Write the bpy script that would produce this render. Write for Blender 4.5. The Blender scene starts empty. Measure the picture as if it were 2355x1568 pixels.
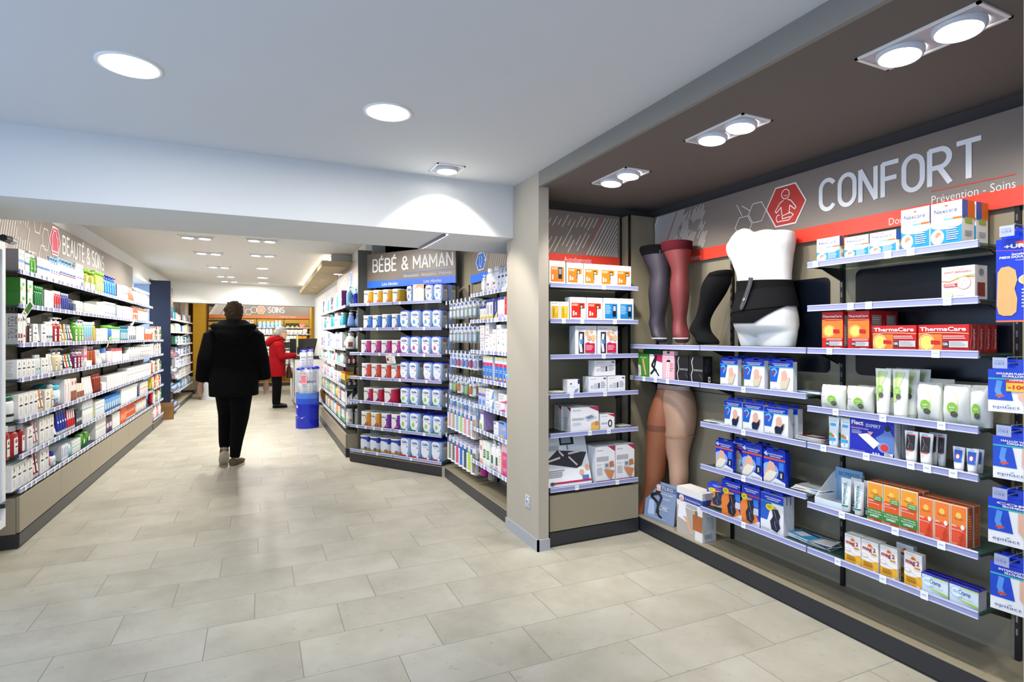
import bpy, math, random
from mathutils import Vector, Matrix
R_=math.radians
scene=bpy.context.scene
# ---------------------------------------------------------------- camera
FOC=1262.;CX=1177.5;HY=775.;CH=1.35
TH=math.atan((CX-596)/FOC); SN,CS=math.sin(TH),math.cos(TH)
cam_d=bpy.data.cameras.new('camera'); cam=bpy.data.objects.new('camera',cam_d); scene.collection.objects.link(cam)
cam.location=(0,0,CH); cam.rotation_euler=(R_(90),0,-TH)
cam_d.sensor_width=36; cam_d.lens=36*FOC/2355; cam_d.shift_y=(784-HY)/2355*-1; cam_d.clip_start=.05; cam_d.clip_end=100
scene.camera=cam
# ---------------------------------------------------------------- world + exposure
w=bpy.data.worlds.new('daylight'); scene.world=w; w.use_nodes=True
bg=w.node_tree.nodes['Background']; bg.inputs[0].default_value=(.45,.64,1,1); bg.inputs[1].default_value=1.8
scene.view_settings.view_transform='Standard'; scene.view_settings.look='None'
scene.view_settings.gamma=1; scene.view_settings.exposure=0.28
# ---------------------------------------------------------------- lamps of the shop
def area(name,loc,size,power,col=(1,.96,.9),rot=(0,0,0),shape='DISK',size_y=None,spread=180):
    l=bpy.data.lights.new(name,'AREA'); l.shape=shape; l.size=size; l.energy=power; l.color=col; l.spread=R_(spread)
    if size_y: l.shape='RECTANGLE'; l.size_y=size_y
    o=bpy.data.objects.new(name,l); scene.collection.objects.link(o); o.location=loc; o.rotation_euler=rot
    return o
def spot(name,loc,target,power,angle=80,blend=.6,col=(1,.95,.86),r=.04):
    l=bpy.data.lights.new(name,'SPOT'); l.energy=power; l.spot_size=R_(angle); l.spot_blend=blend; l.color=col; l.shadow_soft_size=r
    o=bpy.data.objects.new(name,l); scene.collection.objects.link(o); o.location=loc
    o.rotation_euler=(Vector(target)-Vector(loc)).to_track_quat('-Z','Y').to_euler()
    return o
ROUND=[(-.452,2.528),(.542,2.551),(-.452,.9),(.542,.9),(-.452,-.7),(.542,-.7)]
for x,y in ROUND: area('downlight_lamp',(x,y,2.37),.18,(11 if x>0 else 8) if y>2 else 7,(1,.97,.93))
ALC=[(1.95,2.70,2.3),(1.95,1.885,2.3),(1.95,1.03,2.3),(1.95,.2,2.3)]
for x,y,z in ALC:
    spot('double_spot_lamp',(x,y+.08,z-.03),(2.62,y+.12,.95),23,105)
    spot('double_spot_lamp',(x,y-.08,z-.03),(2.6,y-.15,.7),23,105)
spot('double_spot_lamp',(1.9,2.62,2.27),(2.05,3.3,.9),28,95)
spot('wall_wash_lamp',(1.06,3.2,2.36),(1.08,3.45,1.75),60,100,.35)
for x,y in ((.55,1.3),(-.45,1.5)): pass
BSQ=[(-.66,7.3),(-.63,8.6),(-.6,10.2),(-.575,11.7),(-.56,12.7),(.03,7.2),(.045,8.5)]
BRD=[(.05,10.2),(.06,11.8),(.08,12.9)]
for x,y in BSQ:
    tx=-1.4 if x<-.3 else .9
    spot('ceiling_spot_lamp',(x,y,2.46),(tx,y-.2,1.2),92,110)
    spot('ceiling_spot_lamp',(x+.1,y,2.46),(.1,y-.5,.0),26,110)
for x,y in BRD: area('downlight_lamp',(x,y,2.49),.18,22,(1,.96,.9))
for y in (5.0,6.1): spot('ceiling_spot_lamp',(-.3,y,2.46),(-1.5,y-.2,1.1),70,110); 
for p,t,e in (((.1,5.6,2.47),(1.5,5.6,1.0),75),((.3,4.6,2.47),(1.75,4.5,1.0),70),((.0,6.3,2.47),(.95,7.2,1.0),60)): spot('ceiling_spot_lamp',p,t,e,85)
for x in (-.6,.4,1.3): spot('ceiling_spot_lamp',(x,14.9,2.4),(x,16.5,1.2),60,110)
# ---------------------------------------------------------------- colours and materials
def lin(c): return c/12.92 if c<=.04045 else ((c+.055)/1.055)**2.4
def hexc(h):
    h=h.lstrip('#'); return tuple(lin(int(h[i:i+2],16)/255) for i in (0,2,4))+(1,)
COL=dict(white='#f2f2f0',offw='#e4e2da',cream='#efe8cf',grey='#8d9095',lgrey='#c3c6ca',dgrey='#4a4c50',black='#0d0d10',char='#26272b',
 red='#c81a22',dred='#8c1118',orange='#ee6a12',lor='#f6a04a',yellow='#f2c51d',gold='#c9a437',green='#1f8a35',lime='#8ac926',dgreen='#0f5a2c',teal='#1f9aa3',
 blue='#1740c8',navy='#121c6a',sky='#58b4ea',lblue='#a9cdee',cyan='#1fa6de',aqua='#6fd0dc',purple='#6a2aa0',lilac='#b9a3dc',pink='#ea86ac',mag='#d0257f',rose='#f3bccb',
 brown='#7c4a24',tan='#c79a6c',skin='#dca588',amber='#a8461a',olive='#9aa12c',taupe='#8f8069',burg='#6e1523')
_M={}
def mat(c,fin='card'):
    k=(c,fin)
    if k in _M: return _M[k]
    hx=COL.get(c,c); m=bpy.data.materials.new(('mat_%s_%s'%(c,fin)).replace('#','')); m.use_nodes=True
    nt=m.node_tree; b=nt.nodes['Principled BSDF']; col=hexc(hx)
    b.inputs['Base Color'].default_value=col
    r={'card':.45,'gloss':.2,'plastic':.28,'matte':.85,'metal':.3,'cloth':.95,'lam':.38,'clear':.12,'rail':.22,'skin':.55,'sheer':.5,'rough':.7}.get(fin,.5)
    b.inputs['Roughness'].default_value=r
    if fin=='metal': b.inputs['Metallic'].default_value=.9
    if fin=='cloth':
        b.inputs['Specular IOR Level'].default_value=.15
        n=nt.nodes.new('ShaderNodeTexNoise'); n.inputs['Scale'].default_value=60; bp=nt.nodes.new('ShaderNodeBump'); bp.inputs['Strength'].default_value=.25; bp.inputs['Distance'].default_value=.004
        nt.links.new(n.outputs[0],bp.inputs['Height']); nt.links.new(bp.outputs[0],b.inputs['Normal'])
    if fin in('matte','lam'):
        n=nt.nodes.new('ShaderNodeTexNoise'); n.inputs['Scale'].default_value=3.5; n.inputs['Detail'].default_value=4
        mx=nt.nodes.new('ShaderNodeMixRGB'); mx.blend_type='MULTIPLY'; mx.inputs[0].default_value=.06; mx.inputs[1].default_value=col
        nt.links.new(n.outputs[0],mx.inputs[2]); nt.links.new(mx.outputs[0],b.inputs['Base Color'])
    if fin=='sheer':   # knitted nylon: skin tone shows where looked at square on
        lw=nt.nodes.new('ShaderNodeLayerWeight'); lw.inputs[0].default_value=.35; mx=nt.nodes.new('ShaderNodeMixRGB'); mx.inputs[1].default_value=tuple(.94*col[i]+.06*(.55,.36,.26)[i]+.004 for i in range(3))+(1,); mx.inputs[2].default_value=tuple(v*.7 for v in col[:3])+(1,)
        nt.links.new(lw.outputs['Facing'],mx.inputs[0]); nt.links.new(mx.outputs[0],b.inputs['Base Color'])
    if fin in('clear','film','glass'):
        tr=nt.nodes.new('ShaderNodeBsdfTransparent'); mx=nt.nodes.new('ShaderNodeMixShader'); out=nt.nodes['Material Output']
        tr.inputs[0].default_value=tuple(min(1,.55+.45*v) for v in col[:3])+(1,)
        mx.inputs[0].default_value={'clear':.62,'film':.2,'glass':.34}[fin]
        if fin!='clear': b.inputs['Roughness'].default_value=.08
        nt.links.new(tr.outputs[0],mx.inputs[1]); nt.links.new(b.outputs[0],mx.inputs[2]); nt.links.new(mx.outputs[0],out.inputs[0])
    _M[k]=m; return m
def emis(name,col,st):
    m=bpy.data.materials.new(name); m.use_nodes=True; nt=m.node_tree; b=nt.nodes['Principled BSDF']
    b.inputs['Base Color'].default_value=(.8,.8,.8,1); b.inputs['Emission Color'].default_value=col; b.inputs['Emission Strength'].default_value=st
    _M[(name,'x')]=m; return m
E_LAMP=emis('lamp_glow',(1,.98,.93,1),14)
E_COVE=emis('cove_glow',(1,.98,.95,1),6)
E_LED=emis('strip_glow',(1,.98,.95,1),5)
E_WIN=emis('window_daylight',(.45,.68,1,1),.9)
# ---------------------------------------------------------------- mesh builder
def fm(m): return m if not isinstance(m,(str,tuple)) else (mat(*m) if isinstance(m,tuple) else mat(m))
class MB:
    def __init__(s): s.v=[];s.f=[];s.m=[];s.sm=[];s.mats=[]
    def mi(s,m):
        m=fm(m)
        if m not in s.mats: s.mats.append(m)
        return s.mats.index(m)
    def add(s,vs,fs,m,smooth=False):
        o=len(s.v); s.v+=[tuple(v) for v in vs]; k=s.mi(m)
        for f in fs: s.f.append([o+i for i in f]); s.m.append(k); s.sm.append(smooth)
        return s
    def box(s,x0,x1,y0,y1,z0,z1,m,mats=None,bev=0):
        if bev:
            b=bev; s.loft([[(x0+b,y0+b,z0),(x1-b,y0+b,z0),(x1-b,y1-b,z0),(x0+b,y1-b,z0)],[(x0,y0,z0+b),(x1,y0,z0+b),(x1,y1,z0+b),(x0,y1,z0+b)],[(x0,y0,z1-b),(x1,y0,z1-b),(x1,y1,z1-b),(x0,y1,z1-b)],[(x0+b,y0+b,z1),(x1-b,y0+b,z1),(x1-b,y1-b,z1),(x0+b,y1-b,z1)]],m,False); return s
        vs=[(x0,y0,z0),(x1,y0,z0),(x1,y1,z0),(x0,y1,z0),(x0,y0,z1),(x1,y0,z1),(x1,y1,z1),(x0,y1,z1)]
        fs=[(0,1,5,4),(1,2,6,5),(2,3,7,6),(3,0,4,7),(4,5,6,7),(3,2,1,0)]  # front,right,back,left,top,bottom
        if mats:
            for f,mm in zip(fs,mats): s.add([vs[i] for i in f],[(0,1,2,3)],mm or m)
        else: s.add(vs,fs,m)
        return s
    def loft(s,rings,m,smooth=True,caps=True):
        n=len(rings[0]); vs=[p for r in rings for p in r]; fs=[]
        for k in range(len(rings)-1):
            for i in range(n): j=(i+1)%n; fs.append((k*n+i,k*n+j,(k+1)*n+j,(k+1)*n+i))
        s.add(vs,fs,m,smooth)
        if caps: s.add(rings[0],[tuple(reversed(range(n)))],m); s.add(rings[-1],[tuple(range(n))],m)
        return s
    def lathe(s,prof,m,n=20,cx=0,cy=0,sx=1,sy=1,caps=True):
        return s.loft([[(cx+r*sx*math.cos(2*math.pi*i/n),cy+r*sy*math.sin(2*math.pi*i/n),z) for i in range(n)] for r,z in prof],m,True,caps)
    def tube(s,pts,rad,m,n=10,flat=1,caps=True):
        pts=[Vector(p) for p in pts]; rings=[]
        if not hasattr(rad,'__len__'): rad=[rad]*len(pts)
        up=None
        for i,p in enumerate(pts):
            t=((pts[min(i+1,len(pts)-1)]-pts[max(i-1,0)])).normalized()
            a=Vector((1,0,0)) if abs(t.x)<.8 else Vector((0,1,0))
            if up is not None: a=up
            x=(a-t*a.dot(t)).normalized(); up=x; y=t.cross(x)
            r=rad[i]; rx,ry=(r if hasattr(r,'__len__') else (r,r*flat))
            rings.append([tuple(p+x*rx*math.cos(2*math.pi*k/n)+y*ry*math.sin(2*math.pi*k/n)) for k in range(n)])
        return s.loft(rings,m,True,caps)
    def poly(s,pts,m,z=0): return s.add(pts,[tuple(range(len(pts)))],m)
    def build(s,name,parent=None,loc=None,rot=None,**kw):
        me=bpy.data.meshes.new(name); me.from_pydata(s.v,[],s.f)
        for m in s.mats: me.materials.append(m)
        me.polygons.foreach_set('material_index',s.m); me.polygons.foreach_set('use_smooth',s.sm); me.update()
        return link(name,me,parent,loc,rot,**kw)
def link(name,me,parent=None,loc=None,rot=None,label=None,cat=None,group=None,kind=None):
    o=bpy.data.objects.new(name,me); scene.collection.objects.link(o)
    if parent: o.parent=parent
    if loc is not None: o.location=loc
    if rot is not None: o.rotation_euler=rot if hasattr(rot,'__len__') else (0,0,rot)
    if label: o['label']=label
    if cat: o['category']=cat
    if group: o['group']=group
    if kind: o['kind']=kind
    return o
def empty(name,loc=(0,0,0),rot=0,label=None,cat=None,group=None): return link(name,None,None,loc,rot,label,cat,group)
def clone(o,parent=None):
    c=o.copy(); scene.collection.objects.link(c)
    if parent: c.parent=parent
    for ch in list(o.children): clone(ch,c)
    return c
# ---------------------------------------------------------------- printing: text and flat marks
_T={}
def text_mesh(t,bold=0):
    k=(t,bold)
    if k not in _T:
        cu=bpy.data.curves.new('lettering','FONT'); cu.body=t; cu.size=1; cu.resolution_u=3; cu.offset=bold
        ob=bpy.data.objects.new('lettering',cu); me=bpy.data.meshes.new_from_object(ob)
        vs=[(v.co.x,v.co.y) for v in me.vertices]; fs=[tuple(p.vertices) for p in me.polygons]
        bpy.data.objects.remove(ob); bpy.data.curves.remove(cu); bpy.data.meshes.remove(me)
        x0=min(v[0] for v in vs); x1=max(v[0] for v in vs)
        _T[k]=([((x-x0),y) for x,y in vs],fs,x1-x0)
    return _T[k]
def plane_map(y=0):
    return lambda x,z,o:(x,y-o,z)
def cyl_map(r,cy):
    return lambda x,z,o:((r+o)*math.sin(x/r),cy-(r+o)*math.cos(x/r),z)
def prints(mb,prims,W,H,fmap,fin='card'):
    """prims in unit coordinates of a W x H face; x from the left edge"""
    curved=fmap(.01,0,0)[1]!=fmap(0,0,0)[1]
    for i,p in enumerate(prims):
        o=(.0009 if curved else .0004)+.0003*i; k=p[0]
        def P(u,v): return fmap((min(1,max(0,u))-.5)*W,min(1,max(0,v))*H,o)
        if k=='r':
            _,a,b,c,d,cl=p; n=max(2,int(18*(c-a))+1) if curved else 1
            vs=[P(a+(c-a)*j/n,q) for j in range(n+1) for q in (b,d)]
            mb.add(vs,[(2*j,2*j+2,2*j+3,2*j+1) for j in range(n)],(cl,fin))
        elif k=='e':
            _,cx,cy,rx,ry,cl=p; n=18
            if curved:
                nn=12; vs=[]
                for j in range(nn+1):
                    a=math.pi*j/nn; x=cx-rx*math.cos(a); y=ry*math.sin(a)+.0005; vs+=[P(x,cy-y),P(x,cy+y)]
                mb.add(vs,[(2*j,2*j+2,2*j+3,2*j+1) for j in range(nn)],(cl,fin)); continue
            mb.add([P(cx,cy)]+[P(cx+rx*math.cos(2*math.pi*j/n),cy+ry*math.sin(2*math.pi*j/n)) for j in range(n)],[(0,j+1,(j+1)%n+1) for j in range(n)],(cl,fin))
        elif k=='p':
            mb.add([P(u,v) for u,v in p[1]],[tuple(range(len(p[1])))],(p[2],fin))
        elif k=='s':   # stroke path: pts, thickness (of W), colour
            stroke(mb,[P2 for P2 in p[1]],p[2],(p[3],fin),lambda x,y:P(x,y),W/H)
        elif k=='l':   # small print: x0,y0,x1,y1,lines,colour
            _,a,b,c,d,n,cl=p; rr=random.Random(int(a*97+b*31+n))
            for j in range(n):
                y=d-(d-b)*(j+.2)/n; e=c-(c-a)*rr.random()*.3
                mb.add([P(a,y-(d-b)/n*.4),P(e,y-(d-b)/n*.4),P(e,y),P(a,y)],[(0,1,2,3)],(cl,fin))
        elif k=='t':   # x,y,width(unit of W) , text, colour, [height unit], [bold], [rot90]
            _,x,y,wd,t,cl=p[:6]
            if not t.strip(): continue
            ht=p[6] if len(p)>6 else None; bold=p[7] if len(p)>7 else 0; rot=p[8] if len(p)>8 else 0
            vs,fs,tw=text_mesh(t,bold)
            if rot:
                sc=wd*H/tw; sy=ht*W/.72
                q=[fmap((x-.5)*W+b*sy,y*H-a*sc,o) for a,b in vs] if rot<0 else [fmap((x-.5)*W-b*sy,y*H+a*sc,o) for a,b in vs]
            else:
                sc=wd*W/tw; sy=(ht*H/.72) if ht else sc
                q=[fmap((x-.5)*W+a*sc,y*H+b*sy,o) for a,b in vs]
            mb.add(q,fs,(cl,fin))
def stroke(mb,pts,t,m,f,asp=1):
    """ribbon of constant thickness t in the x unit; asp=W/H converts x unit to y unit"""
    h=t/2; mb.k=getattr(mb,'k',0)
    def g(x,y):
        p=f(x,y); return (p[0],p[1]-mb.k*2e-5,p[2])
    for (x0,y0),(x1,y1) in zip(pts,pts[1:]):
        dx,dy=x1-x0,(y1-y0)/asp; L=math.hypot(dx,dy) or 1; nx,ny=-dy/L*h,dx/L*h*asp
        ex,ey=dx/L*h*.35,dy/L*h*.35*asp
        mb.k=(mb.k+1)%60; mb.add([g(x0+nx-ex,y0+ny-ey),g(x0-nx-ex,y0-ny-ey),g(x1-nx+ex,y1-ny+ey),g(x1+nx+ex,y1+ny+ey)],[(0,1,2,3)],m)
def arc(cx,cy,rx,ry,a0,a1,n=12): return [(cx+rx*math.cos(R_(a0+(a1-a0)*i/n)),cy+ry*math.sin(R_(a0+(a1-a0)*i/n))) for i in range(n+1)]
GL={'C':[arc(.29,.69,.29,.31,35,180)+arc(.29,.31,.29,.31,180,325)],'O':[arc(.29,.69,.29,.31,0,180)+arc(.29,.31,.29,.31,180,360)+[(.58,.69)]],
'N':[[(0,0),(0,1),(.55,0),(.55,1)]],'F':[[(0,0),(0,1),(.5,1)],[(0,.53),(.44,.53)]],'R':[[(0,0),(0,1),(.3,1)]+arc(.3,.74,.27,.26,90,-90)+[(0,.48)],[(.28,.48),(.58,0)]],
'T':[[(0,1),(.6,1)],[(.3,1),(.3,0)]],'B':[[(0,0),(0,1),(.28,1)]+arc(.28,.77,.22,.23,90,-90)+[(0,.54)],[(.28,.54)]+arc(.28,.27,.26,.27,90,-90)+[(0,0)]],
'E':[[(.46,0),(0,0),(0,1),(.46,1)],[(0,.52),(.4,.52)]],'É':[[(.46,0),(0,0),(0,1),(.46,1)],[(0,.52),(.4,.52)],[(.18,1.1),(.32,1.28)]],
'A':[[(0,0),(.29,1),(.58,0)],[(.1,.32),(.48,.32)]],'U':[[(0,1)]+arc(.28,.3,.28,.3,180,360)+[(.56,1)]],'M':[[(0,0),(0,1),(.35,.3),(.7,1),(.7,0)]],
'I':[[(0,0),(0,1)]],'S':[arc(.27,.75,.26,.25,35,270)+arc(.27,.25,.27,.25,90,-150)],'H':[[(0,0),(0,1)],[(.55,0),(.55,1)],[(0,.52),(.55,.52)]],'G':[arc(.29,.69,.29,.31,35,180)+arc(.29,.31,.29,.31,180,360)+[(.58,.45),(.34,.45)]],'Y':[[(0,1),(.29,.45),(.58,1)],[(.29,.45),(.29,0)]],
'&':[[(.66,0),(.16,.64)]+arc(.33,.8,.19,.2,205,-25)+[(.06,.36)]+arc(.27,.24,.24,.24,160,320)+[(.6,.42)]],' ':[]}
GW={'C':.56,'I':0,'M':.7,'F':.48,'E':.46,'É':.46,'B':.54,' ':.2,'&':.64,'A':.58}
def strokes(mb,t,x0,z0,W,H,th,col,f,gap=.22):
    """vector lettering in metres: W total width, H cap height"""
    tot=sum(GW.get(c,.58)+gap for c in t)-gap; sc=W/tot; x=x0
    for c in t:
        for path in GL[c]: stroke(mb,[(x+px*sc,z0+py*H) for px,py in path],th,col,f)
        x+=(GW.get(c,.58)+gap)*sc
# ---------------------------------------------------------------- fixtures: a run of units has a front line, angle and shelf heights
def ray(u,v):
    a=(u-CX)/FOC; b=(HY-v)/FOC; return (SN+a*CS,CS-a*SN,b)
class Fx:
    def __init__(s,name,P0,ang,z,place):
        s.name=name;s.box={'R':'right_wall_carton','A':'device_carton','L':'cosmetic_carton','G':'hygiene_carton','B':'dressing_carton'}.get(name,'baby_aisle_carton');s.P=P0;s.a=R_(ang);s.z=z;s.place=place  # carton names go by fixture, not by what each box holds
        s.u=(math.cos(s.a),math.sin(s.a)); s.b=(-math.sin(s.a),math.cos(s.a))
    def hit(s,px,py,d=0.02):
        r=ray(px,py); ox,oy=s.P[0]+s.b[0]*d,s.P[1]+s.b[1]*d
        t=(ox*s.b[0]+oy*s.b[1])/(r[0]*s.b[0]+r[1]*s.b[1]); x,y=t*r[0],t*r[1]
        return (x-s.P[0])*s.u[0]+(y-s.P[1])*s.u[1], CH+t*r[2]
    def w(s,q,d,z): return (s.P[0]+s.u[0]*q+s.b[0]*d,s.P[1]+s.u[1]*q+s.b[1]*d,z)
class Crop:
    def __init__(s,x,y,k): s.x,s.y,s.k=x,y,k
    def __call__(s,x,y): return s.x+x/s.k,s.y+y/s.k
# ---------------------------------------------------------------- registry that words the labels
REG=[]
NUM='zero one two three four five six seven eight nine ten eleven twelve thirteen fourteen fifteen sixteen seventeen eighteen nineteen twenty'.split()
ORD='zeroth first second third fourth fifth sixth seventh eighth ninth tenth eleventh twelfth thirteenth fourteenth fifteenth sixteenth seventeenth eighteenth nineteenth twentieth'.split()
def reg(o,desc,place,s,cat): REG.append((o,desc,place,s,cat))
def shorten(t):
    for w_ in (' shade of',' large',' plump',' creased',' pale',' deep',' small',' blood',' white and',' wide',' tall'):
        if len(t.replace(',',' ').split())<=16: break
        t=t.replace(w_,'',1)
    return t
def word_labels():
    D={}
    for r in REG: D.setdefault((r[1],r[2]),[]).append(r)
    for (desc,place),L in D.items():
        L.sort(key=lambda r:r[3]); n=len(L)
        for i,(o,_,_,_,cat) in enumerate(L):
            if n==1: t='%s, %s'%(desc,place)
            elif i==0: t='%s, leftmost of %s, %s'%(desc,NUM[n] if n<21 else 'many',place)
            elif i==n-1: t='%s, rightmost of %s, %s'%(desc,NUM[n] if n<21 else 'many',place)
            else: t='%s, %s from left, %s'%(desc,ORD[i+1] if i<20 else NUM[20]+' '+ORD[i-19],place)
            t=shorten(t); o['label']=t; o['category']=cat
            if n>1: o['group']='%s, %s'%(desc,place)
# ---------------------------------------------------------------- product builders (front faces -Y, base centre front at the origin)
def ring(hx,hy,cx,cy,z,n=16,p=2.6):
    out=[]
    for i in range(n):
        a=2*math.pi*i/n; c,s_=math.cos(a),math.sin(a)
        out.append((cx+hx*math.copysign(abs(c)**(2/p),c),cy+hy*math.copysign(abs(s_)**(2/p),s_),z))
    return out
def carton(w,d,h,col,pr=(),side=None,top=None,sp=(),fin='card'):
    mb=MB(); side=side or col; top=top or col
    mb.box(-w/2,w/2,0,d,0,h,(col,fin),[(col,fin),(side,fin),(side,fin),(side,fin),(top,fin),(side,fin)])
    prints(mb,pr,w,h,plane_map(0),fin)
    if sp:
        prints(mb,sp,d,h,lambda x,z,o:(-w/2-o,d/2-x,z),fin); prints(mb,sp,d,h,lambda x,z,o:(w/2+o,d/2+x,z),fin)
    mb.add([(-w/2,d*.02,h+.0004),(w/2,d*.02,h+.0004),(w/2,d*.05,h+.0004),(-w/2,d*.05,h+.0004)],[(0,1,2,3)],('lgrey','card'))
    return [('cardboard_box',mb)]
def capmesh(kind,r,z,y,col,top):
    m=MB()
    if kind=='screw': m.lathe([(r*.62,z),(r*.62,top),(r*.56,top+.001)],(col,'plastic'),14,0,y)
    elif kind=='flip': m.lathe([(r*.9,z),(r*.92,z+.002),(r*.88,top-.004),(r*.8,top)],(col,'plastic'),14,0,y)
    elif kind=='dome': m.lathe([(r,z),(r,z+(top-z)*.5),(r*.8,z+(top-z)*.85),(r*.4,top)],(col,'plastic'),14,0,y)
    elif kind=='spray': m.lathe([(r*.5,z),(r*.52,z+(top-z)*.4),(r*.42,z+(top-z)*.5),(r*.4,top)],(col,'plastic'),12,0,y); m.box(-r*.2,r*.2,y-r*.75,y,top-(top-z)*.3,top-(top-z)*.08,(col,'plastic'))
    elif kind=='pump':
        hgt=top-z
        m.lathe([(r*.55,z),(r*.55,z+hgt*.35),(r*.2,z+hgt*.42),(r*.18,z+hgt*.7)],(col,'plastic'),12,0,y)
        m.lathe([(r*.45,z+hgt*.7),(r*.5,z+hgt*.85),(r*.35,top)],(col,'plastic'),12,0,y)
        m.tube([(0,y,top-hgt*.14),(r*.8,y-r*.3,top-hgt*.14),(r*1.15,y-r*.5,top-hgt*.24)],r*.13,(col,'plastic'),8)
    return m
def bottle(w,d,h,col,cap='screw',cc='white',pr=(),shape='oval',fin='plastic',cf=None):
    f={'pump':.26,'spray':.2,'flip':.13,'dome':.16,'screw':.14}[cap] if cf is None else cf
    hb=h*(1-f); mb=MB(); r=w/2; ry=min(d/2,r) if shape!='cyl' else r; cy=ry
    nk=r*(.55 if cap in('pump','screw','spray') else .85)
    if shape=='tear': lv=[(.9,0),(1,.04),(1,.25),(.86,.55),(.6,.85),(.4,1)]
    elif shape=='flask': lv=[(.92,0),(1,.03),(1,.72),(.8,.86),(.42,.97),(.38,1)]
    elif shape=='cyl': lv=[(.95,0),(1,.02),(1,.86),(.9,.94),(.55,1)]
    else: lv=[(.93,0),(1,.03),(1,.84),(.92,.92),(.6,.98),(.5,1)]
    mb.loft([ring(max(r*k,.001),ry*max(k,.45),0,cy,hb*t,16,2 if shape=='cyl' else 2.8) for k,t in lv],(col,fin))
    if pr:
        if shape=='cyl': prints(mb,[q for q in pr],w*.8,hb*.8,cyl_map(r,cy),'card')
        else: prints(mb,pr,w*.62,hb*.78,lambda x,z,o:(x,cy-ry*(1-abs(x/r)**2.8)**(1/2.8)-o-.0006,z+hb*.03),'card')
    out=[('bottle_body',mb),('cap' if cap!='pump' else 'pump',capmesh(cap,r if cap!='flip' and cap!='dome' else r*.93,hb*.995,cy,cc,h))]
    return out
def tube(w,d,h,col,cc='white',pr=(),capf=.14):
    mb=MB(); r=w*.36; hc=h*capf; cy=max(r,.012)
    R=[]
    for t in (0,.15,.4,.7,.95): 
        k=t/.95; R.append(ring(r+(w/2-r)*k,r*(1-k)+.0015*k+.0005,0,cy,hc+(h-hc)*t,16,2))
    R.append(ring(w/2,.0012,0,cy,h,16,2))
    mb.loft(R,(col,'plastic'))
    def fmp(x,z,o):
        k=min(1,max(0,(z)/(h-hc)/.95)); hx=r+(w/2-r)*k; hy=r*(1-k)+.002; q=min(.98,abs(x)/hx)
        return (x,cy-hy*math.sqrt(1-q*q)-o-.0004,hc+z)
    if pr: prints(mb,[p for p in pr],w*.62,(h-hc),fmp,'card')
    c=MB(); c.lathe([(r*.92,0),(r*.96,hc*.1),(r*.96,hc)],(cc,'plastic'),16,0,cy)
    return [('tube_body',mb),('cap',c)]
def can(w,d,h,col,cc='white',pr=(),band=None):
    mb=MB(); r=w/2; hl=.010
    if band: # coloured upper and lower zones
        z=0
        for frac,c in band: mb.lathe([(r,z*(h-hl)),(r,frac*(h-hl))],(c,'gloss'),24,0,r,caps=False); z=frac
        mb.lathe([(r,0),(.001,0)],('lgrey','metal'),24,0,r,caps=False)
    else: mb.lathe([(r,0),(r,h-hl)],(col,'gloss'),24,0,r)
    mb.lathe([(r*1.01,0),(r*1.015,.003),(r,.005)],('lgrey','metal'),24,0,r,caps=False)
    prints(mb,pr,math.pi*r,h-hl,cyl_map(r,r),'gloss')
    c=MB(); c.lathe([(r*1.03,h-hl-.002),(r*1.035,h-.002),(r*.97,h),(r*.93,h-.003),(.001,h-.003)],(cc,'plastic'),24,0,r,caps=False)
    return [('can_body',mb),('lid',c)]
def carafe(w,d,h,col,cc='blue',pr=()):  # square-shouldered milk powder tub
    mb=MB(); hl=h*.06; cy=d/2
    mb.loft([ring(w/2*k,d/2*k,0,cy,z,20,5) for k,z in((.96,0),(1,.004),(1,h-hl-.004),(.98,h-hl))],(col,'gloss'))
    prints(mb,pr,w*.86,h-hl,plane_map(-.001),'gloss')
    mb2=mb; rr=[]
    prints(mb2,[('r',.15,.08,.85,.72,'offw'),('l',.2,.12,.8,.6,6,'grey'),('r',.25,.74,.75,.92,'#b9736a')],d*.8,h-hl,lambda x,z,o:(-w/2-o-.0008,d/2-x,z),'gloss')
    prints(mb2,[('r',.15,.08,.85,.72,'offw'),('l',.2,.12,.8,.6,6,'grey'),('r',.25,.74,.75,.92,'#b9736a')],d*.8,h-hl,lambda x,z,o:(w/2+o+.0008,d/2+x,z),'gloss')
    c=MB(); c.loft([ring(w/2*k,d/2*k,0,cy,z,20,5) for k,z in((1.03,h-hl),(1.03,h-.004),(.9,h))],(cc,'plastic'))
    return [('tub_body',mb),('lid',c)]
def jar(w,d,h,col,cc='white',pr=()):
    mb=MB(); r=w/2; mb.lathe([(r*.9,0),(r,.003),(r,h*.68),(r*.9,h*.72)],(col,'plastic'),20,0,r); prints(mb,pr,w*.9,h*.68,cyl_map(r,r))
    c=MB(); c.lathe([(r*1.02,h*.7),(r*1.02,h*.97),(r*.95,h)],(cc,'plastic'),20,0,r)
    return [('jar_body',mb),('lid',c)]
def pouch(w,d,h,col,pr=(),cc=None,fin='gloss',seed=1):
    rn=random.Random(seed); mb=MB(); R=[]; n=20
    for t in (0,.04,.15,.35,.6,.8,.93,1):
        k=math.sin(math.pi*min(1,max(.03,t*.78+.12)))**.7 if t<.95 else .06
        rg=ring(w/2*(1-.05*math.sin(math.pi*t)),d/2*k,0,d/2,h*t,n,2.4)
        R.append([(x+rn.uniform(-1,1)*w*.015,y+rn.uniform(-1,1)*d*.05,z+(rn.uniform(-1,1)*h*.015 if t>.9 else 0)) for x,y,z in rg])
    mb.loft(R,(col,fin))
    prints(mb,pr,w*.8,h*.86,lambda x,z,o:(x,d/2-d/2*(1-(2*x/w)**2)**.5*max(.15,math.sin(math.pi*min(1,max(.03,z/h*.78+.12)))**.7)-o-d*.06,z),'card')
    return [('pouch',mb)]
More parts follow.
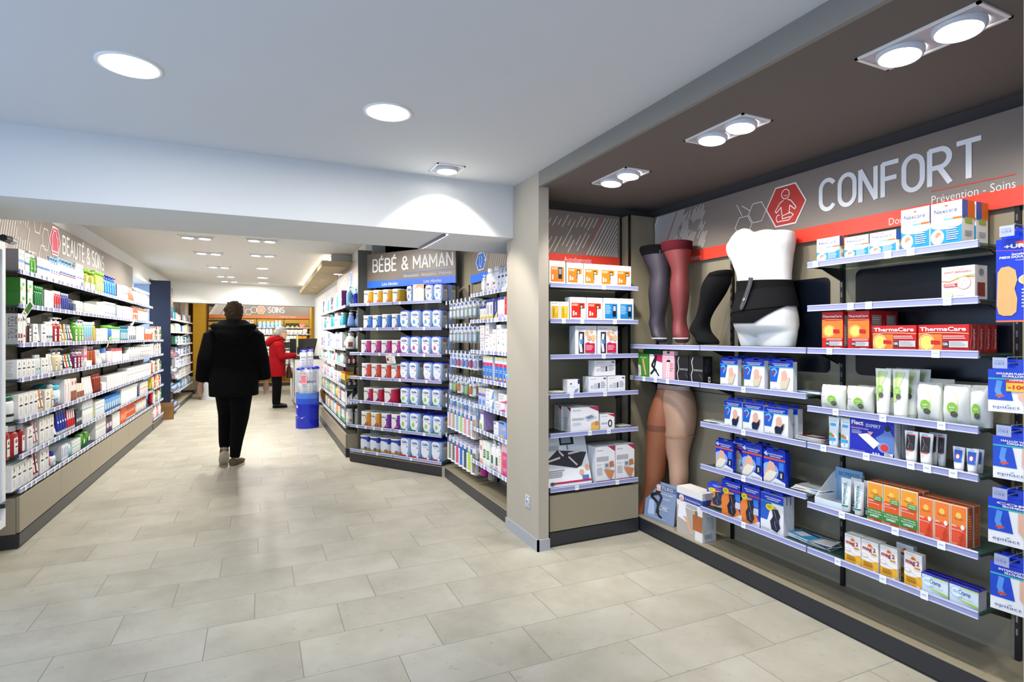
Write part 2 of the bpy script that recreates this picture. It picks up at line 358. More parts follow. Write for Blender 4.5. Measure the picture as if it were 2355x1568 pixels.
def pack(w,d,h,col,pr=(),cc=None,hang=True):
    mb=MB(); mb.box(-w/2,w/2,0,d,0,h,(col,'gloss')); prints(mb,pr,w,h,plane_map(0),'gloss')
    tb=MB(); th=h*.09
    def hp(z0,z1): 
        tb.box(-w*.42,-w*.12,d*.45,d*.55+.0006,z0,z1,(cc or col,'gloss')); tb.box(w*.12,w*.42,d*.45,d*.55+.0006,z0,z1,(cc or col,'gloss'))
    hp(h,h+th); tb.box(-w*.42,w*.42,d*.45,d*.55+.0006,h+th*.7,h+th*1.1,(cc or col,'gloss'))
    return [('carton',mb),('hanging_tab',tb)]
KIND=dict(carton=(carton,'cardboard_box','box'),bottle=(bottle,'bottle','bottle'),tube=(tube,'cream_tube','tube'),can=(can,'milk_powder_can','can'),carafe=(carafe,'milk_powder_tub','tub'),jar=(jar,'cream_jar','jar'),pouch=(pouch,'foil_pouch','pouch'),pack=(pack,'hanging_carton','box'))
def make(kind,w,d,h,col,**kw):
    fn,nm,cat=KIND[kind]; parts=fn(w,d,h,col,**kw)
    if len(parts)==1: return parts[0][1].build(nm),cat
    e=empty(nm)
    for n,mb in parts: mb.build(n,e)
    return e,cat
SH='top second third fourth fifth sixth seventh eighth ninth'.split()
def P(fx,k,T,x0,x1,yt,n,kind,col,desc,rows=1,d=None,off=.022,h=None,fill=.95,z=None,tilt=0,place=None,rg=.004,kx=0,**kw):
    pa=T(x0,yt); pb=T(x1,yt); s0=fx.hit(pa[0],pa[1],off)[0]; s1=fx.hit(pb[0],pb[1],off)[0]
    z0=fx.z[k] if z is None else z
    if h is None:
        m=T(x0+(x1-x0)/n*.5,yt); h=fx.hit(m[0],m[1],off)[1]-z0
    step=(s1-s0)/n; w_=abs(step)*fill
    if d is None: d={'carton':min(.06,w_*1.0),'can':w_,'carafe':w_*.95,'pack':.022}.get(kind,w_*.7)
    if kind in('can','jar') : d=w_
    o,cat=make(kind,w_,d,h,col,**kw)
    if kind=='carton': o.name=fx.box
    pl=place or '%s %s shelf'%(fx.place,SH[k])
    first=True
    for r in range(rows):
        for i in range(n):
            q=o if first else clone(o); first=False
            s=s0+step*(i+.5)
            q.location=fx.w(s+kx*r,off+r*(d+rg),z0+.0005); q.rotation_euler=(tilt,0,fx.a)
            nm={0:'',1:'second-row ',2:'third-row ',3:'fourth-row ',4:'fifth-row '}[r]
            reg(q,nm+desc,pl,s,cat)
    return o
# ---------------------------------------------------------------- shelving bay
RAIL='#9ba0cc'
def bay(fx,s0,s1,zs,label,base='plinth',dep=.25,cab=.33,top=1.86,tags={},sp=.12,wood='#968d78',glass=None,ext=(0,0),lowz=None,groove=True):
    t=empty('shelving_unit',fx.w(s0,0,0),fx.a,label,'shelf unit'); L=s1-s0; G=.0015
    m=MB(); m.box(.017,L-G,dep+.012,dep+.03,.1,top,(wood,'lam'))
    if groove: m.box(.017,L-G,dep+.0112,dep+.0118,.985,.989,('black','matte'))
    m.build('back_panel',t)
    m=MB(); m.box(.0003,.016,dep-.006,dep+.03,.1,top,('#0c0c0e','lam'))
    for i in range(int((top-.2)/.05)): m.box(.005,.011,dep-.0068,dep-.006,.2+i*.05,.225+i*.05,('grey','metal'))
    m.build('upright',t)
    m=MB(); m.box(0,L,.008,dep+.03,0,.094,('#26272c','lam')); m.box(0,L,0,.008,.012,.094,('#2b2d33','lam')); m.build('plinth',t)
    if base=='cabinet':
        m=MB(); m.box(0,L,.02,dep+.02,.094,cab-.008,(wood,'lam')); m.build('cabinet_body',t)
        m=MB(); m.box(.002,L-.002,0,.018,.1,cab,(wood,'lam'),None,.001); m.build('cabinet_front',t)
    else:
        m=MB(); m.box(0,L,.0,dep+.012,.0945,.102,(wood,'lam'),None,.001); m.build('deck_panel',t)
    if glass:
        a,b,c,d=glass; rr=.03
        pts=[]
        for cx,cz,a0 in ((b-rr,d-rr,0),(a+rr,d-rr,90),(a+rr,c+rr,180),(b-rr,c+rr,270)): pts+=arc(cx,cz,rr,rr,a0,a0+90,5)
        m=MB(); m.loft([[(x,dep+.0085,z) for x,z in pts],[(x,dep+.0119,z) for x,z in pts]][::-1],('#0e1420','gloss'),False); m.build('dark_glass_window',t,label='dark glass inset')
    for k,zz in enumerate(zs):
        if zz is None: continue
        z,e0,e1=zz if isinstance(zz,tuple) else (zz,0,0)
        a,b=.004+e0,L-.004+e1
        m=MB(); m.box(a,b,.012,dep,z-.008,z,('#4f7a70','glass')); sh=m.build('shelf',t)
        m=MB(); m.box(a,b,-.002,.006,z-.018,z+.012,(RAIL,'rail'),None,.0015); m.box(a,b,.006,.014,z-.014,z-.0085,(RAIL,'rail')); m.box(a,b,-.0035,-.002,z+.007,z+.0105,('#d3d6f4','rail')); m.box(a,b,-.0035,-.002,z-.017,z-.013,('#d3d6f4','rail')); m.build('price_rail',sh)
        for x in (a+.002,b-.014):
            m=MB(); m.loft([[(x,.02,z-.016),(x,.1,z-.018),(x,dep,z-.075),(x,dep,z-.0085),(x,.02,z-.0085)],[(x+.006,.02,z-.016),(x+.006,.1,z-.018),(x+.006,dep,z-.075),(x+.006,dep,z-.0085),(x+.006,.02,z-.0085)]],('#111114','lam'),False)
            m.build('shelf_bracket',sh)
        tg=tags.get(k)
        if tg is None and sp:
            n=max(1,int((b-a)/sp)); rn=random.Random(int(z*1000)+int(s0*100)); tg=[a+(b-a)*(i+.5+rn.uniform(-.25,.25))/n for i in range(n)]
        for x in tg or []:
            m=MB(); m.box(x-.014,x+.014,-.0062,-.004,z-.019,z+.013,('#f6f6f6','card')); m.add([(x-.009,-.0065,z-.004),(x+.008,-.0065,z-.004),(x+.008,-.0065,z+.002),(x-.009,-.0065,z+.002)],[(0,1,2,3)],('lblue','card')); m.build('price_tag',sh)
    return t
# ================================================================ THE ROOM
def st(name,mb,**kw): return mb.build(name,kind='structure',**kw)
def floor_mat():
    m=bpy.data.materials.new('floor_tiles'); m.use_nodes=True; nt=m.node_tree; N=nt.nodes; Lk=nt.links; b=N['Principled BSDF']
    def mth(op,a,b_=None,c=None):
        n=N.new('ShaderNodeMath'); n.operation=op
        for i,v in enumerate((a,b_,c)):
            if v is None: continue
            if isinstance(v,(int,float)): n.inputs[i].default_value=v
            else: Lk.new(v,n.inputs[i])
        return n.outputs[0]
    tc=N.new('ShaderNodeTexCoord'); sp_=N.new('ShaderNodeSeparateXYZ'); Lk.new(tc.outputs['Object'],sp_.inputs[0]); X,Y=sp_.outputs[0],sp_.outputs[1]
    Yr=mth('ADD',Y,mth('MULTIPLY',X,.018))
    ry=mth('DIVIDE',mth('SUBTRACT',Yr,2.614),.29); row=mth('FLOOR',ry); fy=mth('SUBTRACT',ry,row)
    rx=mth('DIVIDE',mth('SUBTRACT',mth('SUBTRACT',X,.357),mth('MULTIPLY',row,.1953)),.5725); colm=mth('FLOOR',rx); fx_=mth('SUBTRACT',rx,colm)
    ex=mth('MULTIPLY',mth('MINIMUM',fx_,mth('SUBTRACT',1,fx_)),.5725); ey=mth('MULTIPLY',mth('MINIMUM',fy,mth('SUBTRACT',1,fy)),.29)
    jt=mth('LESS_THAN',mth('MINIMUM',ex,mth('MULTIPLY',ey,1.25)),.0016)
    cmb=N.new('ShaderNodeCombineXYZ'); Lk.new(row,cmb.inputs[0]); Lk.new(colm,cmb.inputs[1])
    wn=N.new('ShaderNodeTexWhiteNoise'); wn.noise_dimensions='2D'; Lk.new(cmb.outputs[0],wn.inputs['Vector'])
    # per-tile offset of the clouding
    va=N.new('ShaderNodeVectorMath'); va.operation='MULTIPLY_ADD'; Lk.new(wn.outputs['Color'],va.inputs[0]); va.inputs[1].default_value=(9,9,9); Lk.new(tc.outputs['Object'],va.inputs[2])
    mp=N.new('ShaderNodeMapping'); mp.inputs['Scale'].default_value=(1,1,1); Lk.new(va.outputs[0],mp.inputs[0])
    n1=N.new('ShaderNodeTexNoise'); n1.inputs['Scale'].default_value=2.6; n1.inputs['Detail'].default_value=7; n1.inputs['Roughness'].default_value=.62; n1.inputs['Distortion'].default_value=.15; Lk.new(mp.outputs[0],n1.inputs[0])
    cr=N.new('ShaderNodeValToRGB'); cr.color_ramp.elements[0].position=.34; cr.color_ramp.elements[0].color=hexc('#9f9b8d'); cr.color_ramp.elements[1].position=.66; cr.color_ramp.elements[1].color=hexc('#b4b1a5'); e=cr.color_ramp.elements.new(.5); e.color=hexc('#aba799'); Lk.new(n1.outputs[0],cr.inputs[0])
    n2=N.new('ShaderNodeTexNoise'); n2.inputs['Scale'].default_value=26; n2.inputs['Detail'].default_value=6; n2.inputs['Roughness'].default_value=.7; Lk.new(mp.outputs[0],n2.inputs[0])
    c2=N.new('ShaderNodeValToRGB'); c2.color_ramp.elements[0].position=.28; c2.color_ramp.elements[0].color=(.6,.58,.54,1); c2.color_ramp.elements[1].position=.40; c2.color_ramp.elements[1].color=(1,1,1,1); Lk.new(n2.outputs[0],c2.inputs[0])
    mx=N.new('ShaderNodeMixRGB'); mx.blend_type='MULTIPLY'; mx.inputs[0].default_value=.6; Lk.new(cr.outputs[0],mx.inputs[1]); Lk.new(c2.outputs[0],mx.inputs[2])
    tv=N.new('ShaderNodeMixRGB'); tv.blend_type='MULTIPLY'; tv.inputs[0].default_value=1; Lk.new(mx.outputs[0],tv.inputs[1])
    g=mth('ADD',mth('MULTIPLY',wn.outputs['Value'],.06),.96); cg=N.new('ShaderNodeCombineXYZ'); [Lk.new(g,cg.inputs[i]) for i in range(3)]; Lk.new(cg.outputs[0],tv.inputs[2])
    mj=N.new('ShaderNodeMixRGB'); Lk.new(jt,mj.inputs[0]); Lk.new(tv.outputs[0],mj.inputs[1]); mj.inputs[2].default_value=hexc('#77736a'); Lk.new(mj.outputs[0],b.inputs['Base Color'])
    b.inputs['Roughness'].default_value=.4; b.inputs['Specular IOR Level'].default_value=.35
    bp=N.new('ShaderNodeBump'); bp.inputs['Strength'].default_value=.12; bp.inputs['Distance'].default_value=.002; Lk.new(n2.outputs[0],bp.inputs['Height']); Lk.new(bp.outputs[0],b.inputs['Normal'])
    return m
WHT=('#dedfdd','matte'); BEI=('#b8ae9a','matte')
st('floor',MB().box(-2.2,3.2,-1.7,17.6,-.08,0,floor_mat()))
m=MB(); m.box(-2.2,1.6,-1.7,3.45,2.392,2.6,('#d4d6d8','matte')); st('ceiling',m)
m=MB(); m.box(-1.9,3.0,3.45,4.14,2.035,2.7,WHT); m.box(1.93,3.0,4.14,4.42,2.035,2.3,WHT); m.box(1.36,3.0,4.14,5.7,2.42,2.5,WHT)
st('trim_1',m)    # the dropped beam across the shop
m=MB(); m.box(-1.9,1.25,4.14,13.9,2.51,2.7,('#d8d6cf','matte')); st('ceiling_rear',m)
m=MB(); m.box(-1.9,2.2,13.9,17.2,2.45,2.6,WHT); st('ceiling_back',m)
m=MB(); m.loft([[(-1.75,13.05,2.07),(1.6,13.9,2.07),(1.6,14.2,2.07),(-1.75,13.35,2.07)],[(-1.75,13.05,2.7),(1.6,13.9,2.7),(1.6,14.2,2.7),(-1.75,13.35,2.7)]],WHT,False); st('trim_2',m)
st('wall_left',MB().box(-1.9,-1.672,-1.7,3.3,2.25,2.7,('#e0e0dd','matte')).box(-1.9,-1.672,3.3,9.25,0,2.7,('#e0e0dd','matte')).box(-1.9,-1.672,9.25,10.84,2.25,2.7,('#e0e0dd','matte')).box(-1.9,-1.672,9.25,10.84,0,.12,('#e0e0dd','matte')).box(-1.9,-1.672,10.84,17.2,0,2.7,('#e0e0dd','matte')))
m=MB(); m.box(-1.9,2.3,16.82,17.0,0,2.6,('#a8801c','matte')); st('wall_back',m)
m=MB(); m.box(1.19,1.32,6.9,13.9,0,2.6,WHT); m.box(1.36,1.5,13.9,17,0,2.6,('#c2971f','matte')); m.box(1.19,1.5,13.8,13.9,0,2.6,WHT); st('wall_right',m)
m=MB(); m.box(1.19,1.34,6.45,6.9,2.2,2.7,('#b5b7b6','matte')); st('trim_3',m)
# unlit void over the milk powder unit: its darkness is put into near-black panels
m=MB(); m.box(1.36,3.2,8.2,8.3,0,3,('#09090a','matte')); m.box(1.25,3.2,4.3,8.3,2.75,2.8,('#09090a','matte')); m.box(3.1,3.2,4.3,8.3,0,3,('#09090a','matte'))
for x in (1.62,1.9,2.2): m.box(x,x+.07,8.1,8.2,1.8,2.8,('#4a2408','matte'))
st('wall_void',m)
st('wall_middle',MB().box(1.93,3.0,4.42,5.6,0,2.3,('#8f8878','matte')))
# alcove: dark ceiling, front band, pillar, walls
ALB=('#6d645e','matte')
st('wall_alcove',MB().box(2.70,2.9,-1.7,3.45,0,2.6,('#4f4a46','matte')).box(1.66,2.9,3.375,3.45,0,2.6,('#4f4a46','matte')))
st('ceiling_alcove',MB().box(1.62,2.9,-1.7,3.45,2.302,2.42,ALB))
PIL=('#b3ab9c','matte')
st('trim_4',MB().box(1.6,1.622,-1.7,3.07,2.298,2.6,('#8a857d','matte')))
st('wall_pillar',MB().box(1.6,1.672,3.072,3.447,0,2.6,PIL).box(1.6,1.618,3.447,3.56,0,2.035,PIL))
st('wall_pillar_right',MB().box(1.6,1.72,-.1,.655,0,2.3,('#c9c4b4','matte')))
m=MB(); m.box(1.588,1.6,3.06,3.56,0,.072,('#a9adb3','lam')); m.box(1.588,1.676,3.06,3.072,0,.072,('#a9adb3','lam')); st('baseboard_pillar',m)
# unseen shop front, closed down to a band so less daylight hits the beam
m=MB(); m.box(-2.2,3.2,-1.8,-1.7,0,.9,WHT); m.box(-2.2,3.2,-1.8,-1.7,1.6,2.7,WHT)
for x in (-2.2,-.35,1.5,3.05): m.box(x,x+.12,-1.8,-1.7,.9,1.6,('#55585c','lam'))
st('wall_front',m)
# niche window in left wall: blue light put into a glowing pane and tinted sides
m=MB(); m.box(-1.9,-1.88,9.25,10.84,.12,2.25,E_WIN); m.box(-1.88,-1.66,9.25,9.27,.12,2.25,('#9db4d8','matte')); m.box(-1.88,-1.66,10.82,10.84,.12,2.25,('#9db4d8','matte')); m.box(-1.88,-1.64,9.25,10.84,2.23,2.262,WHT); 
m.box(-1.87,-1.86,9.3,10.8,1.93,1.96,('dgrey','matte')); st('window_1',m)
# beam strip light
t=empty('strip_light',(1.13,3.5,2.035),0,'long thin grey strip light set across underside of the white beam','ceiling light')
MB().box(-.022,.0,0,.63,-.012,0,('grey','metal')).build('profile',t); MB().box(.001,.012,0,.63,-.006,0,E_LED).build('diffuser',t)
# dropped soffit with cove light
t=empty('ceiling_canopy',(.78,7.9,2.32),0,'beige dropped ceiling canopy with glowing cove along its upper edge','canopy')
MB().loft([[(.0,0,0),(.405,0,0),(.405,5.4,0),(.05,5.4,0)],[(.0,0,.08),(.405,0,.08),(.405,5.4,.08),(.05,5.4,.08)]],('#c3b08c','matte'),False).build('panel',t)
MB().box(.14,.405,.15,5.4,.08,.19,WHT).build('upstand',t); MB().box(.115,.135,.2,5.3,.095,.12,E_COVE).build('cove_strip',t)
for i,(x,y) in enumerate(((.3,.9),(.2,1.9),(.2,3.4),(.2,4.2))):
    m=MB(); m.lathe([(.05,-.004),(.05,.0)],('white','gloss'),18,x,y); m.lathe([(.035,-.006),(.035,-.004)],E_LAMP if i==0 else ('#cfc8b4','matte'),18,x,y); m.build('recessed_spot',t)
# ---------------------------------------------------------------- ceiling lights as objects
def round_light(x,y,z,lab,r=.11,g=None):
    t=empty('round_downlight',(x,y,z),0,lab,'ceiling light',g)
    m=MB(); m.lathe([(r,-.0),(r,-.004),(r*.88,-.005),(r*.86,-.001)],('white','plastic'),36,caps=False); m.build('trim_ring',t)
    m=MB(); m.lathe([(r*.86,-.0015),(.001,-.0015)],E_LAMP,36,caps=False); m.build('diffuser',t)
round_light(-.452,2.528,2.392,'large round white downlight in front ceiling, the left one in view'); round_light(.542,2.551,2.392,'large round white downlight in front ceiling, nearer the beam spot')
for i,(x,y) in enumerate(BRD): round_light(x,y,2.51,'round downlight in rear ceiling, %s of the three in a row'%('nearest','middle','farthest')[i],.1)
def sq_light(x,y,z,n,lab,rot=0,dome='white',tilt=0):
    t=empty('square_spotlight' if n==1 else 'double_spotlight',(x,y,z),rot,lab,'ceiling light'); L=.09*n
    m=MB(); h=.01
    m.box(-.09,.09,-L,-L+h,-.006,0,('white','plastic')); m.box(-.09,.09,L-h,L,-.006,0,('white','plastic')); m.box(-.09,-.09+h,-L,L,-.006,0,('white','plastic')); m.box(.09-h,.09,-L,L,-.006,0,('white','plastic')); m.box(-.082,.082,-L+.008,L-.008,-.002,-.0005,('#bcb9c0','plastic')); m.build('frame',t)
    for i in range(n):
        cy=(i-(n-1)/2)*.17; m=MB(); m.lathe([(.07,-.001),(.07,-.012),(.064,-.022),(.06,-.022)],('#d5d8df','gloss'),28,0,cy,caps=False)
        m.build('lamp_head',t,rot=(0,R_(tilt),0)); m=MB(); m.lathe([(.06,-.021),(.001,-.021)],E_LAMP,28,0,cy,caps=False); m.build('bulb',t,rot=(0,R_(tilt),0))
    return t
sq_light(1.055,3.25,2.392,1,'single square spotlight tight against the white beam')
for i,(x,y) in enumerate(((1.95,2.70),(1.955,1.885),(1.94,1.035))): sq_light(x,y,2.302,2,'double spotlight in brown alcove ceiling, %s one'%('farthest','middle','nearest')[i],0,tilt=6)
for i,(x,y) in enumerate(BSQ): sq_light(x,y,2.51,2,'glaring double spotlight in rear ceiling, %s row, %s from front'%('left' if x<-.3 else 'right',ORD[i+1] if i<5 else ORD[i-4]),R_(90))
# socket on pillar
t=empty('wall_socket',(1.6,3.22,.275),R_(-90),'square grey wall socket low on side of the pillar','socket')
MB().box(-.033,.033,-.006,0,-.04,.04,('#b9bec6','plastic'),None,.002).build('plate',t)
m=MB()
for r0,r1,z0,z1 in ((.02,.02,.006,.010),(.014,.013,.0095,.0105)):
    m.loft([[(r0*math.cos(a*math.pi/10),-z0,r0*math.sin(a*math.pi/10)) for a in range(20)],[(r1*math.cos(a*math.pi/10),-z1,r1*math.sin(a*math.pi/10)) for a in range(20)]][::-1],('#dfe3ea' if r0>.015 else '#6f86b0','plastic'))
m.build('socket_face',t)
# security camera under rear beam
t=empty('security_camera',(-.93,13.4,2.07),0,'small black dome camera under far white beam','camera'); MB().lathe([(.06,-.001),(.06,-.02),(.05,-.05),(.02,-.07)],('black','gloss'),20).build('dome',t); MB().lathe([(.075,0),(.075,-.01)],('white','plastic'),20).build('mount',t)
# ================================================================ FIXTURES
R=Fx('R',(2.41,3.10),-90,[1.70,1.491,1.288,1.066,1.009,.832,.579,.545,.325],'right wall')
A=Fx('A',(1.69,3.09),0,[1.688,1.457,1.225,.972,.718,.368],'alcove unit')
L=Fx('L',(-1.39,4.50),90,[1.774,1.555,1.303,1.078,.815,.585,.368],'left wall')
G=Fx('G',(-1.37,10.86),90,[1.66,1.44,1.22,1.0,.79,.58,.345],'far left unit')
M1=Fx('M1',(.88,9.32),-90,[1.70,1.475,1.215,1.03,.79,.58,.345],'corner unit')
M2=Fx('M2',(.892,6.148),-56.27,[1.700,1.438,1.175,.917,.664,.396,.133],'milk unit')
M3=Fx('M3',(1.62,5.06),-90,[1.698,1.482,1.232,1.005,.79,.596,.325],'pillar unit')
B=Fx('B',(-1.25,16.5),0,[1.61,1.425,1.225,1.03,.82,.61,.40],'yellow back wall')
# right wall bays: corner, middle, right, peg bay  (s = 3.10 - Y)
z9=R.z
bay(R,-.13,.575,[None,None,(z9[2],.02,0),(z9[3],.02,0)],'corner bay of the right wall, leg forms on its shelf and floor deck',sp=0,tags={3:[.04,.18,.3,.42]})
bay(R,.575,1.283,[None,None,z9[2],(z9[3],0,0),None,z9[5],z9[6],None,z9[8]],'middle bay of right wall with white torso form and blue boxes',sp=0,tags={3:[.33],5:[.33],6:[.33],8:[.33]},glass=(.05,.645,1.165,1.66))
bay(R,1.283,1.985,[z9[0],z9[1],z9[2],None,z9[4],z9[5],None,z9[7],z9[8]],'right wall bay with heat packs, green clay and arnica boxes',sp=0,glass=(.07,.69,1.165,1.68),
    tags={0:[.05,.38,.47],1:[.22,.3,.6],2:[.12,.56],4:[.15,.36,.58],5:[.09,.29,.47,.53,.62],7:[.18,.41,.58],8:[.16,.36,.52]})
t=bay(R,1.985,2.5,[],'peg bay at right edge with blue hanging foot care boxes',sp=0)
bay(A,.0,.70,[(z,.0,.0) for z in A.z],'narrow unit behind pillar under red striped sign',base='cabinet',sp=0,tags={0:[.41],1:[.1,.24,.5],2:[.41],3:[.16,.42],4:[.3,.45],5:[.2,.52]})
m=MB(); m.box(0,.26,.145,.24,.0,2.23,('#8f8670','lam')); m.box(-.012,.0,.135,.15,.1,2.23,('#0c0c0e','lam'));
o=m.build('corner_filler_panel',None,(2.425,3.09,0),0,label='tall plain taupe filler panel in the alcove corner',cat='panel')
for i in range(6):
    s0=[0,.81,1.59,2.40,3.21,4.02][i]; s1=[.81,1.59,2.40,3.21,4.02,4.82][i]
    bay(L,s0,s1,L.z,'left wall shelving bay under pink beauty sign, %s from the camera'%ORD[i+1],base='cabinet',sp=.105)
bay(L,4.86,5.78,[1.30,1.08,.83,.60,.375,.15],'low open bay at far end of left wall by cardboard box',sp=.09,top=1.45)
# end filler of the left run
bay(G,0,.86,[G.z[0],G.z[1],None],'first bay of far left unit with slanted dispensers',sp=.09); bay(G,.86,1.72,G.z,'second bay of far left unit, plain shelves of small boxes',sp=.09); bay(G,1.72,2.58,G.z,'third bay of far left unit before the header beam',sp=.09); bay(G,2.58,3.42,G.z,'last bay of far left unit with round wire pockets',sp=.09)
MB().box(-1.66,-1.36,10.842,10.86,0,2.30,('#1d2740','lam')).build('end_panel',label='tall dark blue end panel of the far left unit',cat='panel')
bay(M1,.0,.98,M1.z,'far bay of corner unit facing the aisle',base='cabinet',cab=.26,sp=.07); bay(M1,.98,1.96,M1.z,'middle bay of corner unit facing the aisle',base='cabinet',cab=.26,sp=.07); bay(M1,1.96,2.95,M1.z,'near bay of corner unit with open shelf ends',base='cabinet',cab=.26,sp=.07)
bay(M2,.0,.637,M2.z,'left bay of milk powder unit under baby sign',sp=0,tags={0:[.28],1:[.18,.42],2:[.18,.45],3:[.18,.45],4:[.18,.5],5:[.12,.25,.37,.49],6:[.22,.42]}); bay(M2,.637,1.274,M2.z,'right bay of milk powder unit under baby sign',sp=0,tags={0:[.1],1:[.1,.42],2:[.08,.42],3:[.1,.45],4:[.1,.42],5:[.1,.42],6:[.25]})
bay(M3,.0,.70,[],'peg bay of baby accessories beside milk powder unit'); bay(M3,.70,1.49,M3.z,'shelf bay beside pillar with pink and white cartons',sp=.07)
MB().loft([[(1.60,5.09,0),(1.635,5.06,0),(1.93,5.06,0),(1.82,5.25,0)],[(1.60,5.09,.10),(1.635,5.06,.10),(1.93,5.06,.10),(1.82,5.25,.10)]],('#a69f93','lam'),False).build('plinth_filler',label='small taupe plinth filler between the two baby units',cat='panel')
for i in range(3):
    b=bay(B,[.0,1.18,1.88][i],[1.18,1.88,2.57][i],B.z if i else [.4,.2],'yellow back wall bay, %s'%('left one with dark shelf strips','middle one with white bottles','right one with black boxes')[i],sp=.12,wood='#c2971f')
MB().box(1.872,1.886,4.992,5.55,0,2.23,('#968d78','lam')).build('gap_filler_panel',label='plain taupe panel between milk powder unit and the baby peg bay',cat='panel')
def black_strips():
    m=MB()
    for i in range(9): m.box(.03,1.1,.2,.25,.62+i*.145,.66+i*.145,('#2a2416','lam'))
    return m
black_strips().build('dark_slat_rack',loc=(-1.25,16.5,0),label='rack of dark horizontal strips on yellow wall behind the walker',cat='rack')
MB().box(-1.55,-1.27,16.3,16.8,0,2.4,('#b98d1c','lam')).build('yellow_post',label='yellow post left of the yellow back wall',cat='post')
m=MB(); m.box(1.42,1.5,13.95,14.0,0,2.4,('#c2971f','lam')); m.build('door_2',kind='structure')
m=MB(); m.box(1.3,2.2,16.6,16.8,0,2.5,('#c2971f','lam')); m.box(1.45,1.47,16.58,16.6,0,1.86,('#8d6c14','lam')); m.box(1.45,2.0,16.58,16.6,1.84,1.87,('#6d5410','lam')); m.build('door_1',kind='structure')
# far low cabinet
m=MB(); m.box(-1.66,-1.39,14.95,16.2,0,.10,('#26272c','lam')); m.box(-1.66,-1.38,14.94,16.2,.1,.34,('#8f8775','lam')); m.build('low_cabinet',label='low taupe cabinet beyond the far left unit',cat='cabinet')
# ================================================================ SIGNS
TAU='#857a72'
def sign(fx,s0,s1,z0,z1,strip,name,label,draw,dep=.235,th=.02,stripz=.075):
    t=empty(name,fx.w(s0,dep,0),fx.a,label,'sign'); L_=s1-s0
    MB().box(0,L_,0,th,z0,z1,(TAU,'lam')).build('board',t)
    m=MB(); m.box(0,L_,-.0012,0,z0,z0+stripz,(strip,'card')); m.build('colour_strip',t)
    ps=lambda px,py:(lambda q:(q[0]-s0,q[1]))(fx.hit(px,py,dep))
    m=MB(); f=lambda x,z:(x,-.0016,z); f2=lambda x,z:(x,-.0022,z)
    draw(m,ps,f,f2); m.build('lettering',t); return t
def txt(mb,t,x,z,W,H,col,f,bold=0):
    vs,fs,tw=text_mesh(t,bold); mb.add([f(x+a*W/tw,z+b*H/.72) for a,b in vs],fs,(col,'card'))
def diag(mb,f,x0,x1,z0,z1,lean,n,red,dense,seed,col='#e8e6e2',t=.004):
    rn=random.Random(seed)
    for i in range(n):
        q=(i/n)**dense if dense>0 else 1-((1-i/n)**(-dense)); x=x0+(x1-x0)*q
        far=abs(q-(0 if dense>0 else 1))
        segs=[(0,1)] if far<.45 else ([(rn.uniform(0,.25),rn.uniform(.35,.6)),(rn.uniform(.62,.72),rn.uniform(.85,1))] if rn.random()<.6 else [(rn.uniform(0,.5),rn.uniform(.6,1))])
        for a,b in segs:
            xa,xb=x+lean*a,x+lean*b
            if xb>x1+abs(lean)*0 +.02: b=a+(x1-xa)/lean if xa<x1 else a; xb=x+lean*b
            if x0<0 and xa<0: a=a+(0-xa)/lean; xa=0
            if b<=a+.02: continue
            stroke(mb,[(xa,z0+(z1-z0)*a),(xb,z0+(z1-z0)*b)],t,((red if i==int(n*.45) else col),'card'),f)
def hexa(mb,f,cx,cz,rx,rz,col,fill=None,t=.006):
    p=[(cx+rx*math.cos(R_(a)),cz+rz*math.sin(R_(a))) for a in range(0,361,60)]
    if fill: mb.poly([f(x,z) for x,z in p[:-1]],(fill,'card'))
    stroke(mb,p,t,(col,'card'),f)
